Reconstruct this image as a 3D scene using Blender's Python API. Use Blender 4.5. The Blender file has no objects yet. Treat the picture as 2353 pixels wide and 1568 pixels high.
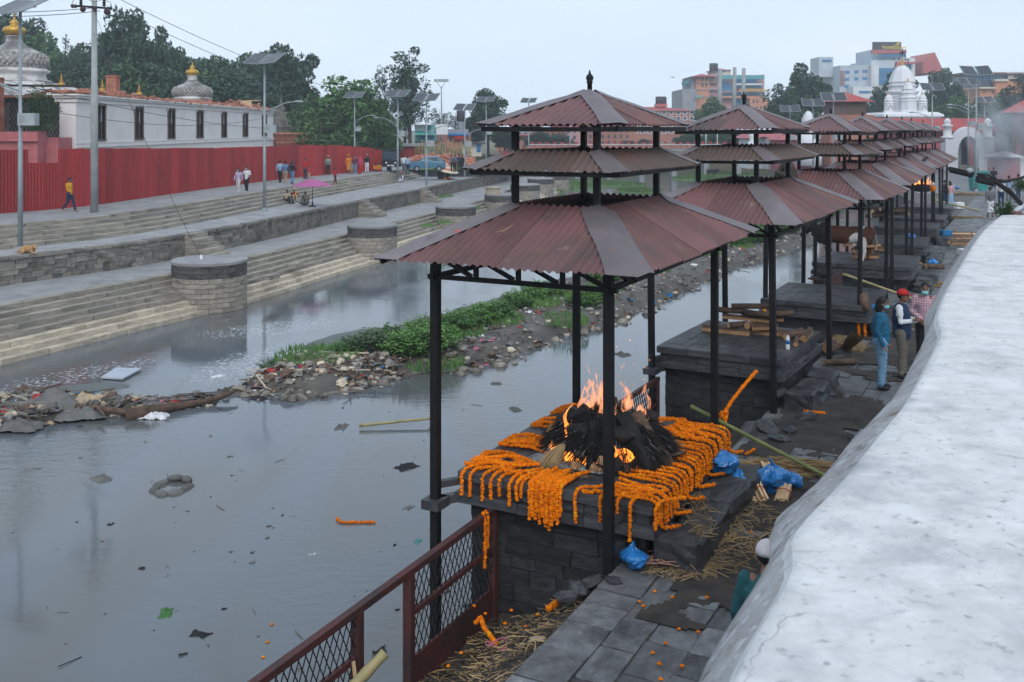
import bpy, bmesh, math, random
from mathutils import Vector, Matrix, noise as mnoise
R = math.radians
rng = random.Random(7)
scene = bpy.context.scene
COL = scene.collection
TMP = bpy.data.scenes.new('workshop')                # scratch scene for melting shapes together, removed at the end
# ------------------------------------------------------------------ camera
F, CX, HY, CZ = 2287.0, 1176.5, 297.0, 4.9     # focal length, centre and horizon of the photograph (in 2353 px wide units), eye height
cam_d = bpy.data.cameras.new('camera'); cam = bpy.data.objects.new('camera', cam_d); COL.objects.link(cam)
cam.location = (0, 0, CZ); cam.rotation_euler = (R(90), 0, 0)
cam_d.sensor_width = 36; cam_d.sensor_fit = 'HORIZONTAL'; cam_d.lens = 35.0; cam_d.shift_y = -487 / 2353
cam_d.clip_start = 0.05; cam_d.clip_end = 4000
cam_d.dof.use_dof = True; cam_d.dof.focus_distance = 15; cam_d.dof.aperture_fstop = 5.6
scene.camera = cam
# ------------------------------------------------------------------ world, sun, exposure
SUN_EL, SUN_ROT = 42, 172
world = bpy.data.worlds.new('World'); scene.world = world; world.use_nodes = True
nt = world.node_tree; nt.nodes.clear()
sky = nt.nodes.new('ShaderNodeTexSky'); sky.sky_type = 'NISHITA'; sky.sun_disc = False
sky.sun_elevation = R(SUN_EL); sky.sun_rotation = R(SUN_ROT); sky.air_density = 1.0; sky.dust_density = 2.0; sky.ozone_density = 1.5
sc_ = nt.nodes.new('ShaderNodeVectorMath'); sc_.operation = 'SCALE'; sc_.inputs['Scale'].default_value = 0.10
mx = nt.nodes.new('ShaderNodeMix'); mx.data_type = 'RGBA'; mx.inputs[0].default_value = 0.84
cl = nt.nodes.new('ShaderNodeTexNoise'); cl.inputs['Scale'].default_value = 2.2; cl.inputs['Detail'].default_value = 5    # high overcast with faint cloud tone
ct = nt.nodes.new('ShaderNodeTexCoord'); cp = nt.nodes.new('ShaderNodeMapping'); cp.inputs['Scale'].default_value = (1, 1, 3.5)
cm = nt.nodes.new('ShaderNodeMix'); cm.data_type = 'RGBA'; cm.inputs[6].default_value = (0.525, 0.635, 0.765, 1); cm.inputs[7].default_value = (0.625, 0.695, 0.785, 1)
cr = nt.nodes.new('ShaderNodeMapRange'); cr.inputs[1].default_value = .35; cr.inputs[2].default_value = .65
nt.links.new(ct.outputs['Generated'], cp.inputs[0]); nt.links.new(cp.outputs[0], cl.inputs['Vector']); nt.links.new(cl.outputs[0], cr.inputs[0]); nt.links.new(cr.outputs[0], cm.inputs[0]); nt.links.new(cm.outputs[2], mx.inputs[7])
bg = nt.nodes.new('ShaderNodeBackground'); bg.inputs[1].default_value = 1.0
wo = nt.nodes.new('ShaderNodeOutputWorld')
nt.links.new(sky.outputs[0], sc_.inputs[0]); nt.links.new(sc_.outputs[0], mx.inputs[6])
nt.links.new(mx.outputs[2], bg.inputs[0]); nt.links.new(bg.outputs[0], wo.inputs[0])
sd = bpy.data.lights.new('sun', 'SUN'); sd.energy = 1.15; sd.angle = R(40); sd.color = (1.0, 0.97, 0.94)
so = bpy.data.objects.new('sun', sd); COL.objects.link(so)
so.rotation_euler = (R(90 - SUN_EL), 0, R(180 - SUN_ROT)); so.location = (0, 0, 60)
vs = scene.view_settings; vs.view_transform = 'Standard'; vs.look = 'None'; vs.exposure = 0.70; vs.gamma = 1.0
scene.cycles.max_bounces = 6; scene.cycles.transparent_max_bounces = 12; scene.cycles.volume_bounces = 0
scene.cycles.use_denoising = True

# ------------------------------------------------------------------ helpers
def P(x, y, z):
    """world point seen at photo position (x, y) that lies on the level z"""
    Y = F * (CZ - z) / (y - HY); return Vector(((x - CX) * Y / F, Y, z))
def D(x, y, Y):
    """world point seen at photo position (x, y) at the distance Y"""
    return Vector(((x - CX) * Y / F, Y, CZ - (y - HY) * Y / F))
def lerp(a, b, t): return a + (b - a) * t
def sm(a, b, x):
    t = max(0., min(1., (x - a) / (b - a))); return t * t * (3 - 2 * t)
def catmull(pts, n=12):
    pts = [Vector(p) for p in pts]; out = []
    for i in range(len(pts) - 1):
        p0 = pts[i - 1] if i else pts[0] * 2 - pts[1]; p1 = pts[i]; p2 = pts[i + 1]
        p3 = pts[i + 2] if i + 2 < len(pts) else p2 * 2 - p1
        for k in range(n):
            t = k / n
            out.append(0.5 * ((2 * p1) + (p2 - p0) * t + (2 * p0 - 5 * p1 + 4 * p2 - p3) * t * t + (3 * p1 - p0 - 3 * p2 + p3) * t ** 3))
    out.append(pts[-1]); return out
def resample(pts, step):
    out = [pts[0]]; need = step
    for a, b in zip(pts, pts[1:]):
        L = (b - a).length; d = need
        while d <= L:
            out.append(a.lerp(b, d / L)); d += step
        need = d - L
    return out

class MB:
    """collects geometry for one mesh"""
    def __init__(s): s.v = []; s.f = []; s.m = []; s.sm = []
    def add(s, vs, fs, mi=0, smooth=False, mat=None):
        o = len(s.v)
        s.v += [tuple(mat @ Vector(v)) if mat else tuple(v) for v in vs]
        for f in fs: s.f.append(tuple(i + o for i in f)); s.m.append(mi); s.sm.append(smooth)
        return s
    def box(s, a, b, mi=0, mat=None):
        x0, y0, z0 = a; x1, y1, z1 = b
        return s.add([(x0, y0, z0), (x1, y0, z0), (x1, y1, z0), (x0, y1, z0), (x0, y0, z1), (x1, y0, z1), (x1, y1, z1), (x0, y1, z1)],
              [(0, 3, 2, 1), (4, 5, 6, 7), (0, 1, 5, 4), (1, 2, 6, 5), (2, 3, 7, 6), (3, 0, 4, 7)], mi, False, mat)
    def bar(s, a, b, w=.05, h=None, mi=0, up=(0, 0, 1)):
        a = Vector(a); b = Vector(b); h = h or w; d = (b - a); L = d.length; d.normalize()
        up = Vector(up)
        if abs(d.dot(up)) > .98: up = Vector((0, 1, 0))
        sx = d.cross(up).normalized(); uz = sx.cross(d)
        vs = []
        for p in (a, b):
            for (i, j) in ((-1, -1), (1, -1), (1, 1), (-1, 1)): vs.append(p + sx * (w / 2 * i) + uz * (h / 2 * j))
        return s.add(vs, [(0, 3, 2, 1), (4, 5, 6, 7), (0, 1, 5, 4), (1, 2, 6, 5), (2, 3, 7, 6), (3, 0, 4, 7)], mi)
    def tube(s, pts, rad, n=8, mi=0, cap=True, smooth=True, flat=1.0):
        pts = [Vector(p) for p in pts]; k = len(pts)
        rads = rad if isinstance(rad, (list, tuple)) else [rad] * k
        vs = []; up = Vector((0, 0, 1))
        t0 = (pts[1] - pts[0]).normalized()
        if abs(t0.dot(up)) > .95: up = Vector((1, 0, 0))
        sx = t0.cross(up).normalized()
        for i, p in enumerate(pts):
            t = (pts[min(i + 1, k - 1)] - pts[max(i - 1, 0)]).normalized()
            sx = (sx - t * sx.dot(t))
            sx = sx.normalized() if sx.length > 1e-6 else t.orthogonal().normalized()
            sy = t.cross(sx)
            for j in range(n):
                a = 2 * math.pi * j / n
                vs.append(p + (sx * math.cos(a) + sy * math.sin(a) * flat) * rads[i])
        fs = []
        for i in range(k - 1):
            for j in range(n):
                a = i * n + j; b = i * n + (j + 1) % n
                fs.append((a, b, b + n, a + n))
        s.add(vs, fs, mi, smooth)
        if cap:
            o = len(s.v) - len(vs)
            s.f.append(tuple(o + j for j in reversed(range(n)))); s.m.append(mi); s.sm.append(False)
            s.f.append(tuple(o + (k - 1) * n + j for j in range(n))); s.m.append(mi); s.sm.append(False)
        return s
    def lathe(s, prof, n=20, c=(0, 0, 0), mi=0, smooth=True, sx=1., sy=1.):
        vs = []; fs = []; k = len(prof)
        for (r, z) in prof:
            for j in range(n):
                a = 2 * math.pi * j / n; vs.append((c[0] + r * sx * math.cos(a), c[1] + r * sy * math.sin(a), c[2] + z))
        for i in range(k - 1):
            for j in range(n):
                a = i * n + j; b = i * n + (j + 1) % n; fs.append((a, b, b + n, a + n))
        fs.append(tuple(reversed(range(n)))); fs.append(tuple((k - 1) * n + j for j in range(n)))
        return s.add(vs, fs, mi, smooth)
    def ball(s, c, r, n=8, m=6, mi=0, sc=(1, 1, 1), jit=0., mat=None, smooth=True):
        vs = [(0, 0, -1)]; fs = []
        for i in range(1, m):
            ph = math.pi * i / m
            for j in range(n):
                a = 2 * math.pi * j / n; vs.append((math.sin(ph) * math.cos(a), math.sin(ph) * math.sin(a), -math.cos(ph)))
        vs.append((0, 0, 1)); top = len(vs) - 1
        for j in range(n): fs.append((0, 1 + (j + 1) % n, 1 + j))
        for i in range(m - 2):
            for j in range(n):
                a = 1 + i * n + j; b = 1 + i * n + (j + 1) % n; fs.append((a, b, b + n, a + n))
        for j in range(n): fs.append((top, 1 + (m - 2) * n + j, 1 + (m - 2) * n + (j + 1) % n))
        vv = []
        for v in vs:
            q = Vector((v[0] * sc[0], v[1] * sc[1], v[2] * sc[2])) * r * (1 + jit * (rng.random() * 2 - 1))
            if mat: q = mat @ q
            vv.append(q + Vector(c))
        return s.add(vv, fs, mi, smooth)
    def prism(s, poly, z0, z1, mi=0):
        """vertical prism over a counter-clockwise outline"""
        n = len(poly)
        vs = [(p[0], p[1], z0) for p in poly] + [(p[0], p[1], z1) for p in poly]
        fs = [tuple(reversed(range(n))), tuple(range(n, 2 * n))] + [(i, (i + 1) % n, n + (i + 1) % n, n + i) for i in range(n)]
        return s.add(vs, fs, mi)
    def mesh(s, name='mesh'):
        me = bpy.data.meshes.new(name); me.from_pydata(s.v, [], s.f)
        me.polygons.foreach_set('material_index', s.m); me.polygons.foreach_set('use_smooth', s.sm); me.update()
        return me
    def build(s, name, mats, parent=None, loc=None, rz=None):
        return ob(name, s.mesh(name), mats, parent, loc, rz)

def ob(name, me, mats=None, parent=None, loc=None, rz=None):
    o = bpy.data.objects.new(name, me); COL.objects.link(o)
    if mats is not None and not me.materials:
        for m in (mats if isinstance(mats, (list, tuple)) else [mats]): me.materials.append(m)
    if parent: o.parent = parent
    if loc is not None: o.location = loc
    if rz is not None: o.rotation_euler = (0, 0, rz)
    return o
def tag(o, label=None, cat=None, group=None, kind=None):
    if label: o['label'] = label
    if cat: o['category'] = cat
    if group: o['group'] = group
    if kind: o['kind'] = kind
    return o
def empty(name, loc=(0, 0, 0), rz=0, **k):
    o = bpy.data.objects.new(name, None); COL.objects.link(o); o.location = loc; o.rotation_euler = (0, 0, rz); o.empty_display_size = .2
    return tag(o, **k)
KIDS = {}
def copy_tree(o, parent=None):
    c = o.copy(); COL.objects.link(c)
    if parent is not None: c.parent = parent
    for ch in list(o.children): copy_tree(ch, c)
    return c
def rock_mesh(seed, n=7, m=5, jit=.22, flat=.7):
    r = random.Random(seed); mb = MB(); mb.ball((0, 0, 0), 1, n, m, 0, (1, 1, flat))
    off = Vector((seed * 3.1, seed * 1.7, 0))
    mb.v = [tuple(Vector(v) * (1 + jit * 2 * mnoise.noise(Vector(v) * 1.4 + off)) + Vector((r.uniform(-1, 1), r.uniform(-1, 1), r.uniform(-1, 1))) * jit * .35) for v in mb.v]
    mb.sm = [False] * len(mb.f); return mb.mesh('rock')
def block_mesh(seed, bev=.03, jit=.02):
    """unit stone block -0.5..0.5 with chamfered, slightly uneven edges"""
    r = random.Random(seed); bm = bmesh.new(); bmesh.ops.create_cube(bm, size=1)
    bmesh.ops.bevel(bm, geom=bm.edges[:], offset=bev, segments=1, affect='EDGES')
    for v in bm.verts: v.co += Vector((r.uniform(-jit, jit), r.uniform(-jit, jit), r.uniform(-jit, jit)))
    me = bpy.data.meshes.new('block'); bm.to_mesh(me); bm.free(); return me
TMPO = None
def remeshed(mb, voxel, smooth=4, mats=None, name='body', dec=None):
    """melt overlapping closed shapes into one continuous surface"""
    global TMPO
    me = mb.mesh(name)
    if TMPO is None:
        TMPO = bpy.data.objects.new('melt', me); TMP.collection.objects.link(TMPO)
        md = TMPO.modifiers.new('r', 'REMESH'); md.mode = 'VOXEL'; md.use_smooth_shade = True
        ms = TMPO.modifiers.new('s', 'SMOOTH'); ms.factor = .5
    TMPO.data = me; TMPO.modifiers[0].voxel_size = voxel; TMPO.modifiers[1].iterations = max(1, smooth)
    TMP.view_layers[0].update(); out = bpy.data.meshes.new_from_object(TMPO.evaluated_get(TMP.view_layers[0].depsgraph))
    out.materials.clear()
    out.polygons.foreach_set('use_smooth', [True] * len(out.polygons))
    return out

# ------------------------------------------------------------------ materials
MT = {}
def M(name, c1, c2=None, scale=4., rough=.85, bump=0., bscale=30., rnd=0., stain=None, metal=0., spec=.3, coords='Object', stretch=None, emit=None, trans=0., detail=5., ramp=(.35, .65), bdist=.02, sub=0.):
    m = bpy.data.materials.new(name); m.use_nodes = True; n = m.node_tree; n.nodes.clear(); L = n.links
    out = n.nodes.new('ShaderNodeOutputMaterial'); b = n.nodes.new('ShaderNodeBsdfPrincipled')
    L.new(b.outputs[0], out.inputs[0])
    b.inputs['Roughness'].default_value = rough; b.inputs['Metallic'].default_value = metal
    b.inputs['Specular IOR Level'].default_value = spec
    tc = n.nodes.new('ShaderNodeTexCoord'); vec = tc.outputs[coords]
    if coords == 'World':
        pass
    if stretch:
        mp = n.nodes.new('ShaderNodeMapping'); mp.inputs['Scale'].default_value = stretch; L.new(vec, mp.inputs[0]); vec = mp.outputs[0]
    oi = n.nodes.new('ShaderNodeObjectInfo')
    def noise(s, det=detail, ro=.6):
        t = n.nodes.new('ShaderNodeTexNoise'); t.inputs['Scale'].default_value = s; t.inputs['Detail'].default_value = det; t.inputs['Roughness'].default_value = ro
        t.noise_dimensions = '4D'; ml = n.nodes.new('ShaderNodeMath'); ml.operation = 'MULTIPLY'; ml.inputs[1].default_value = 37.0
        L.new(oi.outputs['Random'], ml.inputs[0]); L.new(ml.outputs[0], t.inputs['W'])
        L.new(vec, t.inputs['Vector']); return t.outputs['Fac']
    def mix(fac, a, bcol):
        x = n.nodes.new('ShaderNodeMix'); x.data_type = 'RGBA'; L.new(fac, x.inputs[0])
        for i, c in ((6, a), (7, bcol)):
            if isinstance(c, tuple): x.inputs[i].default_value = (*c, 1)
            else: L.new(c, x.inputs[i])
        return x.outputs[2]
    def rampn(fac, lo, hi):
        r_ = n.nodes.new('ShaderNodeMapRange'); r_.inputs[1].default_value = lo; r_.inputs[2].default_value = hi; L.new(fac, r_.inputs[0]); return r_.outputs[0]
    c2 = c2 or tuple(c * .75 for c in c1)
    col = mix(rampn(noise(scale), *ramp), c1, c2)
    if stain:
        for (sc, ss, lo, hi) in (stain if isinstance(stain, list) else [stain]):
            col = mix(rampn(noise(ss), lo, hi), col, sc)
    if rnd:
        hv = n.nodes.new('ShaderNodeHueSaturation'); ma = n.nodes.new('ShaderNodeMapRange')
        ma.inputs[3].default_value = 1 - rnd; ma.inputs[4].default_value = 1 + rnd; L.new(oi.outputs['Random'], ma.inputs[0])
        L.new(ma.outputs[0], hv.inputs['Value']); L.new(col, hv.inputs['Color']); col = hv.outputs[0]
    L.new(col, b.inputs['Base Color'])
    if bump:
        bp = n.nodes.new('ShaderNodeBump'); bp.inputs['Strength'].default_value = bump; bp.inputs['Distance'].default_value = bdist
        L.new(noise(bscale), bp.inputs['Height']); L.new(bp.outputs[0], b.inputs['Normal'])
    if trans: b.inputs['Transmission Weight'].default_value = trans
    if emit:
        b.inputs['Emission Color'].default_value = (*emit[0], 1); b.inputs['Emission Strength'].default_value = emit[1]
    MT[name] = m; return m
def flat(name, c, rough=.7, **k): return M(name, c, tuple(x * .85 for x in c), 6, rough, **k)
M('stone_step', (.31, .283, .235), (.195, .18, .155), 2.2, .85, .5, 18, rnd=.13, stain=[((.075, .073, .07), 1.3, .52, .74), ((.13, .125, .115), .35, .5, .7)], coords='Object')
M('stone_drum', (.10, .095, .09), (.05, .05, .05), 2., .9, .6, 14, rnd=.25, stain=[((.025, .026, .028), 1.5, .5, .7)])
M('stone_pale', (.46, .40, .31), (.31, .275, .225), 2.5, .85, .5, 16, rnd=.2, stain=[((.10, .10, .09), 1.4, .58, .78)])
M('stone_wall', (.22, .20, .17), (.12, .115, .105), 2., .9, .6, 14, rnd=.3, stain=[((.03, .032, .035), .9, .5, .72), ((.25, .23, .19), .7, .62, .8)])
M('stone_top', (.27, .275, .28), (.19, .195, .20), 1.2, .8, .35, 9, rnd=.12, stain=[((.12, .12, .12), .5, .55, .75)])
M('mortar', (.11, .105, .095), (.075, .072, .068), 4, .95)
M('paving', (.165, .17, .178), (.085, .089, .095), 3.2, .55, .9, 9, rnd=.4, stain=[((.035, .036, .039), .9, .52, .70), ((.19, .145, .13), .8, .63, .8), ((.25, .26, .27), 5, .64, .76)], spec=.4)
M('soot_stone', (.062, .065, .072), (.026, .028, .032), 2.2, .55, .7, 9, rnd=.3, stain=[((.11, .11, .115), 1.6, .58, .78), ((.008, .008, .009), 1.0, .52, .72), ((.07, .052, .042), 1.9, .6, .76)], spec=.35)
M('soot_brick', (.036, .037, .041), (.016, .0165, .019), 2.5, .85, .8, 9, rnd=.3, stain=[((.075, .072, .07), .9, .6, .8)])
M('earth', (.07, .06, .05), (.035, .03, .027), 2.2, .95, .8, 9)
M('mud', (.088, .080, .068), (.05, .047, .042), 1.5, .6, .6, 6, stain=[((.15, .135, .11), 2.2, .55, .72)])
M('sand', (.10, .115, .11), (.065, .08, .08), .6, .6, .3, 4)
M('land', (.11, .115, .06), (.16, .13, .09), .25, .95, .3, 2)
M('roof_red', (.150, .070, .070), (.105, .058, .058), 1.3, .6, .25, 50, rnd=.2, stain=[((.06, .05, .048), .9, .48, .72), ((.18, .085, .055), .7, .56, .78), ((.20, .13, .135), 2.6, .62, .76)], spec=.35)
M('roof_brown', (.105, .072, .062), (.075, .06, .055), 1.4, .65, .25, 50, rnd=.12, stain=[((.16, .065, .04), .8, .55, .75)], spec=.35)
M('roof_cap', (.15, .128, .135), (.11, .097, .103), 1.5, .6, .25, 30, rnd=.15, stain=[((.26, .075, .07), 3.2, .66, .70), ((.05, .045, .045), 2.2, .62, .72)], spec=.35)
M('black_steel', (.006, .0065, .008), (.011, .0105, .011), 3, .6, .3, 40, stain=[((.022, .014, .012), 2, .62, .75)], spec=.2)
M('rust_red', (.075, .022, .02), (.045, .022, .022), 3, .65, .4, 30, stain=[((.02, .018, .018), 2, .5, .7)])
M('white_wall', (.57, .575, .585), (.45, .455, .465), 7, .9, .55, 22, stain=[((.30, .31, .33), 2.6, .52, .72), ((.25, .26, .28), 26, .58, .70), ((.58, .58, .60), 4.2, .56, .72), ((.20, .205, .21), 11, .64, .72), ((.10, .10, .095), 9, .715, .74), ((.13, .13, .125), 34, .70, .72), ((.24, .22, .18), 1.9, .68, .76)], bdist=.014, detail=10.)
M('white_rough', (.36, .37, .38), (.25, .245, .24), 6, .95, .8, 22, stain=[((.15, .14, .135), 7, .57, .68), ((.45, .46, .48), 16, .55, .62), ((.17, .105, .08), 3, .66, .72)], bdist=.02)
M('plaster_white', (.68, .67, .66), (.60, .59, .57), .7, .85, .1, 6, stain=[((.42, .40, .36), .35, .62, .8)])
M('limewash', (.64, .65, .67), (.55, .56, .59), .5, .85, .1, 6)
M('dirty_white', (.60, .60, .58), (.40, .40, .40), .8, .9, .3, 5, stain=[((.12, .12, .12), .6, .45, .62)])
M('dome_scale', (.42, .42, .40), (.17, .165, .16), 1.2, .9, .5, 6, stain=[((.09, .09, .09), .5, .45, .65)])
M('brick_red', (.36, .13, .085), (.26, .09, .065), 3, .9, .3, 10, rnd=.2, stain=[((.42, .28, .2), 1.1, .62, .75)])
M('brick_rubble', (.42, .19, .12), (.28, .12, .09), 3, .9, .5, 12, rnd=.3)
M('pink_wall', (.42, .14, .15), (.32, .10, .11), 1.2, .9, .2, 6, stain=[((.20, .12, .10), 1.3, .58, .75)])
M('fence_red', (.30, .026, .026), (.235, .022, .023), .8, .5, .08, 5, rnd=.22, stain=[((.36, .10, .09), 2.2, .62, .8), ((.15, .018, .02), 1.1, .55, .75)], stretch=(3, 3, .3))
M('wood_dark', (.045, .022, .018), (.03, .018, .016), 6, .7)
M('wood_trim', (.16, .12, .095), (.11, .08, .065), 6, .8)
M('gold', (.55, .33, .06), (.38, .22, .04), 4, .4, metal=.5)
M('galv', (.27, .31, .33), (.20, .235, .25), 1.2, .55, .1, 20, metal=.25)
M('concrete_pole', (.30, .32, .32), (.22, .24, .24), 1.5, .8, .1, 20)
M('panel_under', (.16, .16, .17), (.11, .11, .12), 1.2, .5)
M('panel_dark', (.012, .014, .022), (.018, .02, .03), 2, .25, spec=.5)
M('box_grey', (.30, .335, .35), (.24, .27, .28), 3, .6)
M('marigold', (.82, .25, .004), (.50, .085, .002), 34, .85, rnd=.16, detail=3, spec=.1, stain=((.70, .36, .01), 6, .62, .75))
M('bark_log', (.13, .085, .06), (.06, .04, .03), 6, .9, .9, 22, rnd=.25)
M('cut_wood', (.44, .26, .13), (.30, .17, .085), 5, .85, .3, 30, rnd=.2)
M('cut_pale', (.55, .40, .25), (.42, .28, .16), 5, .85, .2, 30, rnd=.15)
M('char', (.010, .010, .011), (.022, .021, .021), 6, .7, .9, 20)
M('ash', (.32, .32, .33), (.10, .10, .10), 9, .95, .6, 30)
M('straw', (.33, .235, .12), (.20, .135, .065), 3, .85, rnd=.2)
M('straw_black', (.010, .010, .011), (.024, .022, .021), 5, .8, spec=.15)
M('bamboo', (.34, .28, .14), (.20, .19, .085), 3, .55, .2, 12, stain=[((.10, .08, .05), 2.5, .62, .75)])
M('bamboo_green', (.19, .22, .085), (.13, .16, .06), 3, .5, .2, 12)
M('blue_plastic', (.02, .20, .52), (.012, .12, .36), 5, .28, .4, 12, spec=.55)
M('plastic_white', (.62, .64, .66), (.5, .52, .55), 6, .4)
M('sack_grey', (.12, .12, .115), (.075, .075, .073), 4, .8, .5, 14, rnd=.2)
M('rope', (.36, .20, .16), (.25, .14, .11), 8, .9)
M('foam_board', (.36, .40, .45), (.30, .34, .39), 1.2, .6)
def leaf(name, c1, c2, rnd=.15):
    m = M(name, c1, c2, .35, .75, rnd=rnd, spec=.2); return m
leaf('leaf_dark', (.058, .108, .054), (.032, .064, .040)); leaf('leaf_mid', (.070, .138, .05), (.040, .082, .036))
leaf('leaf_bright', (.070, .15, .040), (.042, .095, .030)); leaf('leaf_blue', (.058, .100, .062), (.036, .068, .048))
leaf('leaf_river', (.105, .21, .05), (.06, .135, .038)); leaf('leaf_grey', (.12, .17, .10), (.06, .10, .055))
M('bark', (.07, .055, .045), (.04, .034, .03), 3, .9, .5, 8); M('bark_grey', (.11, .10, .095), (.07, .065, .06), 3, .9, .4, 8)
M('grass', (.075, .14, .035), (.05, .10, .03), .5, .9, .4, 8)
for nm, c in dict(t_blue=(.015, .16, .38), t_navy=(.012, .02, .05), t_white=(.62, .63, .65), t_pink=(.5, .14, .22), t_red=(.42, .03, .03), t_teal=(.03, .25, .24), t_tan=(.38, .30, .2), t_orange=(.55, .16, .03), t_grey=(.18, .18, .18), t_brown=(.12, .07, .045), t_black=(.015, .015, .017), t_green=(.05, .16, .04), t_yellow=(.6, .42, .05)).items():
    M(nm, c, tuple(x * .6 for x in c), 7, .7, .3, 20)

def cracks(m, scale, col, w):
    """thin wandering cracks broken up by noise"""
    n = m.node_tree; L = n.links; b_ = next(x for x in n.nodes if x.type == 'BSDF_PRINCIPLED'); src = b_.inputs['Base Color'].links[0].from_socket; tc = next(x for x in n.nodes if x.type == 'TEX_COORD')
    nz = n.nodes.new('ShaderNodeTexNoise'); nz.inputs['Scale'].default_value = 3.; nz.inputs['Detail'].default_value = 6; L.new(tc.outputs['Object'], nz.inputs['Vector']); ad = n.nodes.new('ShaderNodeMix'); ad.data_type = 'RGBA'; ad.blend_type = 'LINEAR_LIGHT'; ad.inputs[0].default_value = .22; L.new(tc.outputs['Object'], ad.inputs[6]); L.new(nz.outputs['Color'], ad.inputs[7])
    v = n.nodes.new('ShaderNodeTexVoronoi'); v.feature = 'DISTANCE_TO_EDGE'; v.inputs['Scale'].default_value = scale; L.new(ad.outputs[2], v.inputs['Vector']); r = n.nodes.new('ShaderNodeMapRange'); r.inputs[1].default_value = w; r.inputs[2].default_value = 0.; L.new(v.outputs['Distance'], r.inputs[0]); k = n.nodes.new('ShaderNodeMapRange'); k.inputs[1].default_value = .5; k.inputs[2].default_value = .6; L.new(nz.outputs[0], k.inputs[0]); mu = n.nodes.new('ShaderNodeMath'); mu.operation = 'MULTIPLY'; L.new(r.outputs[0], mu.inputs[0]); L.new(k.outputs[0], mu.inputs[1])
    x = n.nodes.new('ShaderNodeMix'); x.data_type = 'RGBA'; L.new(mu.outputs[0], x.inputs[0]); L.new(src, x.inputs[6]); x.inputs[7].default_value = (*col, 1); L.new(x.outputs[2], b_.inputs['Base Color'])
cracks(MT['white_wall'], 1.1, (.27, .27, .27), .006); cracks(MT['stone_top'], .9, (.10, .10, .10), .02)
# ------------------------------------------------------------------ setting: water, land, the stepped bank across the river
ZW = -2.6
def water_mat():
    m = bpy.data.materials.new('water'); m.use_nodes = True; n = m.node_tree; L = n.links; b = n.nodes['Principled BSDF']
    tc = n.nodes.new('ShaderNodeTexCoord'); vec = tc.outputs['Object']
    def mapn(sc, rot=-.5):
        mp = n.nodes.new('ShaderNodeMapping'); mp.inputs['Scale'].default_value = sc; mp.inputs['Rotation'].default_value = (0, 0, rot); L.new(vec, mp.inputs[0]); return mp.outputs[0]
    def noise(v, s, det=3, dist=0.):
        t = n.nodes.new('ShaderNodeTexNoise'); t.inputs['Scale'].default_value = s; t.inputs['Detail'].default_value = det; t.inputs['Distortion'].default_value = dist; L.new(v, t.inputs['Vector']); return t.outputs['Fac']
    def math_(op, a, c):
        t = n.nodes.new('ShaderNodeMath'); t.operation = op
        for i, q in enumerate((a, c)):
            if isinstance(q, (int, float)): t.inputs[i].default_value = q
            else: L.new(q, t.inputs[i])
        return t.outputs[0]
    def mr(fac, a, c, lo=0., hi=1.):
        t = n.nodes.new('ShaderNodeMapRange'); t.interpolation_type = 'SMOOTHSTEP'; L.new(fac, t.inputs[0]); t.inputs[1].default_value = a; t.inputs[2].default_value = c; t.inputs[3].default_value = lo; t.inputs[4].default_value = hi; return t.outputs[0]
    b.inputs['Roughness'].default_value = .06; b.inputs['IOR'].default_value = 1.46
    # murky colour with slow drifts of silt
    mxn = n.nodes.new('ShaderNodeMix'); mxn.data_type = 'RGBA'; L.new(mr(noise(mapn((.35, .1, 1)), 1.0, 4, 1.), .4, .65), mxn.inputs[0])
    mxn.inputs[6].default_value = (.088, .106, .124, 1); mxn.inputs[7].default_value = (.088, .093, .092, 1)
    # foam flecks drifting in streaks below the far steps
    fx = n.nodes.new('ShaderNodeSeparateXYZ'); L.new(vec, fx.inputs[0])
    def near(cx, cy, r, ax=1., ang=0.):
        dx = math_('SUBTRACT', fx.outputs[0], cx); dy = math_('SUBTRACT', fx.outputs[1], cy)
        u = math_('ADD', math_('MULTIPLY', dx, math.cos(ang)), math_('MULTIPLY', dy, math.sin(ang)))
        v = math_('SUBTRACT', math_('MULTIPLY', dy, math.cos(ang)), math_('MULTIPLY', dx, math.sin(ang)))
        d = math_('ADD', math_('MULTIPLY', u, u), math_('MULTIPLY', math_('MULTIPLY', v, v), ax * ax))
        return mr(math_('SQRT', d, 0.), r, r * .25)
    reg = math_('MAXIMUM', near(-8.3, 32., 5.5, 2.2, 1.2), math_('MAXIMUM', near(-13.2, 30.5, 5., 3.2, .9), near(-9., 37.5, 5, 2., .6)))
    fl = noise(mapn((4.5, 8, 1), -1.1), 1.5, 6, .6)
    thr = mr(reg, 0, 1, .80, .575)
    foam = mr(math_('SUBTRACT', fl, thr), 0., .02)
    m2 = n.nodes.new('ShaderNodeMix'); m2.data_type = 'RGBA'; L.new(foam, m2.inputs[0]); L.new(mxn.outputs[2], m2.inputs[6]); m2.inputs[7].default_value = (.42, .46, .50, 1)
    L.new(m2.outputs[2], b.inputs['Base Color']); L.new(mr(foam, 0, 1, .06, .6), b.inputs['Roughness'])
    # ripples: calm sheets and livelier riffles
    calm = mr(noise(mapn((.22, .09, 1)), 1.0, 3, .6), .42, .62, .12, 1.)
    h = math_('ADD', math_('MULTIPLY', noise(mapn((2.2, 5.5, 1), -1.0), 1.0, 4, .5), .6), math_('MULTIPLY', noise(mapn((8, 16, 1), -1.0), 1.0, 3, .3), .3))
    h = math_('ADD', math_('MULTIPLY', h, calm), math_('MULTIPLY', noise(mapn((.5, 1.1, 1), -1.0), 1.0, 2), .16))
    bp = n.nodes.new('ShaderNodeBump'); bp.inputs['Strength'].default_value = .29; bp.inputs['Distance'].default_value = .045; L.new(h, bp.inputs['Height']); L.new(bp.outputs[0], b.inputs['Normal'])
    MT['water'] = m; return m
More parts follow.
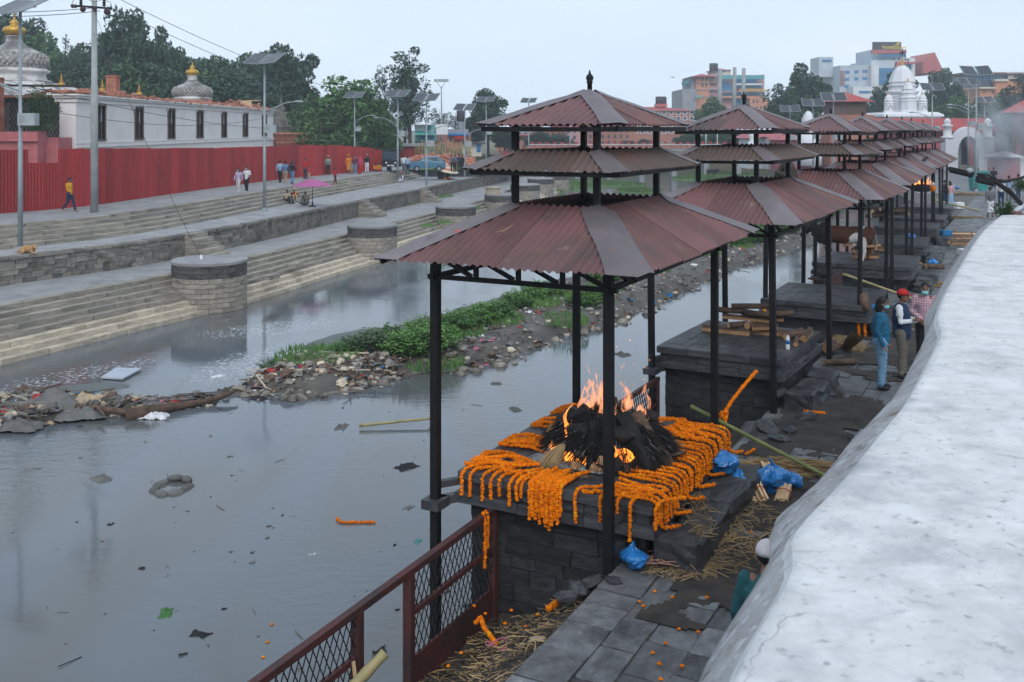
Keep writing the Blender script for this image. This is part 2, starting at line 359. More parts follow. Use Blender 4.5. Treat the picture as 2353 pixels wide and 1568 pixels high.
mb = MB(); mb.add([(-120, -30, ZW), (400, -30, ZW), (400, 400, ZW), (-120, 400, ZW)], [(0, 1, 2, 3)])
tag(mb.build('river_water', water_mat()), kind='structure')

def ray_to(poly, o, d):
    best = None
    for a, b in zip(poly, poly[1:]):
        e = b - a; den = d.x * e.y - d.y * e.x
        if abs(den) < 1e-9: continue
        w = a - o; t = (w.x * e.y - w.y * e.x) / den; u = (w.x * d.y - w.y * d.x) / den
        if -1e-6 <= u <= 1 + 1e-6 and t > 0 and (best is None or t < best): best = t
    return best
W = resample(catmull([(-19.8, 24, 0), (-16.2, 31.6, 0), (-14, 36.65, 0), (-11.3, 42.9, 0), (-8.7, 51.9, 0), (-7.2, 57, 0), (-3.6, 71, 0), (-.4, 84, 0), (2.2, 100, 0), (4.4, 112, 0), (7.5, 126, 0)], 14), .5)
K = catmull([(-30, 24, 0), (-23, 33, 0), (-19.9, 38.7, 0), (-16.6, 44.5, 0), (-14.1, 52.3, 0), (-12.6, 59.2, 0), (-10, 72.4, 0), (-8.0, 80.8, 0), (-5.5, 95, 0), (-3.5, 104, 0), (0, 120, 0), (3, 140, 0)], 8)
B = catmull([(-36, 22, 0), (-26, 36, 0), (-22.2, 42.8, 0), (-19, 50, 0), (-15.9, 72, 0), (-14, 84, 0), (-12, 95, 0), (-11, 105, 0), (-9, 120, 0), (-6, 145, 0)], 8)
NN = []; OK_, OB = [], []
for i, p in enumerate(W):
    t = (W[min(i + 3, len(W) - 1)] - W[max(i - 3, 0)]).normalized(); nrm = Vector((-t.y, t.x, 0)); NN.append(nrm)
    OK_.append(ray_to(K, p, nrm) or (OK_[-1] if OK_ else 6)); OB.append(ray_to(B, p, nrm) or (OB[-1] if OB else 14))
def smooth_list(a, k=6):
    for _ in range(k): a = [a[0]] + [(a[i - 1] + 2 * a[i] + a[i + 1]) / 4 for i in range(1, len(a) - 1)] + [a[-1]]
    return a
OK_, OB = smooth_list(OK_, 20), smooth_list(OB, 20)
Z_LOW, Z_MID, Z_TOP = -1.2, -.1, .75
LT, LR_, NL = .34, (Z_LOW - ZW) / 8, 8
UT, UR, NU = .40, (Z_TOP - Z_MID) / 5, 5
def bankp(i, off, z):
    p = W[i] + NN[i] * off; return Vector((p.x, p.y, z))
def bidx(Y):   # station whose water edge lies at the distance Y
    return min(range(len(W)), key=lambda i: abs(W[i].y - Y))
# the earth body under the stones
mb = MB(); prof_n = None
for i in range(len(W)):
    pr = [(0.05, ZW - .8)]
    for s in range(NL):
        pr += [(s * LT + .05, ZW + s * LR_ - .03), (s * LT + .05, ZW + (s + 1) * LR_ - .03)]
    k, b = OK_[i], OB[i]
    pr += [(k + .05, Z_LOW - .03), (k + .05, Z_MID - .03)]
    for s in range(NU):
        o = b - (NU - 1 - s) * UT + .05; pr += [(o, Z_MID + s * UR - .03), (o, Z_MID + (s + 1) * UR - .03)]
    pr += [(b + 14, Z_TOP - .03)]
    prof_n = len(pr); mb.v += [tuple(bankp(i, o, z)) for (o, z) in pr]
for i in range(len(W) - 1):
    for j in range(prof_n - 1):
        a = i * prof_n + j; mb.f.append((a, a + prof_n, a + prof_n + 1, a + 1)); mb.m.append(0); mb.sm.append(False)
bank = tag(mb.build('river_bank', MT['mortar']), kind='structure')
# flat terraces as dressed stone sheets
def terrace(name, offA, offB, z, m):
    mb = MB()
    for i in range(len(W)): mb.v += [tuple(bankp(i, offA(i), z)), tuple(bankp(i, offB(i), z))]
    for i in range(len(W) - 1):
        a = i * 2; mb.f.append((a, a + 2, a + 3, a + 1)); mb.m.append(0); mb.sm.append(False)
    return tag(mb.build(name, MT[m]), kind='structure')
terrace('lower_terrace', lambda i: (NL - 1) * LT + .42, lambda i: OK_[i] + .03, Z_LOW - .008, 'stone_top')
terrace('middle_terrace', lambda i: OK_[i] + .38, lambda i: OB[i] - (NU - 1) * UT + .03, Z_MID - .008, 'stone_top')
terrace('upper_walkway', lambda i: OB[i] + .40, lambda i: OB[i] + 12, Z_TOP - .008, 'stone_top')
BLK = [block_mesh(s, .035, .018) for s in range(6)]
def stones(root, rows, i0, i1, lenr, m, name, limit=300, seed=1, stuffname=None):
    """rows: (offset function, depth, top z, height); lays stones along the bank, the nearest as objects, the rest joined"""
    r = random.Random(seed); items = []
    for ri, (of, dep, zt, h) in enumerate(rows):
        s = float(i0) - r.random() * 2
        while s < i1:
            ln = r.uniform(*lenr); e = s + ln / .5
            a = max(0, min(len(W) - 1, s)); b2 = max(0, min(len(W) - 1, e))
            ia, ib = int(a), int(b2)
            if ib > ia:
                pa = bankp(ia, of(ia), zt).lerp(bankp(min(ia + 1, len(W) - 1), of(min(ia + 1, len(W) - 1)), zt), a - ia)
                pb = bankp(ib, of(ib), zt).lerp(bankp(min(ib + 1, len(W) - 1), of(min(ib + 1, len(W) - 1)), zt), b2 - ib)
                d = pb - pa; L = d.length
                if L > .08:
                    nx = Vector((-d.y, d.x, 0)).normalized()
                    jo = r.uniform(-.012, .018); jz = r.uniform(-.012, .006)
                    c = (pa + pb) / 2 + nx * (dep / 2 + jo); c.z = zt - h / 2 + jz
                    items.append((c, math.atan2(d.y, d.x), (L - .012, dep, h)))
            s = e
    items.sort(key=lambda q: q[0].y)
    mes = []
    for bme in BLK:
        mm = bme.copy(); mm.materials.append(MT[m]); mes.append(mm)
    for (c, a, sc) in items[:limit]:
        o = ob(name, r.choice(mes), None, root); o.location = c; o.rotation_euler = (r.uniform(-.008, .008), r.uniform(-.006, .006), a); o.scale = sc
    if len(items) > limit:
        mb = MB()
        for (c, a, sc) in items[limit:]:
            mb.box((-.5, -.5, -.5), (.5, .5, .5), 0, Matrix.Translation(c) @ Matrix.Rotation(a, 4, 'Z') @ Matrix.Diagonal((*sc, 1)))
        o = mb.build(stuffname or name + 's_far', MT[m], root); o['kind'] = 'stuff'
iN = len(W) - 1
low = tag(empty('lower_steps', bankp(bidx(42), 0, ZW)), kind='structure'); low.location = (0, 0, 0)
ROW_P = [(lambda i, s=s: s * LT, .46, ZW + (s + 1) * LR_, LR_ + .02) for s in range(3)]
ROW_S = [(lambda i, s=s: s * LT, .46, ZW + (s + 1) * LR_, LR_ + .02) for s in range(3, NL)]
stones(low, ROW_S, 0, iN, (.7, 1.7), 'stone_step', 'step_stone', 190, 3, 'far_step_stones')
stones(low, ROW_P, 0, iN, (.45, 1.1), 'stone_pale', 'step_stone', 110, 5, 'far_edge_stones')
up = tag(empty('upper_steps'), kind='structure')
stones(up, [(lambda i, s=s: OB[i] - (NU - 1 - s) * UT, .52, Z_MID + (s + 1) * UR, UR + .02) for s in range(NU)], 6, iN - 24, (1.2, 2.6), 'stone_step', 'step_stone', 240, 9, 'far_step_stones')
ter = tag(empty('terrace_wall'), label='long dark block stone retaining wall between the two stepped flights', cat='wall')
rows = [(lambda i: OK_[i] - .06, .50, Z_MID, .13)]
rows += [(lambda i: OK_[i], .2, Z_MID - .13 - c * .2, .2) for c in range(5)]
stones(ter, rows, 0, iN, (.35, .75), 'stone_wall', 'wall_block', 300, 12, 'far_wall_blocks')
# little flights cut through the terrace wall
def flight(i, label):
    root = empty('stair_flight', (0, 0, 0), label=label, cat='stairs', group='short flights through the terrace wall')
    t = (W[i + 2] - W[i - 2]).normalized(); c = bankp(i, OK_[i], Z_LOW)
    for k in range(5):
        o = ob('step_stone', STEPME, None, root); d = .32 * (5 - k)
        p = c - NN[i] * (d / 2) ; o.location = (p.x, p.y, Z_LOW + .11 + k * .22 - .005); o.scale = (1.5, d, .22); o.rotation_euler = (0, 0, math.atan2(t.y, t.x))
STEPME = BLK[0].copy(); STEPME.materials.append(MT['stone_step'])
for Yw, lb in ((32.2, 'short stone flight below the first solar lamp beside the dog'), (46.5, 'short stone flight behind the large round bastion'), (68., 'short stone flight through the wall below the purple parasol'), (82, 'short stone flight beside the red box')):
    flight(bidx(Yw), lb)
# loose blocks standing proud on the lower steps
for (x, y) in ((66, 711), (290, 688), (360, 652), (722, 588), (680, 612), (625, 640), (770, 576)):
    s_ = 3; zz = ZW + (5) * LR_
    p = P(x, y, zz); i = bidx(p.y); t = (W[i + 2] - W[i - 2])
    o = ob('loose_block', STEPME, None); o.location = (p.x, p.y, zz + .07); o.scale = (.75, .4, .2); o.rotation_euler = (0, 0, math.atan2(t.y, t.x))
    tag(o, 'grey stone block left proud on the lower river steps', 'stone block', 'loose blocks on the lower steps')
# round bastions
def bastion(c, r, label, ztop=-.55, zbot=ZW - .4):
    root = empty('round_bastion', (c[0], c[1], 0), label=label, cat='bastion', group='round bastions in the river steps')
    mb = MB(); mb.lathe([(r - .05, zbot), (r - .05, ztop - .08)], 32, mi=0, smooth=False); mb.build('core', MT['mortar'], root)
    mb = MB(); mb.lathe([(r + .05, ztop - .13), (r + .06, ztop - .02), (r + .03, ztop)], 40, smooth=False); mb.build('top_slab', [MT['stone_top']], root)
    rr = random.Random(int(c[1])); nb = max(10, int(2 * math.pi * r / .55)); z = zbot
    me = BLK[int(c[1]) % 6].copy(); me.materials.append(MT['stone_drum']); me2 = me.copy(); me2.materials.clear(); me2.materials.append(MT['stone_step'])
    row = 0
    while z < ztop - .16:
        h = .2
        for k in range(nb):
            a = 2 * math.pi * (k + .5 * (row % 2)) / nb
            if math.sin(a + .35) > .55: continue
            o = ob('wall_block', me if z > ztop - .75 else me2, None, root); o.location = ((r - .09) * math.cos(a), (r - .09) * math.sin(a), z + h / 2)
            o.rotation_euler = (0, 0, a + math.pi / 2); o.scale = (2 * math.pi * r / nb - .012, .2 + rr.uniform(-.01, .015), h - .012)
        z += h; row += 1
    return root
bastion((-12.7, 41.8), 1.5, 'largest round stone bastion with a soot blackened drum and dangling white rag')
bastion((-8.0, 57), 1.38, 'second round stone bastion between the river steps, above the floating foam')
bastion((-4, 71), 1.42, 'third round stone bastion beside the broken grassy steps')
bastion((-.9, 84), 1.4, 'round stone bastion with a small drum pedestal standing on it')
for c in ((1.3, 99), (3.2, 111), (5.4, 120)): bastion(c, 1.45, 'far round bastion downstream with grass at its foot')
mb = MB(); mb.lathe([(.62, 0), (.62, .5), (.7, .5), (.7, .6), (0.02, .62)], 24, smooth=False)
tag(mb.build('drum_pedestal', MT['stone_pale'], None, (-1.6, 83.6, -.55)), 'small pale stone drum standing on a round bastion', 'pedestal')
# land behind everything
mb = MB(); mb.add([(-1500, -60, .62), (-60, -60, .62), (-30, 30, .62), (-24, 90, .62), (-14, 140, .62), (-8, 175, .62), (-8, 3000, .62), (-1500, 3000, .62)], [tuple(range(8))])
tag(mb.build('ground', MT['land']), kind='structure')
mb = MB(); mb.add([(-8.2, 168, .6), (200, 168, .6), (1500, 168, .6), (1500, 3000, .6), (-8.2, 3000, .6)], [(0, 1, 2, 3, 4)])
mb.add([(-8.2, 168, -3), (200, 168, -3), (200, 168, .6), (-8.2, 168, .6)], [(0, 1, 2, 3)])
tag(mb.build('far_ground', MT['land']), kind='structure')
# ------------------------------------------------------------------ near bank: walkway, platforms, pavilions, parapet
TH = R(28); RU = Vector((math.sin(TH), math.cos(TH), 0)); RR = Vector((math.cos(TH), -math.sin(TH), 0)); RO = Vector((1.12, 11.06, 0))
def rw(r, u, z=0.): p = RO + RR * r + RU * u; return Vector((p.x, p.y, z))
walk = empty('pavement'); tag(walk, kind='structure')
mb = MB(); poly = [rw(-.02, -14), rw(8, -14), rw(8, 6), rw(40, 10), rw(60, 60), rw(60, 190), rw(-18, 190), rw(-14, 110), rw(-4, 64), rw(-.02, 50)]
mb.prism(poly, -3.2, -.035); tag(mb.build('pavement_bed', MT['mortar'], walk), kind='structure')
r_ = random.Random(21); cells = []
r = 0.; widths = [.5, .36, .42, .3, .45, .38, .34, .4, .44, .36, .4, .45, .4, .36]
for wi, w in enumerate(widths):
    u = -6 - r_.random()
    while u < 70:
        ln = r_.uniform(.3, .85)
        if not (u > 7 and False): cells.append((r + w / 2, u + ln / 2, w - .012, ln - .012))
        u += ln
    r += w
cells.sort(key=lambda c: (c[1] + 9) + (abs(c[0] - 1.7) * 1.2 if c[1] < 20 else 4))
pm = []
for s in range(5):
    me = block_mesh(40 + s, .03, .022); me.materials.append(MT['paving']); pm.append(me)
far = MB()
for k, (cr, cu, w, l) in enumerate(cells):
    p = rw(cr, cu); zz = r_.uniform(-.022, .008)
    if k < 300:
        o = ob('paving_stone', r_.choice(pm), None, walk); o.location = (p.x, p.y, -.06 + zz); o.scale = (w, l, .12); o.rotation_euler = (r_.uniform(-.02, .02), r_.uniform(-.02, .02), -TH + r_.uniform(-.025, .025))
    else:
        far.box((-.5, -.5, -.5), (.5, .5, .5), 0, Matrix.Translation((p.x, p.y, -.06 + zz)) @ Matrix.Rotation(-TH, 4, 'Z') @ Matrix.Diagonal((w, l, .12, 1)))
o = far.build('far_paving_stones', MT['paving'], walk); o['kind'] = 'stuff'
mb = MB(); mb.prism([rw(5.8, 8), rw(40, 10.5), rw(60, 60), rw(60, 190), rw(-18, 190), rw(-14, 110), rw(-4, 71), rw(5.8, 70.5)], -.03, -.005); tag(mb.build('courtyard_paving', MT['paving'], walk), kind='structure')

def grid_sheet(name, u0, u1, r0, r1, nu, nr, zf, m, kind='structure', parent=None):
    mb = MB()
    for i in range(nu + 1):
        for j in range(nr + 1):
            u = lerp(u0, u1, i / nu); r = lerp(r0, r1, j / nr); p = rw(r, u); mb.v.append((p.x, p.y, zf(r, u)))
    for i in range(nu):
        for j in range(nr):
            a = i * (nr + 1) + j; mb.f.append((a, a + nr + 1, a + nr + 2, a + 1)); mb.m.append(0); mb.sm.append(True)
    o = mb.build(name, MT[m], parent)
    if kind: o['kind'] = kind
    return o
def shelf_z(r, u):
    return lerp(-.98, -.22, sm(-1.5, 0, r)) + .10 * mnoise.noise(Vector((r * 2.5, u * 2.5, 3))) + .05 * mnoise.noise(Vector((r * 7, u * 7, 1)))
grid_sheet('bank_earth', -8, .35, -1.78, .03, 60, 16, shelf_z, 'earth')
mb = MB(); mb.prism([rw(-1.82, -8), rw(-.05, -8), rw(-.05, .6), rw(-1.82, .6)], -3.2, -1.08); tag(mb.build('river_footing', MT['soot_brick']), kind='structure')
def bay_z(r, u): return lerp(-.95, -.3, sm(-1.8, .1, r)) + .1 * mnoise.noise(Vector((r * 2.5, u * 2.5, 9)))
grid_sheet('bay_earth', 3.2, 7.4, -2.05, .1, 30, 14, bay_z, 'earth')
mb = MB(); mb.prism([rw(-2.1, 3.2), rw(-.05, 3.2), rw(-.05, 7.4), rw(-2.1, 7.4)], -3.2, -1.1); tag(mb.build('river_footing', MT['soot_brick']), kind='structure')

# ---- corrugated roofs
def tier(root, ea, ez, ta, tz, mat, capw=.24, pitch=.1, amp=.017):
    """four corrugated slopes between an eave rectangle and a smaller top rectangle, cut into sheets, with folded hip caps"""
    for (axis, sgn) in ((1, -1), (1, 1), (0, -1), (0, 1)):
        he, ht = (ea[0], ta[0]) if axis == 1 else (ea[1], ta[1])        # half length of the eave and of the top edge
        de, dt = (ea[1], ta[1]) if axis == 1 else (ea[0], ta[0])        # distance of both from the centre
        run = de - dt; rise = tz - ez; ln = math.hypot(run, rise); nz, nd = run / ln, rise / ln
        def pt(u, v, h):
            d = lerp(de, dt, v) + nd * h; z = lerp(ez, tz, v) + nz * h
            return (u, sgn * d, z) if axis == 1 else (sgn * d, u, z)
        nsh = max(1, round(2 * he / .82)); edges = [lerp(-he, he, k / nsh) for k in range(nsh + 1)]
        for k in range(nsh):
            u0, u1 = edges[k] + (-.03 if k else 0), edges[k + 1]; n = max(6, int((u1 - u0) / pitch * 6)); mb = MB(); lift = .004 * (k % 2); ex = rng.uniform(-.02, .025)
            for i in range(n + 1):
                u = lerp(u0, u1, i / n); vm = 1. if abs(u) <= ht else max(0., (he - abs(u)) / max(1e-6, he - ht))
                h = amp * math.cos(2 * math.pi * u / pitch) + lift
                e = -ex * min(1, vm * 4) / ln
                mb.v += [pt(u, e, h), pt(u, vm * .5, h), pt(u, vm, h)]
            for i in range(n):
                a = i * 3
                for q in (0, 1):
                    f = (a + q, a + 3 + q, a + 4 + q, a + 1 + q)
                    mb.f.append(f if (sgn < 0) == (axis == 1) else tuple(reversed(f))); mb.m.append(0); mb.sm.append(True)
            mb.build('roof_sheet', MT[mat], root)
    for sx in (-1, 1):
        for sy in (-1, 1):
            a = Vector((sx * (ea[0] + .015), sy * (ea[1] + .015), ez - .01)); b = Vector((sx * ta[0], sy * ta[1], tz))
            d = (b - a).normalized(); mb = MB()
            nA = Vector((0, sy * (tz - ez), ea[1] - ta[1])).normalized(); nB = Vector((sx * (tz - ez), 0, ea[0] - ta[0])).normalized()
            wA = nA.cross(d); wA = wA if wA.x * sx < 0 else -wA
            wB = nB.cross(d); wB = wB if wB.y * sy < 0 else -wB
            N = 6
            for i in range(N + 1):
                t = i / N; p = a.lerp(b, t); wd = capw * (1.12 - .3 * t) * (1 + .05 * rng.uniform(-1, 1))
                tl = Vector((0, 0, .03 + .01 * rng.uniform(-1, 1)))
                if i == 0: mb.v += [tuple(p + Vector((-sx * wd * 1.15, 0, .024))), tuple(p + tl), tuple(p + Vector((0, -sy * wd * 1.15, .024)))]
                else: mb.v += [tuple(p + wA * wd + nA * .024), tuple(p + tl), tuple(p + wB * wd + nB * .024)]
            for i in range(N):
                for j in range(2):
                    q = i * 3 + j; f = (q, q + 1, q + 4, q + 3); mb.f.append(f if sx * sy < 0 else tuple(reversed(f))); mb.m.append(0); mb.sm.append(True)
            mb.build('hip_cap', MT['roof_cap'], root)
def pavilion(label, knob=True):
    root = empty('roofed_pavilion', label=label, cat='pavilion', group='three tiered pavilions along the river walk')
    bs = MT['black_steel']; px, py = 1.12, 2.15
    for sx in (-1, 1):
        for sy in (-1, 1):
            z0 = -2.9 if sx < 0 else -.02
            mb = MB(); mb.box((sx * px - .05, sy * py - .05, z0), (sx * px + .05, sy * py + .05, 3.42)); mb.build('post', bs, root)
            mb = MB(); mb.box((sx * .56 - .038, sy * 1.12 - .038, 3.3), (sx * .56 + .038, sy * 1.12 + .038, 4.95)); mb.build('inner_post', bs, root)
    for zz, w in ((3.12, .06), (3.40, .06)):
        for sx in (-1, 1): mb = MB(); mb.bar((sx * px, -py - .1, zz), (sx * px, py + .1, zz), w, w); mb.build('beam', bs, root)
        for sy in (-1, 1): mb = MB(); mb.bar((-px - .1, sy * py, zz - .004), (px + .1, sy * py, zz - .004), w - .006, w - .006); mb.build('beam', bs, root)
    for sy in (-1, 1):
        for k in range(4):
            x0 = -px + k * .56; mb = MB(); mb.bar((x0, sy * py, 3.38), (x0 + .5, sy * py, 3.15), .045); mb.build('brace', bs, root)
            if k: mb = MB(); mb.bar((x0, sy * py, 3.13), (x0, sy * py, 3.39), .05); mb.build('strut', bs, root)
    for sx in (-1, 1):
        for k in range(6):
            y0 = -py + k * .72; mb = MB(); mb.bar((sx * px, y0, 3.38), (sx * px, y0 + .6, 3.15), .045); mb.build('brace', bs, root)
    for sx in (-1, 1):
        for sy in (-1, 1):
            mb = MB(); mb.bar((sx * 1.6, sy * 2.62, 3.33), (sx * .56, sy * 1.12, 3.86), .05, .07); mb.build('rafter', bs, root)
    for (hx, hy, zz) in ((.56, 1.12, 3.86), (.56, 1.12, 4.56), (.9, 1.36, 4.90), (.98, 1.52, 4.36)):
        for sx in (-1, 1): mb = MB(); mb.bar((sx * hx, -hy, zz), (sx * hx, hy, zz), .05, .06); mb.build('ring_beam', bs, root)
        for sy in (-1, 1): mb = MB(); mb.bar((-hx, sy * hy, zz - .003), (hx, sy * hy, zz - .003), .045, .055); mb.build('ring_beam', bs, root)
    tier(root, (1.65, 2.70), 3.36, (.60, 1.16), 3.95, 'roof_red', .27)
    tier(root, (1.06, 1.60), 4.39, (.60, 1.14), 4.63, 'roof_brown', .17)
    tier(root, (.96, 1.42), 4.95, (.04, .10), 5.40, 'roof_red', .17)
    mb = MB()
    if knob: mb.lathe([(.034, 0), (.034, .15), (.05, .16), (.036, .18), (.055, .215), (.045, .25), (.02, .275), (.012, .31), (.003, .33)], 10, (0, 0, 5.37))
    else: mb.lathe([(.032, 0), (.03, .14), (.018, .18), (.004, .22)], 8, (0, 0, 5.37))
    mb.build('finial', bs, root)
    return root
PV = [((1.05, 13.45), 27, 'nearest'), ((4.62, 19.6), 30, ''), ((8.3, 26.1), 28.5, ''), ((11.4, 32.35), 27, ''), ((14.4, 38.4), 26.5, ''), ((17.3, 44.2), 26.5, ''), ((19.5, 48.5), 26.5, ''), ((22.8, 55.3), 26.5, '')]
PLAB = ['rust red tin pavilion on black posts over the burning pyre', 'rust red tin pavilion over the platform with stacked firewood and water bottle', 'rust red tin pavilion over the bare platform with a bamboo pole leaning on it',
        'rust red tin pavilion over the platform where the bull stands', 'rust red tin pavilion just beyond the bull, over a bare scorched platform', 'rust red tin pavilion over the second log pile, beyond the bull', 'rust red tin pavilion over the smaller far fire', 'last rust red tin pavilion of the row, by the white gate']
PROOT = []
p0 = pavilion(PLAB[0]); p2 = None
for k, (c, th, _) in enumerate(PV):
    if k == 0: o = p0
    elif k == 1: o = copy_tree(p0)
    elif k == 2: o = p2 = pavilion(PLAB[2], False)
    else: o = copy_tree(p2)
    o['label'] = PLAB[k]; o.location = (c[0], c[1], (0, -.05, -.12, -.1, -.1, -.1, -.12, -.15)[k]); o.rotation_euler = (R((0, .5, -.4, .6, 0, -.5, .3, 0)[k]), R((0, -.4, .5, 0, .6, 0, -.4, .3)[k]), -R(th)); PROOT.append(o)

# ---- stone platforms
def platform(k, label, ztop, hx, hy, off, detail):
    c, th, _ = PV[k]
    root = empty('cremation_platform', (c[0], c[1], 0), -R(th), label=label, cat='platform', group='stone platforms along the river walk')
    x0, x1, y0, y1 = off[0] - hx, off[0] + hx, off[1] - hy, off[1] + hy; rr = random.Random(k); S = MT['soot_stone']
    mb = MB(); mb.box((x0 + .16, y0 + .16, -3.1), (x1 - .14, y1 - .16, ztop - .05)); mb.build('core', MT['soot_brick'], root)
    # mouldings: top slabs, band, lower ledge, each laid in lengths
    for (ins, za, zb, nn) in ((0., ztop - .12, ztop, 4), (.05, ztop - .25, ztop - .125, 3), (-.03, ztop - .38, ztop - .255, 3)):
        w = .34
        for k2 in range(nn):
            a, b = lerp(x0 + ins, x1 - ins, k2 / nn), lerp(x0 + ins, x1 - ins, (k2 + 1) / nn)
            for ys, ye in ((y0 + ins, y0 + ins + w), (y1 - ins - w, y1 - ins)):
                o = ob('edge_slab', SLAB, None, root); o.location = ((a + b) / 2, (ys + ye) / 2, (za + zb) / 2 + rr.uniform(-.004, .004)); o.scale = (b - a - .006, ye - ys, zb - za)
            a, b = lerp(y0 + ins + w, y1 - ins - w, k2 / nn), lerp(y0 + ins + w, y1 - ins - w, (k2 + 1) / nn)
            for xs, xe in ((x0 + ins, x0 + ins + w), (x1 - ins - w, x1 - ins)):
                o = ob('edge_slab', SLAB, None, root); o.location = ((xs + xe) / 2, (a + b) / 2, (za + zb) / 2 + rr.uniform(-.004, .004)); o.scale = (xe - xs, b - a - .006, zb - za)
    # top tiles
    nx, ny = (8, 10) if detail > 1 else (6, 7)
    X0, X1, Y0, Y1 = x0 + .34, x1 - .34, y0 + .34, y1 - .34
    for i in range(nx):
        for j in range(ny):
            o = ob('paving_tile', SLAB, None, root); o.location = (lerp(X0, X1, (i + .5) / nx), lerp(Y0, Y1, (j + .5) / ny), ztop - .045 + rr.uniform(-.006, .003)); o.scale = ((X1 - X0) / nx - .008, (Y1 - Y0) / ny - .008, .08)
    # wall courses on the front
    z = ztop - .39; row = 0
    zlow = -1.1 if detail else -.6
    while z > zlow:
        h = rr.uniform(.15, .21); x = x0 + .13 - rr.random() * .3
        while x < x1 - .1:
            l = rr.uniform(.3, .62); a, b = max(x, x0 + .12), min(x + l, x1 - .12)
            if b - a > .06:
                o = ob('wall_block', SBLK[rr.randrange(3)], None, root); o.location = ((a + b) / 2, y0 + .16 + .04 + rr.uniform(-.012, .012), z - h / 2); o.scale = (b - a - .008, .12, h - .008)
            x += l
        if detail:
            y = y0 + .2
            while y < y1 - .2:
                l = rr.uniform(.3, .62); b = min(y + l, y1 - .16)
                o = ob('wall_block', SBLK[rr.randrange(3)], None, root); o.location = (x1 - .18 + rr.uniform(-.012, .012), (y + b) / 2, z - h / 2); o.scale = (.12, b - y - .008, h - .008); y += l
        z -= h
    return root
SLAB = block_mesh(70, .025, .008); SLAB.materials.append(MT['soot_stone'])
SBLK = []
for s in range(3):
    me = block_mesh(80 + s, .03, .02); me.materials.append(MT['soot_brick']); SBLK.append(me)
def rock_block(seed):
    me = block_mesh(seed, .10, .04); bm = bmesh.new(); bm.from_mesh(me); bmesh.ops.subdivide_edges(bm, edges=bm.edges[:], cuts=2, use_grid_fill=True); q = Vector((seed * 1.7, 0, 0))
    for v in bm.verts: v.co += Vector((mnoise.noise(v.co * 3 + q), mnoise.noise(v.co * 3 + q * 2), mnoise.noise(v.co * 4 + q * 3))) * .07 + Vector((mnoise.noise(v.co * 9 + q), 0, mnoise.noise(v.co * 8 + q * 2))) * .04
    bm.to_mesh(me); bm.free(); return me
ZP = [.72, .88, .72, .74, .70, .72, .70, .70]
PLL = ['soot black stone platform strewn with orange marigolds under the burning pyre', 'dark stone platform carrying stacked logs and a water bottle', 'bare wet stone platform with a red band and leaning round log', 'dark stone platform under the standing bull',
       'empty scorched platform just beyond the bull', 'dark platform carrying the far log pile', 'platform carrying the small far fire', 'last dark platform of the row near the gate']
PLAT = []
for k in range(8):
    off = [(.29, -.31), (.05, -.5), (.1, -.9), (.2, -.4), (.29, -.4), (.29, -.4), (.29, -.4), (.29, -.4)][k]
    hx, hy = [(1.25, 1.6), (1.17, 1.45), (1.28, 1.5), (1.46, 1.6), (1.25, 1.5), (1.25, 1.5), (1.25, 1.5), (1.25, 1.5)][k]
    PLAT.append(platform(k, PLL[k], ZP[k], hx, hy, off, 2 if k < 2 else (1 if k < 4 else 0)))
    if k < 6:   # rough stone ledge along the walkway side, in separate worn blocks
        yy = off[1] - hy + .1; rl = random.Random(90 + k)
        while yy < off[1] + hy - .55:
            l = rl.uniform(.55, .95); me = rock_block(int(yy * 31) + k); o = ob('ledge_stone', me, MT['soot_stone'], PLAT[-1]); o.location = (off[0] + hx + .26 + rl.uniform(-.04, .04), yy + l / 2, .1 + rl.uniform(-.03, .03)); o.scale = (.52 + rl.uniform(-.05, .1), l - .02, .44 + rl.uniform(-.12, .06) - (.08 if k else 0)); o.rotation_euler = (rl.uniform(-.03, .03), rl.uniform(-.05, .05), rl.uniform(-.06, .06)); yy += l
# struts tying the river side posts to the platform
for k in (0, 1, 2, 3):
    for (xa, yy, zz) in ((-1.2, -2.15, .28), (-1.2, -2.15, .42)):
        pass
    rt = PROOT[k]; zt = ZP[k] - .30
    mb = MB(); mb.box((-1.24, -2.29, zt - .09), (-1.0, -2.01, zt + .02)); mb.build('post_collar', MT['soot_stone'], rt)
    mb = MB(); mb.bar((-1.12, -2.1, zt - .03), (-.75, -1.55, zt - .03), .1, .1); mb.build('tie_beam', MT['soot_stone'], rt)
    mb = MB(); mb.bar((-1.12, -2.1, zt + .17), (-.75, -1.6, zt + .17), .08, .08); mb.build('tie_beam', MT['soot_stone'], rt)
    mb = MB(); mb.bar((1.12, -2.12, zt + .12), (1.2, -1.75, zt + .12), .07, .09); mb.build('tie_beam', MT['soot_stone'], rt)
    mb = MB(); mb.bar((1.12, -2.12, zt - .22), (1.2, -1.75, zt - .22), .07, .09); mb.build('tie_beam', MT['soot_stone'], rt)

# ---- railings with diamond mesh
def mesh_panel(mb, a, b, z0, z1, step=.1, rad=.007):
    a = Vector(a); b = Vector(b); L = (b - a).length; d = (b - a) / L; H = z1 - z0; sl = 2.0    # wires climb twice as fast as they run
    s = -H / sl
    while s < L:
        for sg in (1, -1):
            t0, t1 = (s, s + H / sl) if sg > 0 else (s + H / sl, s)
            za, zb = z0, z1
            def cl(t): return (t - t0) / (t1 - t0)
            lo, hi = max(min(t0, t1), 0), min(max(t0, t1), L)
            if hi - lo < .01: continue
            pa = a + d * lo; pb = a + d * hi
            mb.tube([(pa.x, pa.y, lerp(za, zb, cl(lo))), (pb.x, pb.y, lerp(za, zb, cl(hi)))], rad, 4, cap=False)
        s += step
def rw2(r, u, z): return rw(r, u, z)
rail = empty('river_railing', rw(-1.6, -2, -.9), label='rusty railing with diamond mesh along the river edge before the burning pyre', cat='railing')
rail.location = (0, 0, 0)
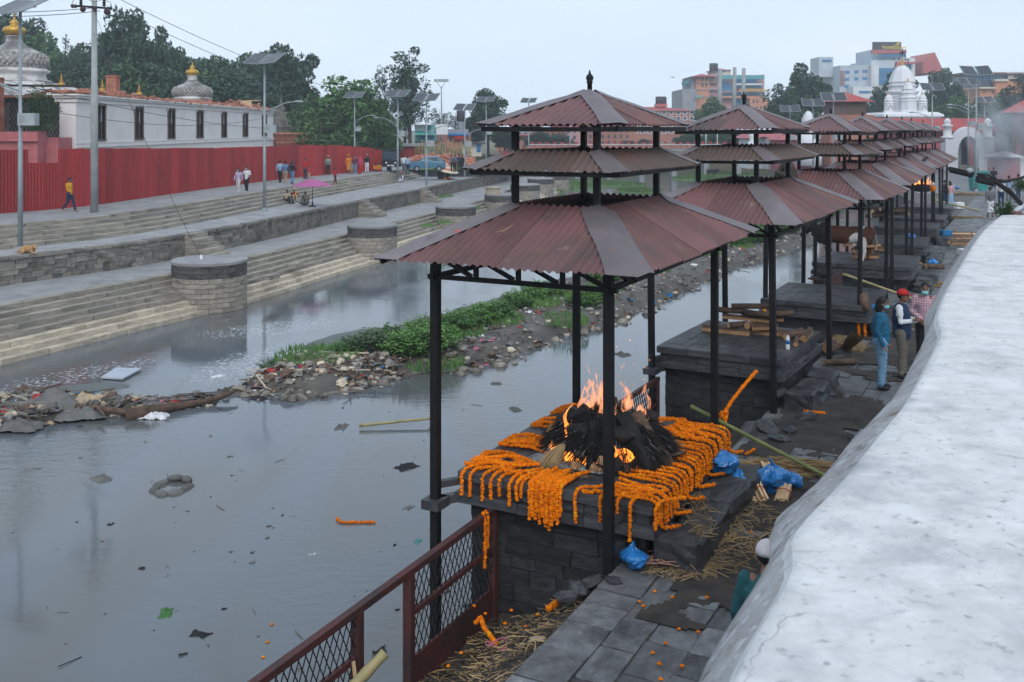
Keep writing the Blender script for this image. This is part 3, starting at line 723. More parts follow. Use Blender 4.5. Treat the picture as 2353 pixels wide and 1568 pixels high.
FA, FB = Vector((-.20, 12.05, 0)), Vector((-3.4, 5.7, 0)); fd = (FB - FA).normalized()
def fp(s, z): p = FA + fd * s; return Vector((p.x, p.y, z))
mb = MB(); mb.bar(fp(0, .31), fp(6.6, .31), .08, .07); mb.build('top_rail', MT['rust_red'], rail)
for s in (.06, 1.93, 2.84, 5.0):
    mb = MB(); mb.box((-.05, -.04, -1.2), (.05, .04, .29), 0, Matrix.Translation(fp(s, 0)) @ Matrix.Rotation(-TH, 4, 'Z')); mb.build('rail_post', MT['rust_red'], rail)
for a, b in ((.06, 1.93), (2.84, 5.0), (5.0, 6.6)):
    mb = MB(); mb.bar(fp(a, -.14), fp(b, -.14), .05, .06); mb.build('middle_rail', MT['rust_red'], rail)
    mb = MB(); mesh_panel(mb, fp(a, 0), fp(b, 0), -.62, .28); mb.build('mesh_panel', MT['black_steel'], rail)
    mb = MB(); mb.bar(fp(a, -.82), fp(b, -.82), .03, .42); mb.build('kick_plate', MT['rust_red'], rail)
rail2 = empty('river_railing', (0, 0, 0), label='rusty railing with diamond mesh between the burning pyre and the stacked firewood', cat='railing')
GA, GB = rw(-2.02, 7.15), rw(-2.02, 4.2)
mb = MB(); mb.bar(GA + Vector((0, 0, .31)), GB + Vector((0, 0, .31)), .07, .07); mb.build('top_rail', MT['rust_red'], rail2)
mb = MB(); mb.bar(GA + Vector((0, 0, -.14)), GB + Vector((0, 0, -.14)), .05, .06); mb.build('middle_rail', MT['rust_red'], rail2)
for q in (0.02, .55, 1):
    p = GA.lerp(GB, q); mb = MB(); mb.box((-.04, -.04, -1.2), (.04, .04, .29), 0, Matrix.Translation(p)); mb.build('rail_post', MT['rust_red'], rail2)
mb = MB(); mesh_panel(mb, GA, GB, -.62, .28); mb.build('mesh_panel', MT['black_steel'], rail2)
mb = MB(); mb.bar(GA + Vector((0, 0, -.82)), GB + Vector((0, 0, -.82)), .03, .42); mb.build('kick_plate', MT['rust_red'], rail2)
rail3 = empty('river_railing', (0, 0, 0), label='short rusty mesh railing below the bull beside the bare wet platform', cat='railing')
GA, GB = D(1857, 640, 27.5), D(1898, 645, 27.2)
mb = MB(); mb.bar(GA, GB, .05, .05); mesh_panel(mb, GA, GB, GA.z - .8, GA.z - .02, .12); mb.build('mesh_panel', MT['rust_red'], rail3)
mb = MB(); mb.bar(D(1898, 648, 27.2), D(1934, 625, 28.6), .06, .07); mb.build('top_rail', MT['rust_red'], rail3)
mb = MB(); a, b = D(1898, 665, 27.2), D(1934, 642, 28.6); mb.bar(a, b, .03, .42); mb.build('kick_plate', MT['rust_red'], rail3)

# ---- white parapet in the foreground
def dens(pts, z, n): 
    q = catmull([P(x, y, z) for (x, y) in pts], 8); L = sum((b - a).length for a, b in zip(q, q[1:])); out = resample(q, L / n); return (out + [q[-1]] * n)[:n + 1]
TT = [(1500, 2100), (1665, 1568), (1742, 1420), (1800, 1315), (1803, 1240), (1840, 1190), (1925, 1105), (1995, 1018), (2075, 922), (2122, 838), (2152, 772), (2152, 705), (2202, 612), (2252, 536), (2296, 497)]
SS = [(1400, 2100), (1612, 1568), (1690, 1430), (1765, 1310), (1768, 1245), (1790, 1195), (1890, 1105), (1968, 1010), (2050, 925), (2100, 835), (2133, 768), (2126, 735), (2148, 690), (2195, 605), (2248, 532), (2291, 496)]
n = 150; T = dens(TT, 3.6, n); S = dens(SS, 3.38, n); mb = MB(); cols = 26
for i in range(n + 1):
    # nearest partner on the lower line keeps both lines in step
    s = min(S, key=lambda q: (q.xy - T[i].xy).length); t = T[i]; row = []
    row += [Vector((s.x, s.y, -.3)), Vector((s.x, s.y, 1.8)), Vector((s.x, s.y, 3.2)), Vector((s.x, s.y, 3.4)), (s + t) / 2 + Vector((0, 0, .015)), Vector((t.x, t.y, 3.575)), t + RR * .022 + Vector((0, 0, .004))]
    for j in range(cols):
        w = (j + 1) / cols; p = t + RR * (2.7 * w ** 1.4) + Vector((0, 0, .02 * math.sin(w * 3) + .012)); row.append(p)
    for j, p in enumerate(row):
        a = .03 if j in (3, 4) else .016
        if j > 1:
            d = a * mnoise.noise(p * 2.3) + .4 * a * mnoise.noise(p * 9); p = p + Vector((d * .4, -d * .4, d))
        mb.v.append(tuple(p))
k = cols + 7
for i in range(n):
    for j in range(k - 1):
        a = i * k + j; mb.f.append((a, a + 1, a + k + 1, a + k)); mb.m.append(1 if j < 5 else 0); mb.sm.append(True)
e = n * k
mb.f.append(tuple(e + j for j in reversed(range(k)))); mb.m.append(1); mb.sm.append(False)
me = mb.mesh('parapet'); bm = bmesh.new(); bm.from_mesh(me); bmesh.ops.recalc_face_normals(bm, faces=bm.faces[:])
for f in bm.faces: pass
bm.to_mesh(me); bm.free()
tag(ob('parapet_wall', me, [MT['white_wall'], MT['white_rough']]), 'thick whitewashed parapet wall with a broken uneven edge above the walkway', 'wall')
# ------------------------------------------------------------------ far bank: red hoarding, whitewashed hostel, domes, lamps
FV = [(-170, 507), (0, 491), (99, 483), (211, 472), (297, 460), (379, 448), (495, 432), (626, 414.5), (748, 402), (847, 394), (886, 393)]
fc = resample(catmull([P(x, y, .75) for x, y in FV], 10), .92)
def interp(tab, x):
    for (a, ya), (b, yb) in zip(tab, tab[1:]):
        if a <= x <= b: return lerp(ya, yb, (x - a) / (b - a))
    return tab[0][1] if x < tab[0][0] else tab[-1][1]
TOPV = [(-170, 350), (0, 345), (270, 341), (500, 340), (630, 336), (690, 333.7), (781, 334.6), (850, 339), (866, 343), (886, 356)]
fence = empty('corrugated_fence', (0, 0, 0), label='tall dark red corrugated metal hoarding along the upper walkway', cat='fence')
for i in range(len(fc) - 1):
    a, b = fc[i], fc[i + 1]; vx = CX + F * (a.x + b.x) / 2 / ((a.y + b.y) / 2)
    zt = D(vx, interp(TOPV, vx), (a.y + b.y) / 2).z + rng.uniform(-.02, .02)
    if 76 < vx < 134: zt = D(vx, 375, a.y).z
    d = (b - a).normalized(); nn = Vector((d.y, -d.x, 0)); mb = MB(); N = 20; tl = rng.uniform(-.015, .015)
    for k in range(N + 1):
        p = a.lerp(b, k / N * 1.03) + nn * (.022 * (1 if (k // 2) % 2 else -1) + tl)
        mb.v += [(p.x, p.y, .74), (p.x, p.y, zt)]
    for k in range(N): mb.f.append((2 * k, 2 * k + 2, 2 * k + 3, 2 * k + 1)); mb.m.append(0); mb.sm.append(False)
    mb.build('fence_panel', MT['fence_red'], fence)
# the long whitewashed building
XB = -26.5
def yb(vx): return F * XB / (vx - CX)
hall = empty('white_hall', (XB, 60.5, .62), label='long whitewashed hall with narrow dark windows and a brick rubble roof edge', cat='building')
hall.location = (0, 0, 0)
y0, y1 = 60.5, 110.5
def zr(y): return lerp(7.12, 6.88, (y - y0) / (y1 - y0))
mb = MB(); WIN = []
for vx0, vx1 in ((219, 241), (310, 328), (386, 401), (452, 466), (509, 520), (558, 569), (602, 612)): WIN.append((yb(vx0), yb(vx1)))
ZB, ZT = 4.22, 6.4
# wall with real window openings
ys = [y0] + [v for w in WIN for v in w] + [y1]
for i in range(len(ys) - 1):
    a, b = ys[i], ys[i + 1]
    if i % 2 == 0: mb.box((XB - .4, a, .5), (XB, b, 6.9))
    else: mb.box((XB - .4, a, .5), (XB, b, ZB)); mb.box((XB - .4, a, ZT), (XB, b, 6.9))
mb.box((XB - 10, y0 + 4, .5), (XB - .4, y1, 6.6)); mb.box((XB - 1.0, y0, .5), (XB - .4, y0 + 4, 6.9))
mb.build('wall', MT['plaster_white'], hall)
for za, zb, pr in ((6.55, 6.66, .10), (6.66, 6.8, .05), (6.8, 6.94, .22), (6.94, 7.04, .34)):
    mb = MB(); mb.box((XB - 1.3, y0 - pr, za), (XB + pr, y1 + .1, zb - .003)); mb.build('cornice', MT['plaster_white'], hall)
mb = MB(); mb.box((XB - .01, y0 - .12, 3.75), (XB + .12, y1, 3.92)); mb.build('string_course', MT['plaster_white'], hall)
mb = MB(); mb.box((XB - .01, y0 - .08, 4.0), (XB + .06, y1, 4.08)); mb.build('string_course', MT['plaster_white'], hall)
for a, b in WIN:
    w = empty('window', (0, 0, 0)); w.parent = hall
    g = MB(); g.box((XB - .3, a, ZB), (XB - .26, b, ZT)); g.build('shutter', MT['wood_dark'], w)
    t = MB(); t.box((XB - .18, a - .1, ZB), (XB + .06, a, ZT + .1)); t.box((XB - .18, b, ZB), (XB + .06, b + .1, ZT + .1)); t.box((XB - .18, a - .1, ZT), (XB + .07, b + .1, ZT + .1)); t.box((XB - .2, a - .12, ZB - .1), (XB + .1, b + .12, ZB)); t.build('frame', MT['wood_trim'], w)
    for k in range(7):
        yk = lerp(a, b, (k + .5) / 7); t = MB(); t.box((XB - .12, yk - .018, ZB), (XB - .08, yk + .018, ZB + 1.1)); t.build('bar', MT['wood_dark'], w)
    t = MB(); t.box((XB - .13, a, ZB + 1.1), (XB - .06, b, ZB + 1.17)); t.build('rail', MT['wood_dark'], w)
    for yy in (a - .28, b + .16):
        t = MB(); t.lathe([(.02, 0), (.09, .05), (.07, .2), (.12, .26), (.1, .32)], 8, (XB + .07, yy, ZT - .12)); t.build('scroll', MT['plaster_white'], w)
# brick rubble along the broken roof edge
RB = [block_mesh(120 + s, .06, .08) for s in range(3)]
for m_ in RB: m_.materials.append(MT['brick_rubble'])
for k in range(230):
    y = lerp(y0 - .3, y1, (k / 230) ** 1.25); hump = .45 * max(0, mnoise.noise(Vector((y * .35, 2, 0)))) 
    for q in range(1):
        o = ob('roof_brick', rng.choice(RB), None, hall); o.location = (XB + rng.uniform(-.5, .3), y, zr(y) - .02 + rng.random() * (.1 + hump)); o.scale = (.26, .36, .13); o.rotation_euler = (rng.uniform(-.25, .25), rng.uniform(-.25, .25), rng.uniform(-.6, .6))
mb = MB()
for k in range(500):
    y = rng.uniform(y0 - .3, y1); h = .2 + 1.0 * max(0, mnoise.noise(Vector((y * .25, 7, 0))))
    mb.box((-.5, -.5, -.5), (.5, .5, .5), 0, Matrix.Translation((XB - rng.uniform(.3, 2.2), y, 7.04 + rng.random() * h)) @ Matrix.Rotation(rng.uniform(0, 3), 4, 'Z') @ Matrix.Rotation(rng.uniform(-.4, .4), 4, 'X') @ Matrix.Diagonal((.26, .4, .14, 1)))
o = mb.build('roof_rubble', MT['brick_rubble'], hall); o['kind'] = 'stuff'
mb = MB(); mb.box((XB - 10, y0 + 1, 6.85), (XB - .4, y1, 7.0)); mb.build('roof_slab', MT['brick_rubble'], hall)
# porch recess with wire screen, pink base, shrub, brick tower on its left
por = empty('brick_tower', (0, 0, 0), label='ruined brick tower with wooden roof beams and a pink niche base', cat='building')
mb = MB(); mb.box((-40, 55.5, .5), (-30.6, 60, 8.0)); mb.build('wall', MT['brick_red'], por)
for zc in range(30):
    for xc in range(9):
        if rng.random() < .8:
            o = ob('brick', RBK, None, por) if False else None
mb = MB(); mb.box((-31.5, 62.4, 3.5), (-27.3, 63, 7.0)); mb.build('recess_wall', MT['wood_dark'], por)
mb = MB(); mb.box((-34, 58.6, .5), (-26.7, 60.4, 4.4)); mb.build('pink_base', MT['pink_wall'], por)
mb = MB(); mb.box((-30.4, 57.5, .5), (-27.4, 58.6, 4.75)); mb.build('pink_pier', MT['pink_wall'], por)
mb = MB(); mb.box((-30.3, 57.38, 1.6), (-28.0, 57.5, 1.75)); mb.box((-30.5, 57.3, 4.2), (-27.3, 57.5, 4.35)); mb.box((-29.7, 57.44, 2.0), (-29.55, 57.5, 3.3)); mb.box((-28.6, 57.44, 2.0), (-28.45, 57.5, 3.3)); mb.build('pink_moulding', MT['pink_wall'], por)
mb = MB(); mesh_panel(mb, (-32, 61.8, 0), (-27.6, 61.8, 0), 4.2, 6.9, .22, .012); mb.build('wire_screen', MT['galv'], por)
for a, b in (((-36, 55, 7.9), (-29.2, 55.2, 7.9)), ((-36, 54.9, 8.2), (-31, 60, 8.1)), ((-37, 55, 9.6), (-30.2, 55.1, 8.1)), ((-36.5, 56.5, 9.4), (-31.2, 56.7, 8.4)), ((-36, 58, 9.3), (-31, 58, 8.3)), ((-31.2, 60.2, 7.55), (-26.4, 60.3, 7.5)), ((-30.6, 55.2, 1.5), (-29.9, 55.3, 7.4))):
    mb = MB(); mb.bar(a, b, .12, .14); mb.build('timber', MT['wood_dark'], por)
BR = block_mesh(130, .03, .02); BR.materials.append(MT['brick_rubble'])
for zc in range(22):
    for xc in range(12):
        if rng.random() < .88:
            o = ob('brick', BR, None, por); o.location = (-33.6 + xc * .26 + (zc % 2) * .13, 55.46 + rng.uniform(-.02, .02), 3.2 + zc * .2); o.scale = (.245, .12, .18)
def dome_prof(r, zs):
    return [(a * r, b * zs * r) for a, b in ((1.12, -.3), (1.12, -.2), (.98, -.18), (.93, 0), (.93, .1), (1.04, .16), (1.06, .24), (.98, .3), (.93, .36), (.96, .42), (1.02, .55), (1.03, .72), (.96, .9), (.80, 1.05), (.58, 1.2), (.40, 1.32), (.30, 1.44), (.25, 1.56), (.24, 1.72), (.30, 1.76), (.18, 1.8))]
def dome(c, r, zs, label):
    root = empty('temple_dome', c, label=label, cat='dome')
    pr = dome_prof(r, zs); mb = MB(); mb.lathe(pr[:11], 40); mb.build('drum', MT['dirty_white'], root)
    mb = MB(); mb.lathe(pr[10:17], 40); mb.build('bell', MT['dome_scale'], root)
    for row in range(5):                                           # scale tiles round the bell
        zz = lerp(.46, .92, row / 4) * zs * r; rr = interp([(b, a) for a, b in pr[9:]], zz)
        nT = 34
        for k in range(nT):
            a = 2 * math.pi * (k + .5 * (row % 2)) / nT
            if math.sin(a) > .3: continue
            o = ob('scale_tile', TILE, None, root); o.location = (rr * math.cos(a), rr * math.sin(a), zz); o.rotation_euler = (0, -.2, a); o.scale = (.05 * r, .085 * r, .075 * r)
    mb = MB(); mb.lathe(pr[16:], 24); mb.build('neck', MT['dirty_white'], root)
    mb = MB(); mb.lathe([(a * r, b * zs * r) for a, b in ((.18, 1.8), (.30, 1.9), (.36, 2.02), (.30, 2.16), (.16, 2.22), (.10, 2.3), (.15, 2.38), (.10, 2.46), (.04, 2.5), (.02, 2.75))], 20); mb.build('gilt_finial', MT['gold'], root)
    return root
TILE = MB().ball((0, 0, 0), 1, 6, 4).mesh('tile'); TILE.materials.append(MT['dome_scale'])
d1 = dome((-37.5, 75, 8.9), 2.35, .72, 'large weathered scale patterned dome with gilt finial behind the first solar lamp')
mb = MB(); mb.add([(-5, -5, -1.6), (5, -5, -1.6), (5, 5, -1.6), (-5, 5, -1.6), (-2.6, -2.6, -.5), (2.6, -2.6, -.5), (2.6, 2.6, -.5), (-2.6, 2.6, -.5)], [(0, 1, 5, 4), (1, 2, 6, 5), (2, 3, 7, 6), (3, 0, 4, 7), (4, 5, 6, 7)]); mb.build('skirt_roof', MT['dirty_white'], d1)
mb = MB(); mb.box((-4.8, -4.8, -9), (4.8, 4.8, -1.62)); mb.build('base', MT['brick_red'], d1)
d2 = dome((-30.5, 95, 7.5), 1.78, .78, 'smaller weathered dome with gilt finial above the white hall roof')
mb = MB(); mb.lathe([(2.9, -.75), (2.6, -.6), (2.1, -.5)], 4); mb.build('skirt_roof', MT['dirty_white'], d2)
for vx, vy, Y, nm in ((141, 190, 70, 'small gilt spire on the ruined roof beside the large dome'), (235, 204, 68, 'small gilt spire on the hall roof beside the brick chimney'), (320, 212, 78, 'small gilt spire on the hall roof between chimney and smaller dome')):
    p = D(vx, vy, Y); mb = MB(); mb.lathe([(.22, -.2), (.2, 0), (.07, .03), (.07, .1), (.15, .14), (.06, .2), (.06, .26), (.11, .3), (.04, .36), (.04, .42), (.07, .46), (.02, .52), (.01, .7)], 12, smooth=False); tag(mb.build('gilt_spire', MT['gold'], None, p), nm, 'spire')
p = D(260, 205, 72); ch = empty('brick_chimney', p, label='square brick chimney with a broken strut on the hall roof', cat='chimney')
mb = MB(); mb.box((-.36, -.36, -.6), (.36, .36, .85)); mb.box((-.4, -.4, .85), (.4, .4, .97)); mb.build('stack', MT['brick_red'], ch)
for zc in range(7):
    for xc in range(3):
        o = ob('brick', BR, None, ch); o.location = (-.24 + xc * .24 + (zc % 2) * .04, -.36, -.3 + zc * .16); o.scale = (.22, .1, .14)
mb = MB(); mb.bar((.1, 0, .9), (-.65, .1, 2.3), .07); mb.build('strut', MT['wood_dark'], ch)
p = D(565, 243, 104); mb = MB(); mb.box((-.8, -.1, -.5), (.8, .1, .5)); mb.bar((-1.1, 0, .5), (2.2, 0, .5), .08); tag(mb.build('roof_hatch', MT['cut_pale'], None, p, -.6), 'pale board hatch propped on the far end of the hall roof', 'hatch')
# brick range under repair with bamboo scaffold
br = empty('brick_range', (0, 0, 0), label='low brick range with niches behind bamboo scaffold poles', cat='building')
A_, B_ = Vector((-26.3, 111, 0)), Vector((-19.4, 122, 0)); dd = (B_ - A_).normalized(); ang = math.atan2(dd.y, dd.x); MM = Matrix.Translation(A_) @ Matrix.Rotation(ang, 4, 'Z'); LL = (B_ - A_).length
mb = MB(); mb.box((0, 0, .5), (LL, 3, 4.3), 0, MM); mb.build('wall', MT['brick_red'], br)
mb = MB(); mb.box((-.1, -.2, 4.3), (LL + .1, 3, 4.5), 0, MM); mb.box((-.1, -.15, 3.3), (LL + .1, .2, 3.42), 0, MM); mb.build('coping', MT['brick_rubble'], br)
for k in range(14):
    mb = MB(); x = (k + .5) * LL / 14; mb.box((x - .3, -.12, 3.5), (x - .22, .05, 4.2), 0, MM); mb.box((x + .22, -.12, 3.5), (x + .3, .05, 4.2), 0, MM); mb.box((x - .3, -.13, 4.2), (x + .3, .05, 4.28), 0, MM); mb.build('niche_frame', MT['brick_rubble'], br)
for k in range(13):
    vx = 640 + k * 14.5 + rng.uniform(-4, 4); Y = lerp(104, 116, k / 13); a = D(vx + rng.uniform(0, 12), 336, Y); b = D(vx, rng.uniform(248, 292), Y); mb = MB(); mb.tube([a, b], .022, 5); tag(mb.build('scaffold_pole', MT['bark_log']), 'thin bamboo scaffold pole standing before the brick range', 'pole', 'bamboo scaffold poles')
mb = MB(); mb.tube([D(640, 322, 108), D(835, 324, 114)], .022, 5); tag(mb.build('scaffold_rail', MT['bark_log']), 'horizontal bamboo rail tied across the scaffold poles', 'pole')
p = D(646, 300, 125); sp = MB(); sp.lathe([(1.6, -2), (1.6, .3), (1.7, .4), (1.5, .5), (1.45, .9), (1.25, 1.0), (1.2, 1.5), (1.0, 1.6), (.9, 2.2), (.65, 2.3), (.5, 2.9), (.3, 3.0), (.15, 3.6), (.02, 4.0)], 10, smooth=False); tag(sp.build('stone_shikhara', MT['stone_wall'], None, p), 'grey tapered stone shrine tower at the end of the white hall', 'shrine')
p = D(745, 303, 118); sp = empty('small_pagoda', p, label='small dark pagoda roof behind the brick range', cat='shrine')
for (r0, z0, r1, z1) in ((2.6, 0, 1.2, .75), (1.7, .95, .5, 1.5), (.9, 1.7, .05, 2.4)):
    mb = MB(); mb.lathe([(r0, z0), (r1, z1)], 4, smooth=False); mb.build('roof', MT['wood_dark'], sp)
mb = MB(); mb.box((-1, -1, -3), (1, 1, .3)); mb.box((-.4, -.4, .3), (.4, .4, 1.9)); mb.build('core', MT['brick_red'], sp)

# ---- lamps
def solar_lamp(base, H, face, arm_side, label, tilt=27, box=True, pan=1.0):
    root = empty('solar_street_lamp', base, label=label, cat='street lamp', group='solar street lamps')
    g = MT['galv']
    mb = MB(); mb.tube([(0, 0, -.1), (0, 0, H * .45), (0, 0, H * .452), (0, 0, H)], [.105, .09, .075, .06], 10); mb.build('pole', g, root)
    mb = MB(); mb.lathe([(.22, 0), (.22, .03), (.13, .04), (.12, .2)], 10); mb.build('base_plate', g, root)
    for s in (-1, 1):
        pm_ = MB(); Mx = Matrix.Translation((0, 0, H)) @ Matrix.Rotation(face, 4, 'Z') @ Matrix.Translation((s * (pan * .5 + .07), 0, .12)) @ Matrix.Rotation(R(tilt), 4, 'X') @ Matrix.Rotation(R(-4 * s), 4, 'Y')
        pm_.box((-pan / 2, -.75, -.015), (pan / 2, .75, .005), 0, Mx); pm_.box((-pan / 2 + .03, -.72, .006), (pan / 2 - .03, .72, .02), 1, Mx)
        pm_.bar(Mx @ Vector((-pan / 2, -.75, 0)), Mx @ Vector((pan / 2, -.75, 0)), .05, .05, 2); pm_.bar(Mx @ Vector((-pan / 2, .75, 0)), Mx @ Vector((pan / 2, .75, 0)), .05, .05, 2)
        pm_.bar(Mx @ Vector((-pan / 2, -.75, 0)), Mx @ Vector((-pan / 2, .75, 0)), .05, .05, 2); pm_.bar(Mx @ Vector((pan / 2, -.75, 0)), Mx @ Vector((pan / 2, .75, 0)), .05, .05, 2)
        pm_.build('solar_panel', [MT['panel_under'], MT['panel_dark'], MT['galv']], root)
    mb = MB(); Mx = Matrix.Translation((0, 0, H)) @ Matrix.Rotation(face, 4, 'Z'); mb.bar(Mx @ Vector((-.9, 0, .05)), Mx @ Vector((.9, 0, .05)), .05); mb.build('panel_bracket', g, root)
    z = H * .66; ax = Vector((math.cos(arm_side), math.sin(arm_side), 0)); mb = MB()
    mb.tube([Vector((0, 0, z)), Vector((0, 0, z + .25)) + ax * .6, Vector((0, 0, z + .55)) + ax * 1.3, Vector((0, 0, z + .62)) + ax * 1.9], .035, 8); mb.tube([Vector((0, 0, z - .35)), Vector((0, 0, z + .3)) + ax * .8], .025, 6); mb.build('arm', g, root)
    q = Vector((0, 0, z + .62)) + ax * 2.05; mb = MB(); mb.ball(q, .3, 10, 6, 0, (1, .45, .25), mat=Matrix.Rotation(arm_side, 3, 'Z')); mb.build('lamp_head', MT['box_grey'], root)
    if box:
        mb = MB(); zz = H * .52; mb.box((.02, -.28, zz), (.72, .12, zz + .5)); mb.build('battery_box', MT['box_grey'], root)
        for k in range(3): m2 = MB(); m2.box((.1, -.285, zz + .15 + k * .09), (.35, -.281, zz + .18 + k * .09)); m2.build('louvre', MT['panel_under'], root)
    return root
solar_lamp(P(47, 578, Z_MID), 9.9, R(-25), R(190), 'tall solar lamp on the terrace beside the sleeping dog')
solar_lamp(P(608, 485, Z_MID), 9.2, R(-18), R(10), 'solar lamp between the masked couple and the purple parasol')
solar_lamp(Vector((-10.9, 95, Z_MID)), 8.3, R(-15), R(190), 'solar lamp with its arm over the steps, by the seated old man')
solar_lamp(P(980, 455, Z_LOW), 8.8, R(-15), R(12), 'solar lamp standing beside the red box')
solar_lamp(P(1068, 431, Z_LOW), 8.3, R(-15), R(12), 'solar lamp past the striped umbrella by the terrace wall')
solar_lamp(D(815, 390, 112), 8.3, R(-15), R(10), 'solar lamp half hidden in the leafy green tree behind the hoarding')
for vx, vy, Y, tp in ((1117, 395, 125, 'solar lamp beyond the striped umbrella, carrying white loudspeakers'), (1215, 380, 140, 'far solar lamp before the magenta hall, seen under the top pavilion roof'), (1310, 375, 150, 'farther solar lamp before the brick hotel, seen under the top pavilion roof')):
    solar_lamp(D(vx, vy, Y), 9.0, R(-15), R(10), tp)
# overhead line pole
p = P(217, 488, Z_TOP); up_ = empty('utility_pole', p, label='round concrete power pole with crossarm and dark insulators', cat='utility pole')
mb = MB(); mb.tube([(0, 0, -.1), (0, 0, 6.3), (0, 0, 6.32), (0, 0, 12.2)], [.19, .17, .15, .12], 12); mb.build('pole', MT['concrete_pole'], up_)
mb = MB(); mb.bar((-1.1, -.15, 10.3), (.95, -.15, 10.15), .09, .1); mb.build('crossarm', MT['black_steel'], up_)
for x, z, r in ((-.45, 10.1, .15), (.75, 9.98, .17), (-.95, 10.25, .1), (-.82, 10.25, .1), (.15, 10.1, .1)):
    mb = MB(); mb.lathe([(.03, -.06), (r, -.04), (r * .9, .02), (.04, .06)], 12); mb.v = [(x, v[2] * .8 - .25 + v[1] * .4, z + v[1]) for v in mb.v] if False else [(x + v[0], v[2] - .25, z + v[1]) for v in mb.v]; mb.build('insulator', MT['wood_dark'], up_)
for x in (-.6, .55):
    mb = MB(); mb.lathe([(.04, 0), (.1, .05), (.05, .12), (.1, .17), (.05, .24), (.09, .3), (.03, .36)], 10, (x, -.15, 10.25)); mb.build('insulator', MT['black_steel'], up_)
mb = MB(); mb.tube([(-1.05, -.2, 10.3), (-.9, -.2, 10.72), (-.5, -.2, 10.72), (.1, -.2, 10.45), (.5, -.2, 10.6), (.9, -.2, 10.45), (.95, -.2, 10.15)], .014, 5); mb.build('jumper_wire', MT['black_steel'], up_)
def cable(a, b, sag, label, r=.016, n=20):
    mb = MB(); mb.tube([a.lerp(b, i / n) - Vector((0, 0, sag * 4 * (i / n) * (1 - i / n))) for i in range(n + 1)], r, 5, cap=False); tag(mb.build('power_cable', MT['t_black']), label, 'cable')
cross = p + Vector((0, 0, 10.2))
cable(cross, D(-120, 28, 40), .1, 'upper power cable leaving the utility pole past the first solar panel'); cable(cross + Vector((.3, 0, -.15)), D(-120, 38, 41), .12, 'lower power cable leaving the utility pole past the first solar panel')
cable(cross + Vector((.8, 0, 0)), D(905, 268, 98), .6, 'power cable running from the crossarm down to the lamp by the seated old man'); cable(D(262, -8, 48), D(905, 232, 98), .9, 'power cable dropping across the sky over the small dome')
cable(D(-40, 226, 45), D(640, 262, 100), 1.2, 'sagging cable strung across the white hall windows'); cable(D(-40, 170, 50), D(905, 282, 98), 1.6, 'long sagging cable crossing in front of the domes')
cable(cross + Vector((.2, -.1, -.6)), P(462, 592, -.55) , .5, 'thin guy wire from the utility pole down to the large bastion', .01)
mb = MB(); q = P(462, 592, -.5); mb.tube([q + Vector((0, 0, .1)), q + Vector((.05, -.1, -.1)), q + Vector((.12, -.25, -.35))], [.05, .07, .03], 6); tag(mb.build('white_rag', MT['t_white']), 'white rag knotted to the guy wire on the large bastion', 'rag')
# tall floodlight mast with banner
p = D(1016, 376, 124); fm = empty('floodlight_mast', p, label='tall mast with floodlights and a white banner behind the blue car', cat='mast')
mb = MB(); mb.tube([(0, 0, -.1), (-.1, 0, 9.6)], [.12, .07], 8); mb.build('pole', MT['galv'], fm)
mb = MB(); mb.bar((-.1, 0, 9.3), (-.7, 0, 10.3), .06); mb.bar((-.1, 0, 9.3), (.45, 0, 10.3), .06); mb.bar((-.8, 0, 10.2), (.6, 0, 10.2), .06); mb.build('bracket', MT['galv'], fm)
for x in (-.8, -.3, .15, .6):
    mb = MB(); mb.box((x - .2, -.15, 10.2), (x + .2, .15, 10.5)); mb.build('floodlight', MT['box_grey'], fm)
mb = MB(); mb.box((-.75, -.1, 3.6), (.7, -.07, 4.9)); mb.build('banner', MT['plastic_white'], fm)
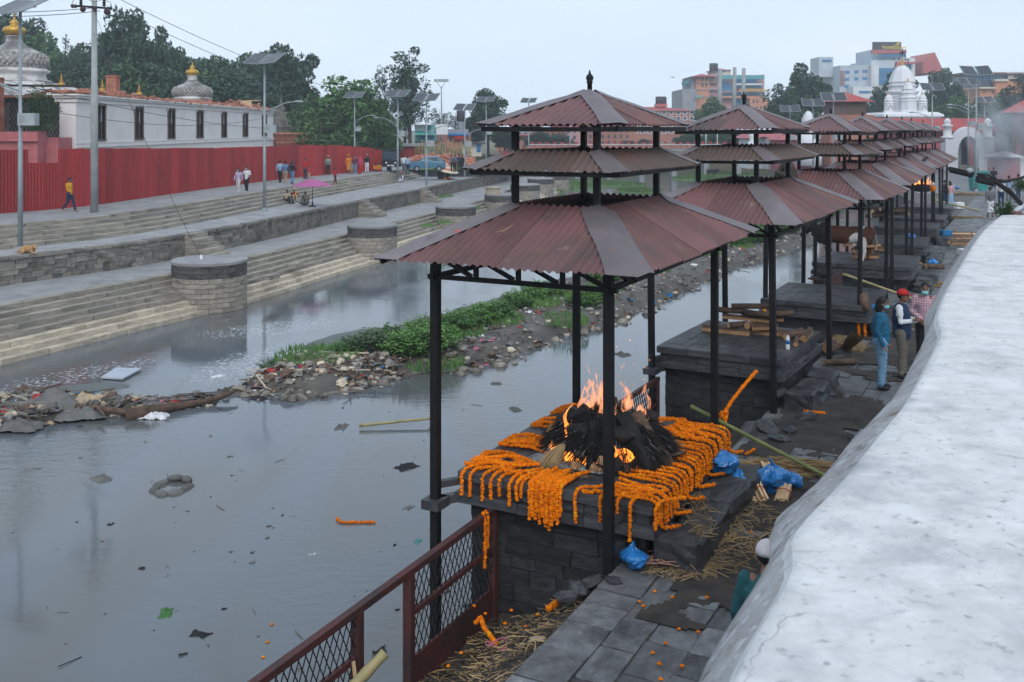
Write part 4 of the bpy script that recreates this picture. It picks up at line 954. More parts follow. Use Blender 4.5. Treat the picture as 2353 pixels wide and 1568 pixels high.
# ------------------------------------------------------------------ trees
def tree_meshes(seed, style):
    """unit tree: height 1, crown radius about .33"""
    r = random.Random(seed); tr = MB(); cr = MB(); clumps = []
    if style == 'broad': zc, rz, rx, nc, th = .58, .40, .40, 64, .03
    elif style == 'tall': zc, rz, rx, nc, th = .60, .40, .22, 44, .016
    elif style == 'sparse': zc, rz, rx, nc, th = .62, .36, .32, 34, .014
    else: zc, rz, rx, nc, th = .52, .47, .44, 70, .03          # low
    for k in range(nc):
        while True:
            v = Vector((r.uniform(-1, 1), r.uniform(-1, 1), r.uniform(-1, 1)))
            if .25 < v.length < 1: break
        v = v * (.62 + .38 * r.random())
        shp = 1 - .08 * max(0, v.z)
        clumps.append(Vector((v.x * rx * shp, v.y * rx * shp, zc + v.z * rz)))
    tz = zc - rz * .55
    wob = [Vector((r.uniform(-.02, .02), r.uniform(-.02, .02), 0)) for _ in range(4)]
    spine = [Vector((0, 0, -.02)), Vector((0, 0, tz * .5)) + wob[0], Vector((0, 0, tz)) + wob[1], Vector((0, 0, zc + .05)) + wob[2], Vector((0, 0, zc + rz * .75)) + wob[3]]
    tr.tube(spine, [th * 1.25, th, th * .85, th * .55, th * .15], 7)
    for c in clumps:
        if r.random() < (.5 if style in ('broad', 'low') else .9):
            z = max(tz * .7, c.z - r.uniform(.08, .22)); b = Vector((0, 0, min(z, zc + rz * .5))); m = b.lerp(c, .5) + Vector((0, 0, .03))
            tr.tube([b, m, c], [th * .42, th * .28, th * .08], 5, cap=False)
    nl = {'broad': 170, 'tall': 70, 'sparse': 60, 'low': 230}[style]; ls = {'broad': .025, 'tall': .016, 'sparse': .016, 'low': .025}[style]
    cs = {'broad': .125, 'tall': .075, 'sparse': .09, 'low': .13}[style]
    for c in clumps:
        s = cs * r.uniform(.7, 1.25)
        for _ in range(int(nl * r.uniform(.7, 1.3))):
            while True:
                v = Vector((r.uniform(-1, 1), r.uniform(-1, 1), r.uniform(-1, 1)))
                if v.length < 1: break
            v = v.normalized() * (v.length ** .6)
            p = c + Vector((v.x * s, v.y * s, v.z * s * .62)); L = ls * r.uniform(.6, 1.4)
            a = Vector((r.uniform(-1, 1), r.uniform(-1, 1), r.uniform(-.6, .6))).normalized(); b = a.cross(Vector((r.uniform(-1, 1), r.uniform(-1, 1), 1))).normalized()
            o = len(cr.v); cr.v += [tuple(p - a * L), tuple(p + b * L * .5), tuple(p + a * L), tuple(p - b * L * .5)]; cr.f.append((o, o + 1, o + 2, o + 3)); cr.m.append(0); cr.sm.append(False)
    return tr.mesh('trunk'), cr.mesh('crown')
TV = {s: [tree_meshes(50 + i + 10 * j, s) for i in range(n)] for j, (s, n) in enumerate((('broad', 4), ('tall', 2), ('sparse', 2), ('low', 2)))}
def tree(vx, vtop, Y, rpx, style, leafm, label, zb=.6, group=None, name='tree', var=None, bark='bark'):
    top = D(vx, vtop, Y); h = top.z - zb; rad = rpx * Y / F; ref = {'broad': .40, 'tall': .24, 'sparse': .34, 'low': .46}[style]
    tm, cm = rng.choice(TV[style]) if var is None else TV[style][var]
    root = empty(name, (top.x, top.y, zb), rng.uniform(0, 6.28), label=label, cat='tree', group=group); root.scale = (rad / ref, rad / ref, h)
    for nm, me, m in (('trunk', tm, bark), ('crown', cm, leafm)):
        if not me.materials: me.materials.append(MT[m])
        o = ob(nm, me, None, root); o.material_slots[0].link = 'OBJECT'; o.material_slots[0].material = MT[m]
    return root
G1 = 'trees of the wood behind the white hall'
fl = [('broad', 'leaf_dark'), ('broad', 'leaf_blue'), ('broad', 'leaf_mid')]
for k, (vx, vt, rp, Y) in enumerate(((-30, 30, 80, 150), (45, 22, 60, 150), (95, 62, 55, 145), (210, 92, 50, 150), (255, 60, 45, 140), (500, 120, 55, 150), (560, 118, 50, 150), (600, 112, 45, 155), (30, 120, 60, 120), (120, 150, 55, 118), (200, 160, 60, 118), (280, 130, 55, 120), (350, 140, 55, 122), (420, 165, 55, 125), (470, 150, 50, 130), (530, 160, 55, 128), (590, 170, 50, 128), (330, 95, 50, 135), (170, 140, 40, 135), (450, 128, 45, 140), (640, 180, 45, 135), (380, 115, 45, 138), (240, 115, 45, 135), (80, 110, 50, 128))):
    s, l = fl[k % 3]; tree(vx, vt, Y, rp * 1.4, s, l, 'dark evergreen tree massed in the wood behind the white hall', group=G1)
tree(300, 12, 128, 72, 'broad', 'leaf_dark', 'tallest dark tree of the wood, between the utility pole and the small dome', var=1)
tree(392, 52, 126, 56, 'broad', 'leaf_dark', 'tall narrow dark tree right of the tallest one in the wood', var=2)
tree(148, 55, 135, 45, 'sparse', 'leaf_blue', 'thin half bare tree against the sky beside the large dome', var=0, bark='bark_grey'); tree(172, 72, 138, 35, 'sparse', 'leaf_mid', 'thin half bare tree left of the utility pole', var=1, bark='bark_grey')
tree(672, 90, 135, 70, 'broad', 'leaf_dark', 'big round dark tree behind the second solar lamp', var=0); tree(622, 110, 138, 50, 'broad', 'leaf_blue', 'dark tree leaning on the big round one behind the second lamp', var=3)
tree(790, 172, 118, 112, 'low', 'leaf_bright', 'broad bright green tree spreading above the red hoarding', var=0, zb=-2); tree(720, 200, 121, 60, 'low', 'leaf_mid', 'green tree shouldering the broad bright one by the scaffold', var=1, zb=-2); tree(865, 215, 117, 60, 'low', 'leaf_bright', 'green tree leaning over the parked three wheeler', var=1, zb=-1)
tree(942, 86, 135, 60, 'tall', 'leaf_blue', 'very tall slender tree with bare lower trunks', var=0); tree(930, 120, 137, 45, 'tall', 'leaf_dark', 'slender tree tangled with the very tall one', var=1); tree(885, 130, 140, 42, 'sparse', 'leaf_blue', 'thin airy tree left of the very tall slender tree', var=0); tree(850, 165, 140, 35, 'sparse', 'leaf_dark', 'short airy tree above the broad bright green one', var=1)
for vx, vt, rp, s, lb in ((1010, 238, 32, 'sparse', 'airy tree behind the turquoise house'), (1046, 245, 34, 'sparse', 'airy tree between floodlight mast and pine like tree'), (1122, 198, 46, 'broad', 'dark upright tree left of the pavilion roof tip'), (1085, 250, 38, 'broad', 'bushy dark tree under the upright one left of the pavilion'), (1160, 290, 40, 'broad', 'dark tree under the left tip of the nearest pavilion roof')):
    tree(vx, vt, 165, rp, s, 'leaf_dark', lb)
for vx, vt, rp, Y, lb in ((1240, 300, 40, 175, 'haze softened tree behind the magenta hall'), (1290, 305, 35, 180, 'haze softened tree right of the magenta hall'), (1480, 318, 26, 190, 'small rounded tree beyond the red bridge, by the brick hotel'), (1440, 322, 26, 190, 'small rounded tree beyond the red bridge, before the brick hotel')):
    tree(vx, vt, Y, rp, 'low', 'leaf_blue', lb)
tree(1640, 222, 190, 52, 'low', 'leaf_mid', 'rounded green tree below the turquoise roofed hotel', var=0)
tree(1690, 300, 185, 50, 'low', 'leaf_mid', 'low green tree right of the bridge posts'); tree(1590, 305, 185, 50, 'low', 'leaf_mid', 'low green tree behind the red bridge panels')
tree(1862, 138, 170, 62, 'broad', 'leaf_dark', 'large open crowned tree before the glass hotel', var=2); tree(1798, 188, 168, 52, 'broad', 'leaf_dark', 'dark bushy tree left of the large open crowned one', var=0)
tree(1840, 250, 160, 60, 'low', 'leaf_dark', 'low dark tree behind the second pavilion roof')
for vx, vt, rp, lb in ((2035, 190, 48, 'dark tree sloping up left of the white shrine'), (2070, 160, 45, 'dark tree close behind the white shrine'), (2000, 232, 45, 'dark low tree between timber lodge and white shrine'), (2165, 150, 40, 'dark tree rising right of the white shrine'), (2185, 185, 35, 'dark tree right of the white shrine behind its lamp')):
    tree(vx, vt, 210, rp, 'broad', 'leaf_dark', lb)
for vx, vt, rp, lb in ((2210, 215, 45, 'bright green tree behind the tall lamp on the right'), (2265, 222, 45, 'bright green tree below the rooftop restaurant'), (2320, 200, 45, 'pale loose tree beside the rooftop restaurant'), (2150, 235, 40, 'green tree behind the red long roof')):
    tree(vx, vt, 200, rp, 'broad', 'leaf_bright' if vx != 2320 else 'leaf_grey', lb)
tree(2352, 150, 195, 45, 'tall', 'leaf_dark', 'dark conifer at the rooftop restaurant')
# shrub growing from the ruined porch
def bush_mesh(seed, n, h, w, ls):
    r = random.Random(seed); mb = MB(); st = MB()
    for k in range(n):
        a = r.uniform(0, 6.28); d = math.sqrt(r.random()) * w; hh = h * (1 - .5 * (d / w) ** 2) * r.uniform(.65, 1.1); base = Vector((math.cos(a) * d * .6, math.sin(a) * d * .6, 0)); top = Vector((math.cos(a) * d, math.sin(a) * d, hh))
        st.tube([base, base.lerp(top, .5) + Vector((0, 0, .05 * h)), top], [ls * .06, ls * .05, ls * .02], 3, cap=False)
        for q in range(9):
            t = lerp(.25, 1.02, q / 8); p = base.lerp(top, t) + Vector((0, 0, .05 * h * math.sin(t * 3))); b = r.uniform(0, 6.28); dr = Vector((math.cos(b), math.sin(b), r.uniform(-.1, .7))).normalized(); sd_ = dr.cross(Vector((0, 0, 1))).normalized() * ls * .17; L = ls * r.uniform(.6, 1.15)
            o = len(mb.v); mb.v += [tuple(p), tuple(p + dr * L * .5 + sd_ + Vector((0, 0, .08 * L))), tuple(p + dr * L - Vector((0, 0, .18 * L))), tuple(p + dr * L * .5 - sd_ + Vector((0, 0, .08 * L)))]; mb.f.append((o, o + 1, o + 2, o + 3)); mb.m.append(0); mb.sm.append(False)
    return mb.mesh('foliage'), st.mesh('stem')
def bush(meshes, loc, sc, m, label, group=None, name='shrub', cat='shrub', rz=None):
    root = empty(name, loc, rng.uniform(0, 6.28) if rz is None else rz, label=label, cat=cat, group=group); root.scale = sc if isinstance(sc, tuple) else (sc,) * 3
    for nm, me, mm in (('foliage', meshes[0], m), ('stem', meshes[1], 'leaf_mid')):
        if not me.materials: me.materials.append(MT[mm])
        o = ob(nm, me, None, root); o.material_slots[0].link = 'OBJECT'; o.material_slots[0].material = MT[mm]
    return root
SHR = bush_mesh(5, 70, 2.6, 1.3, .34)
bush(SHR, D(98, 300, 58.2), (1.15, .8, 1.05), 'leaf_mid', 'leafy shrub sprouting from the ruined pink porch')
# ------------------------------------------------------------------ buildings downstream and on the hill to the right
for nm, c in dict(w_white=(.62, .64, .66), w_tile=(.46, .53, .58), w_orange=(.50, .23, .14), w_pink=(.46, .27, .27), w_grey=(.26, .27, .29), w_teal=(.10, .33, .36), w_cream=(.55, .50, .42), w_red=(.42, .12, .11), w_brick=(.34, .15, .11), w_dark=(.06, .055, .06), w_turq=(.12, .42, .40), w_mag=(.48, .06, .16), w_roof=(.36, .08, .075), w_roofpink=(.40, .13, .14), w_brown=(.13, .08, .07)).items():
    M(nm, c, tuple(x * .8 for x in c), .4, .8, .1, 3)
M('glass_blue', (.02, .13, .30), (.03, .18, .36), .6, .15, spec=.6); M('glass_dark', (.03, .05, .07), (.045, .07, .1), 1, .2, spec=.5)
M('sign_yellow', (.80, .62, .05), (.7, .5, .04), 2, .5); M('sign_white', (.8, .8, .8), (.7, .7, .7), 2, .5)
def z3(x, y): return 1464.7 + .1465 * x, 143.6 + .1465 * y
def z4(x, y): return 1809.3 + .1465 * x, 74.7 + .1465 * y
def fbox(root, name, zf, Y, x0, y0, x1, y1, dep, m, dy=0.):
    a = D(*zf(x0, y1), Y + dy); b = D(*zf(x1, y0), Y + dy); mb = MB(); mb.box((a.x, Y + dy, a.z), (b.x, Y + dy + dep, b.z)); return mb.build(name, MT[m], root)
def wins(root, zf, Y, rects, glass='glass_blue', frame=None, fw=6):
    for (x0, y0, x1, y1) in rects:
        w = fbox(root, 'window', zf, Y, x0, y0, x1, y1, .1, glass, -.06)
        if frame:
            a = D(*zf(x0, y1), Y); b = D(*zf(x1, y0), Y); t = .16; mb = MB()
            for (p, q) in (((a.x - t, a.z - t), (a.x, b.z + t)), ((b.x, a.z - t), (b.x + t, b.z + t)), ((a.x, b.z), (b.x, b.z + t)), ((a.x, a.z - t), (b.x, a.z))): mb.box((p[0], Y - .14, p[1]), (q[0], Y + .05, q[1]))
            mb.build('frame', MT[frame], w)
def text3d(txt, size, m, root, loc, rz=0., name='lettering', extr=.05, vertical=False):
    cu = bpy.data.curves.new('t', 'FONT'); cu.body = '\n'.join(txt) if vertical else txt; cu.size = size; cu.extrude = extr; cu.align_x = 'CENTER' if vertical else 'LEFT'
    if vertical: cu.space_line = .8
    o = bpy.data.objects.new('t', cu); TMP.collection.objects.link(o); TMP.view_layers[0].update(); me = bpy.data.meshes.new_from_object(o.evaluated_get(TMP.view_layers[0].depsgraph)); bpy.data.objects.remove(o)
    me.materials.clear(); me.transform(Matrix.Rotation(R(90), 4, 'X')); t = ob(name, me, MT[m], root); t.location = loc; t.rotation_euler = (0, 0, rz); return t
def hip_roof(root, x0, x1, y0, y1, z0, z1, m, over=.6, name='roof', ins=None):
    mb = MB(); x0 -= over; x1 += over; y0 -= over; y1 += over; ins = ins or min(x1 - x0, y1 - y0) / 2 * .98; ix = min(ins, (x1 - x0) / 2 - .01); iy = min(ins, (y1 - y0) / 2 - .01)
    mb.add([(x0, y0, z0), (x1, y0, z0), (x1, y1, z0), (x0, y1, z0), (x0 + ix, y0 + iy, z1), (x1 - ix, y0 + iy, z1), (x1 - ix, y1 - iy, z1), (x0 + ix, y1 - iy, z1)], [(0, 1, 5, 4), (1, 2, 6, 5), (2, 3, 7, 6), (3, 0, 4, 7), (4, 5, 6, 7), (3, 2, 1, 0)]); return mb.build(name, MT[m], root)
# --- the stepped pink and blue hotel
Y = 300; h = empty('stepped_hotel', (0, 0, 0), label='tall stepped pink, orange and blue glazed hotel with turquoise roof', cat='building')
for (x0, y0, x1, y1, dep, m, dy) in ((705, 420, 925, 900, 20, 'w_grey', -2), (920, 215, 1130, 900, 20, 'w_orange', -1), (1125, 190, 1300, 900, 20, 'w_pink', 0), (1220, 110, 1465, 230, 12, 'w_cream', 3), (845, 230, 925, 425, 16, 'w_grey', 0), (1290, 250, 1980, 900, 20, 'w_pink', 1), (745, 295, 855, 345, 6, 'w_teal', 2), (1960, 190, 1992, 480, 14, 'w_cream', 3)): fbox(h, 'wall', z3, Y, x0, y0, x1, y1, dep, m, dy)
for (x0, y0, x1, y1) in ((1265, 200, 1992, 265),): fbox(h, 'roof_fascia', z3, Y, x0, y0, x1, y1, 1, 'w_teal', -1.5)
for (x0, y0, x1, y1, m) in ((1530, 330, 1960, 358, 'w_white'), (1290, 455, 1950, 470, 'w_grey'), (690, 425, 1300, 436, 'w_grey'), (690, 540, 1290, 552, 'w_grey'), (925, 318, 1260, 326, 'w_grey'), (1290, 530, 1900, 560, 'w_orange'), (1590, 415, 1960, 455, 'w_orange')): fbox(h, 'balcony', z3, Y, x0, y0, x1, y1, 1.5, m, -1.2)
wins(h, z3, Y - 1.05, [(1005, 225, 1038, 290), (1066, 225, 1100, 290), (1003, 332, 1036, 384), (1063, 332, 1096, 384)], 'glass_dark')
wins(h, z3, Y + .95, [(1520, 362, 1955, 412), (1430, 475, 1930, 525), (1310, 360, 1500, 440), (1300, 290, 1440, 350), (1530, 268, 1870, 330), (1500, 565, 1760, 700), (1350, 475, 1420, 550)], 'glass_blue')
wins(h, z3, Y - .05, [(1150, 225, 1195, 260), (1205, 320, 1225, 360), (1140, 430, 1180, 460), (1000, 440, 1140, 480), (1040, 520, 1200, 545)], 'glass_dark')
wins(h, z3, Y + 2.95, [(1328, 122, 1372, 158), (1245, 135, 1268, 165)], 'glass_blue')
fbox(h, 'annex', z3, Y, 1765, 560, 2055, 900, 12, 'w_orange', -3); wins(h, z3, Y - 3.05, [(1810, 582, 1835, 640), (1868, 585, 1890, 640), (1860, 690, 1885, 725), (1925, 690, 1950, 725), (1980, 690, 2002, 740)], 'glass_dark')
a = D(*z3(845, 230), Y); b = D(*z3(1190, 178), Y); hip_roof(h, a.x, b.x, Y - 2, Y + 14, a.z, b.z, 'w_roof'); a = D(*z3(1220, 115), Y); b = D(*z3(1468, 78), Y); hip_roof(h, a.x, b.x, Y + 3, Y + 14, a.z, b.z, 'w_roof')
for x in (1145, 1180, 1215):
    p = D(*z3(x + 15, 130), Y + 2); mb = MB(); mb.lathe([(2.0, 0), (2.0, 6.5), (1.2, 7)], 10); mb.v = [(v[0] * .32, v[1] * .32, v[2] * .32) for v in mb.v]; mb.build('water_tank', MT['w_dark'], h, p)
for x in (915, 970): fbox(h, 'tarp', z3, Y, x, 515, x + 42, 555, .3, 'w_turq', -3)
p = D(*z3(1680, 450), Y - 1.4); text3d('HOTEL TSERING', .95, 'sign_yellow', h, p)
# --- brick hotel
Y = 240; h = empty('brick_hotel', (0, 0, 0), label='long brick hotel with white framed windows and red hipped roof', cat='building')
fbox(h, 'wall', z3, Y, -550, 760, 880, 1250, 14, 'w_brick'); a = D(*z3(-600, 760), Y); b = D(*z3(900, 690), Y); hip_roof(h, a.x, b.x, Y, Y + 14, a.z, b.z, 'w_roof', .5)
wins(h, z3, Y, [(cx - 25, cy - 22, cx + 25, cy + 22) for cy in (788, 878, 985, 1085) for cx in (-500, -390, -270, -150, -30, 80, 190, 300, 415, 525, 640, 745, 850)], 'glass_dark', 'w_white')
fbox(h, 'tank_room', z3, Y, 300, 650, 465, 700, 4, 'w_red', 5)
for x in (330, 370, 410): p = D(*z3(x, 650), Y + 6); mb = MB(); mb.lathe([(.75, 0), (.75, 1.6), (.4, 1.8)], 10); mb.build('water_tank', MT['w_dark'], h, p)
# --- glass and tile hotel with the big roof sign
Y = 330; h = empty('glass_hotel', (0, 0, 0), label='white tiled hotel with blue glass and a yellow lettered roof sign', cat='building')
for (x0, y0, x1, y1, dep, m, dy) in ((825, 520, 1325, 1200, 25, 'w_tile', 0), (760, 540, 830, 1200, 25, 'w_tile', 3), (1318, 505, 1432, 1200, 6, 'w_white', -2), (1310, 440, 1710, 600, 20, 'w_tile', 0), (1430, 540, 1700, 1200, 20, 'w_tile', .5), (1330, 270, 1862, 470, 16, 'w_tile', 2), (1700, 400, 2000, 900, 20, 'w_white', 1), (497, 385, 720, 700, 10, 'w_tile', 6), (1030, 850, 1330, 1200, 6, 'w_white', -6)): fbox(h, 'wall', z4, Y, x0, y0, x1, y1, dep, m, dy)
for (x0, y0, x1, y1) in ((1328, 275, 1866, 330), (1700, 462, 2000, 495), (1700, 495, 1745, 640)): fbox(h, 'red_band', z4, Y, x0, y0, x1, y1, 1, 'w_red', -.6)
for y in (608, 645, 682, 714, 746, 780, 815): fbox(h, 'red_stripe', z4, Y, 827, y, 903, y + 10, .4, 'w_red', -.5)
wins(h, z4, Y, [(905, 602, 975, 650), (1048, 597, 1118, 643), (1180, 590, 1254, 637), (902, 714, 968, 762), (1045, 706, 1112, 756), (1176, 700, 1250, 748), (896, 823, 963, 870)], 'glass_blue')
wins(h, z4, Y, [(1432 + k * 33, y0, 1462 + k * 33, y1) for k in range(8) for (y0, y1) in ((560, 640), (645, 730), (735, 820))], 'glass_blue')
wins(h, z4, Y, [(1465 + k * 66, 335, 1528 + k * 66, 386) for k in range(6)] + [(1340, 395, 1360, 425), (1380, 385, 1395, 415), (1410, 375, 1432, 405)], 'glass_blue'); wins(h, z4, Y + .9, [(1748 + k * 50, 500, 1792 + k * 50, 620) for k in range(4)], 'glass_blue'); wins(h, z4, Y + .9, [(1745 + k * 48, 415, 1765 + k * 48, 445) for k in range(4)], 'glass_dark')
wins(h, z4, Y + 5.9, [(545, 428, 693, 466)], 'glass_blue'); wins(h, z4, Y - 6.1, [(1122, 920, 1295, 955)], 'glass_blue')
for k in range(24): fbox(h, 'tile_joint', z4, Y, 835 + k * 20, 525, 836.5 + k * 20, 900, .1, 'w_grey', -.05)
fbox(h, 'sign_board', z4, Y, 1345, 150, 1785, 275, 1, 'w_dark', 1)
text3d('hotelpauwa', 1.72, 'sign_yellow', h, D(*z4(1490, 258), Y - .5)); text3d('PASHUPATI', 1.0, 'sign_white', h, D(*z4(1378, 560), Y - 2.8), vertical=True)
mb = MB()
for k in range(3): mb.tube([D(*z4(1680 + k * 22, 215), Y - .3), D(*z4(1705 + k * 22, 185), Y - .3), D(*z4(1745 + k * 10, 165), Y - .3)], .11, 5)
mb.build('logo', MT['sign_yellow'], h)
mb = MB(); a = [D(*z4(2120, 460), Y + 5), D(*z4(2310, 312), Y + 5), D(*z4(2460, 640), Y + 5), D(*z4(2120, 640), Y + 5)]; mb.add([tuple(q) for q in a] + [(q.x, q.y + 20, q.z) for q in a], [(0, 3, 2, 1), (4, 5, 6, 7), (0, 1, 5, 4), (1, 2, 6, 5), (2, 3, 7, 6), (3, 0, 4, 7)]); mb.build('red_gable', MT['w_red'], h)
# --- rooftop restaurant
def z7(x, y): return (3840 + x * .1148) / 1.741, (240 + y * .1148) / 1.741
Y = 260; h = empty('rooftop_restaurant', (0, 0, 0), label='dark glazed rooftop restaurant over pink brick floors on the hill', cat='building')
for (x0, y0, x1, y1, dep, m, dy) in ((300, 500, 2600, 730, 12, 'glass_dark', 0), (200, 435, 2700, 520, 13, 'w_brown', -1.5), (640, 730, 1250, 940, 10, 'glass_dark', -1), (690, 950, 1260, 1500, 10, 'w_orange', -2), (1240, 740, 2600, 1500, 10, 'w_orange', -2.5), (1230, 670, 1700, 750, 8, 'w_cream', -3), (690, 945, 1240, 1005, 8, 'w_cream', -3), (1680, 535, 1980, 670, 6, 'w_cream', -1)): fbox(h, 'wall', z7, Y, x0, y0, x1, y1, dep, m, dy)
wins(h, z7, Y - 2, [(1110, 1070, 1170, 1170), (820, 1080, 870, 1170)], 'glass_dark'); wins(h, z7, Y - .05, [(320 + k * 120, 540, 400 + k * 120, 700) for k in range(11)], 'glass_blue')
text3d('ROOFTOP RESTAURANT & BAR', .75, 'sign_white', h, D(*z7(1630, 480), Y - 2))
# --- white shrine with gilt spires
Y = 165; c = D(2105, 262, Y); h = empty('white_shrine', (c.x, Y + 6, c.z), label='tall whitewashed shrine tower with gilt trident spire and corner turrets', cat='shrine'); h.scale = (.62, .62, .63)
pxm = Y / F; 
def sq(root, name, prof, m, cx=0., cy=0., n=8, rot=22.5, smooth=False, sy=1.):
    mb = MB(); mb.lathe(prof, n, smooth=smooth, sy=sy); mb.v = [tuple(Matrix.Rotation(R(rot), 3, 'Z') @ Vector(v) + Vector((cx, cy, 0))) for v in mb.v]; return mb.build(name, MT[m], root)
k = .072
sq(h, 'plinth', [(10.6, -14), (10.6, -.9), (11.6, -.7), (11.4, -.1), (10.4, .2), (10.0, .5)], 'limewash', n=4, rot=45)
sq(h, 'tower', [(4.6, .5), (4.4, .9), (3.95, 1.1), (3.8, 4.6), (4.1, 4.8), (3.7, 5.2), (4.4, 5.9), (4.5, 6.2), (3.6, 6.5), (3.5, 7.3), (3.9, 7.6), (4.0, 7.9), (3.2, 8.2), (3.3, 8.6), (3.6, 8.8), (3.4, 9.2), (2.9, 10.6), (2.2, 12.0), (1.5, 12.8), (1.0, 13.1), (.9, 13.5)], 'limewash', n=8)
sq(h, 'front_shrine', [(2.7, .4), (2.6, .8), (2.3, 1.0), (2.2, 3.4), (2.4, 3.6), (2.1, 4.0), (2.5, 4.4), (1.9, 4.7), (1.8, 5.4), (2.1, 5.7), (1.5, 6.0), (1.4, 6.5), (1.6, 6.7), (1.2, 7.4), (.9, 8.3), (.6, 8.5)], 'limewash', cy=-4.2, n=8)
for sx in (-1, 1):
    sq(h, 'turret', [(1.5, .4), (1.45, .7), (1.3, .9), (1.25, 2.8), (1.4, 3.0), (1.15, 3.3), (1.35, 3.7), (1.1, 4.0), (1.0, 4.6), (.6, 5.1), (.3, 5.4)], 'limewash', cx=sx * 4.6, cy=-2.5, n=12, rot=0)
    mb = MB(); mb.lathe([(.45, 0), (.2, .1), (.3, .3), (.15, .45), (.2, .6), (.04, .8), (.02, 1.2)], 10, (sx * 4.6, -2.5, 5.35)); mb.build('gilt_spire', MT['gold'], h)
    for zz in (1.2, 2.0):
        mb = MB(); mb.tube([Vector((sx * 4.6 + math.cos(t) * .6, -3.85, 1.2 + math.sin(t) * 1.1)) for t in [i * math.pi / 8 for i in range(9)]], .07, 5); mb.build('niche_arch', MT['limewash'], h)
mb = MB(); mb.lathe([(1.0, 0), (.9, .1), (.3, .25), (.55, .5), (.2, .7), (.42, .95), (.15, 1.15), (.3, 1.4), (.08, 1.7), (.04, 2.6)], 14, (0, 0, 13.4)); mb.build('gilt_spire', MT['gold'], h)
mb = MB(); mb.lathe([(.62, 0), (.5, .1), (.2, .2), (.35, .45), (.12, .6), (.26, .8), (.05, 1.1), (.03, 1.7)], 12, (0, -4.2, 8.45)); mb.build('gilt_spire', MT['gold'], h)
mb = MB()
for s in (-1, 1): mb.tube([(s * 2.4, -.2, 12.2), (s * 1.9, -.2, 13.3), (s * 1.6, -.2, 14.3), (s * .9, -.2, 15.4), (s * .5, -.2, 16.3), (s * .25, -.2, 16.8)], .07, 6); mb.tube([(0, -.2, 16.6), (s * .6, -.2, 17.0), (s * .95, -.2, 16.8)], [.1, .16, .04], 6)
mb.tube([(0, -.2, 15.8), (0, -.2, 17), (0, -.2, 18.2)], [.06, .2, .02], 6); mb.build('trident', MT['black_steel'], h)
mb = MB(); mb.ball((0, -6.15, 2.4), .24, 8, 6, 0, (1, .3, 1)); mb.build('round_niche', MT['w_dark'], h)
# --- timber lodge with red roof, on brick
Y = 118; a, b = D(1918, 290, Y), D(1990, 228, Y); h = empty('timber_lodge', (0, 0, 0), label='timber upper storey under a red tin roof on a brick base', cat='building')
mb = MB(); mb.box((a.x - .6, Y - .3, .5), (b.x + .8, Y + 4.5, D(0, 264, Y).z)); mb.build('brick_base', MT['w_brick'], h); mb = MB(); mb.box((a.x, Y, D(0, 264, Y).z), (b.x, Y + 4, D(0, 232, Y).z)); mb.build('timber_wall', MT['w_brown'], h)
for k in range(13): x = lerp(a.x, b.x, (k + .5) / 13); mb = MB(); mb.box((x - .05, Y - .05, D(0, 262, Y).z), (x + .05, Y + .02, D(0, 234, Y).z)); mb.build('mullion', MT['wood_trim'], h)
hip_roof(h, a.x, b.x, Y, Y + 4, D(0, 234, Y).z, D(0, 211, Y).z, 'w_roof', .8)
# --- long red roofed range behind the pavilions
Y = 122; h = empty('red_roofed_range', (0, 0, 0), label='long range with a red corrugated roof and pink walls behind the pavilions', cat='building')
a, b = D(1870, 300, Y), D(2292, 300, Y); zt = D(0, 272, Y + 4).z; ze = D(0, 302, Y).z
mb = MB(); mb.box((a.x, Y + .6, -.2), (b.x, Y + 6, ze)); mb.build('wall', MT['w_roofpink'], h)
for i in range(26):
    x0_, x1_ = lerp(a.x - .4, b.x + .4, i / 26), lerp(a.x - .4, b.x + .4, (i + 1) / 26); mb = MB(); N = 12
    for q in range(N + 1):
        x = lerp(x0_, x1_, q / N); w = .03 * (1 if (q // 2) % 2 else -1); mb.v += [(x, Y, ze + w), (x, Y + 4.2, zt + w)]
    for q in range(N): mb.f.append((2 * q, 2 * q + 2, 2 * q + 3, 2 * q + 1)); mb.m.append(0); mb.sm.append(False)
    mb.build('roof_sheet', MT['w_roof'], h)
for i in range(16): x = lerp(a.x + 1, b.x - 1, i / 15); mb = MB(); mb.box((x - .35, Y + .5, 1.0), (x + .35, Y + .7, 2.4)); mb.build('window', MT['w_brown'], h)
mb = MB(); mb.bar((a.x - .5, Y - .05, ze - .12), (b.x + .5, Y - .05, ze - .12), .12, .2); mb.build('eave_board', MT['w_brown'], h)
# --- low white and red roofed houses left of it
for i, (x0, x1, yt, yr, Y, lb) in enumerate(((1718, 1760, 318, 300, 128, 'low white house with pink tin roof beyond the second pavilion'), (1765, 1800, 315, 298, 126, 'gabled white house with red tin roof beyond the second pavilion'), (1795, 1835, 322, 303, 120, 'low pink walled house with red roof beside the white stupa'))):
    a, b = D(x0, 350, Y), D(x1, yt, Y); h = empty('low_house', (0, 0, 0), label=lb, cat='house'); mb = MB(); mb.box((a.x, Y, -.2), (b.x, Y + 5, b.z)); mb.build('wall', MT['w_white' if i < 2 else 'w_roofpink'], h); hip_roof(h, a.x, b.x, Y, Y + 5, b.z, D(0, yr, Y).z, 'w_roofpink', .6)
    for q in range(3): x = lerp(a.x, b.x, (q + .5) / 3); mb = MB(); mb.box((x - .3, Y - .05, .9), (x + .3, Y + .05, 1.9)); mb.build('window', MT['glass_dark'], h)
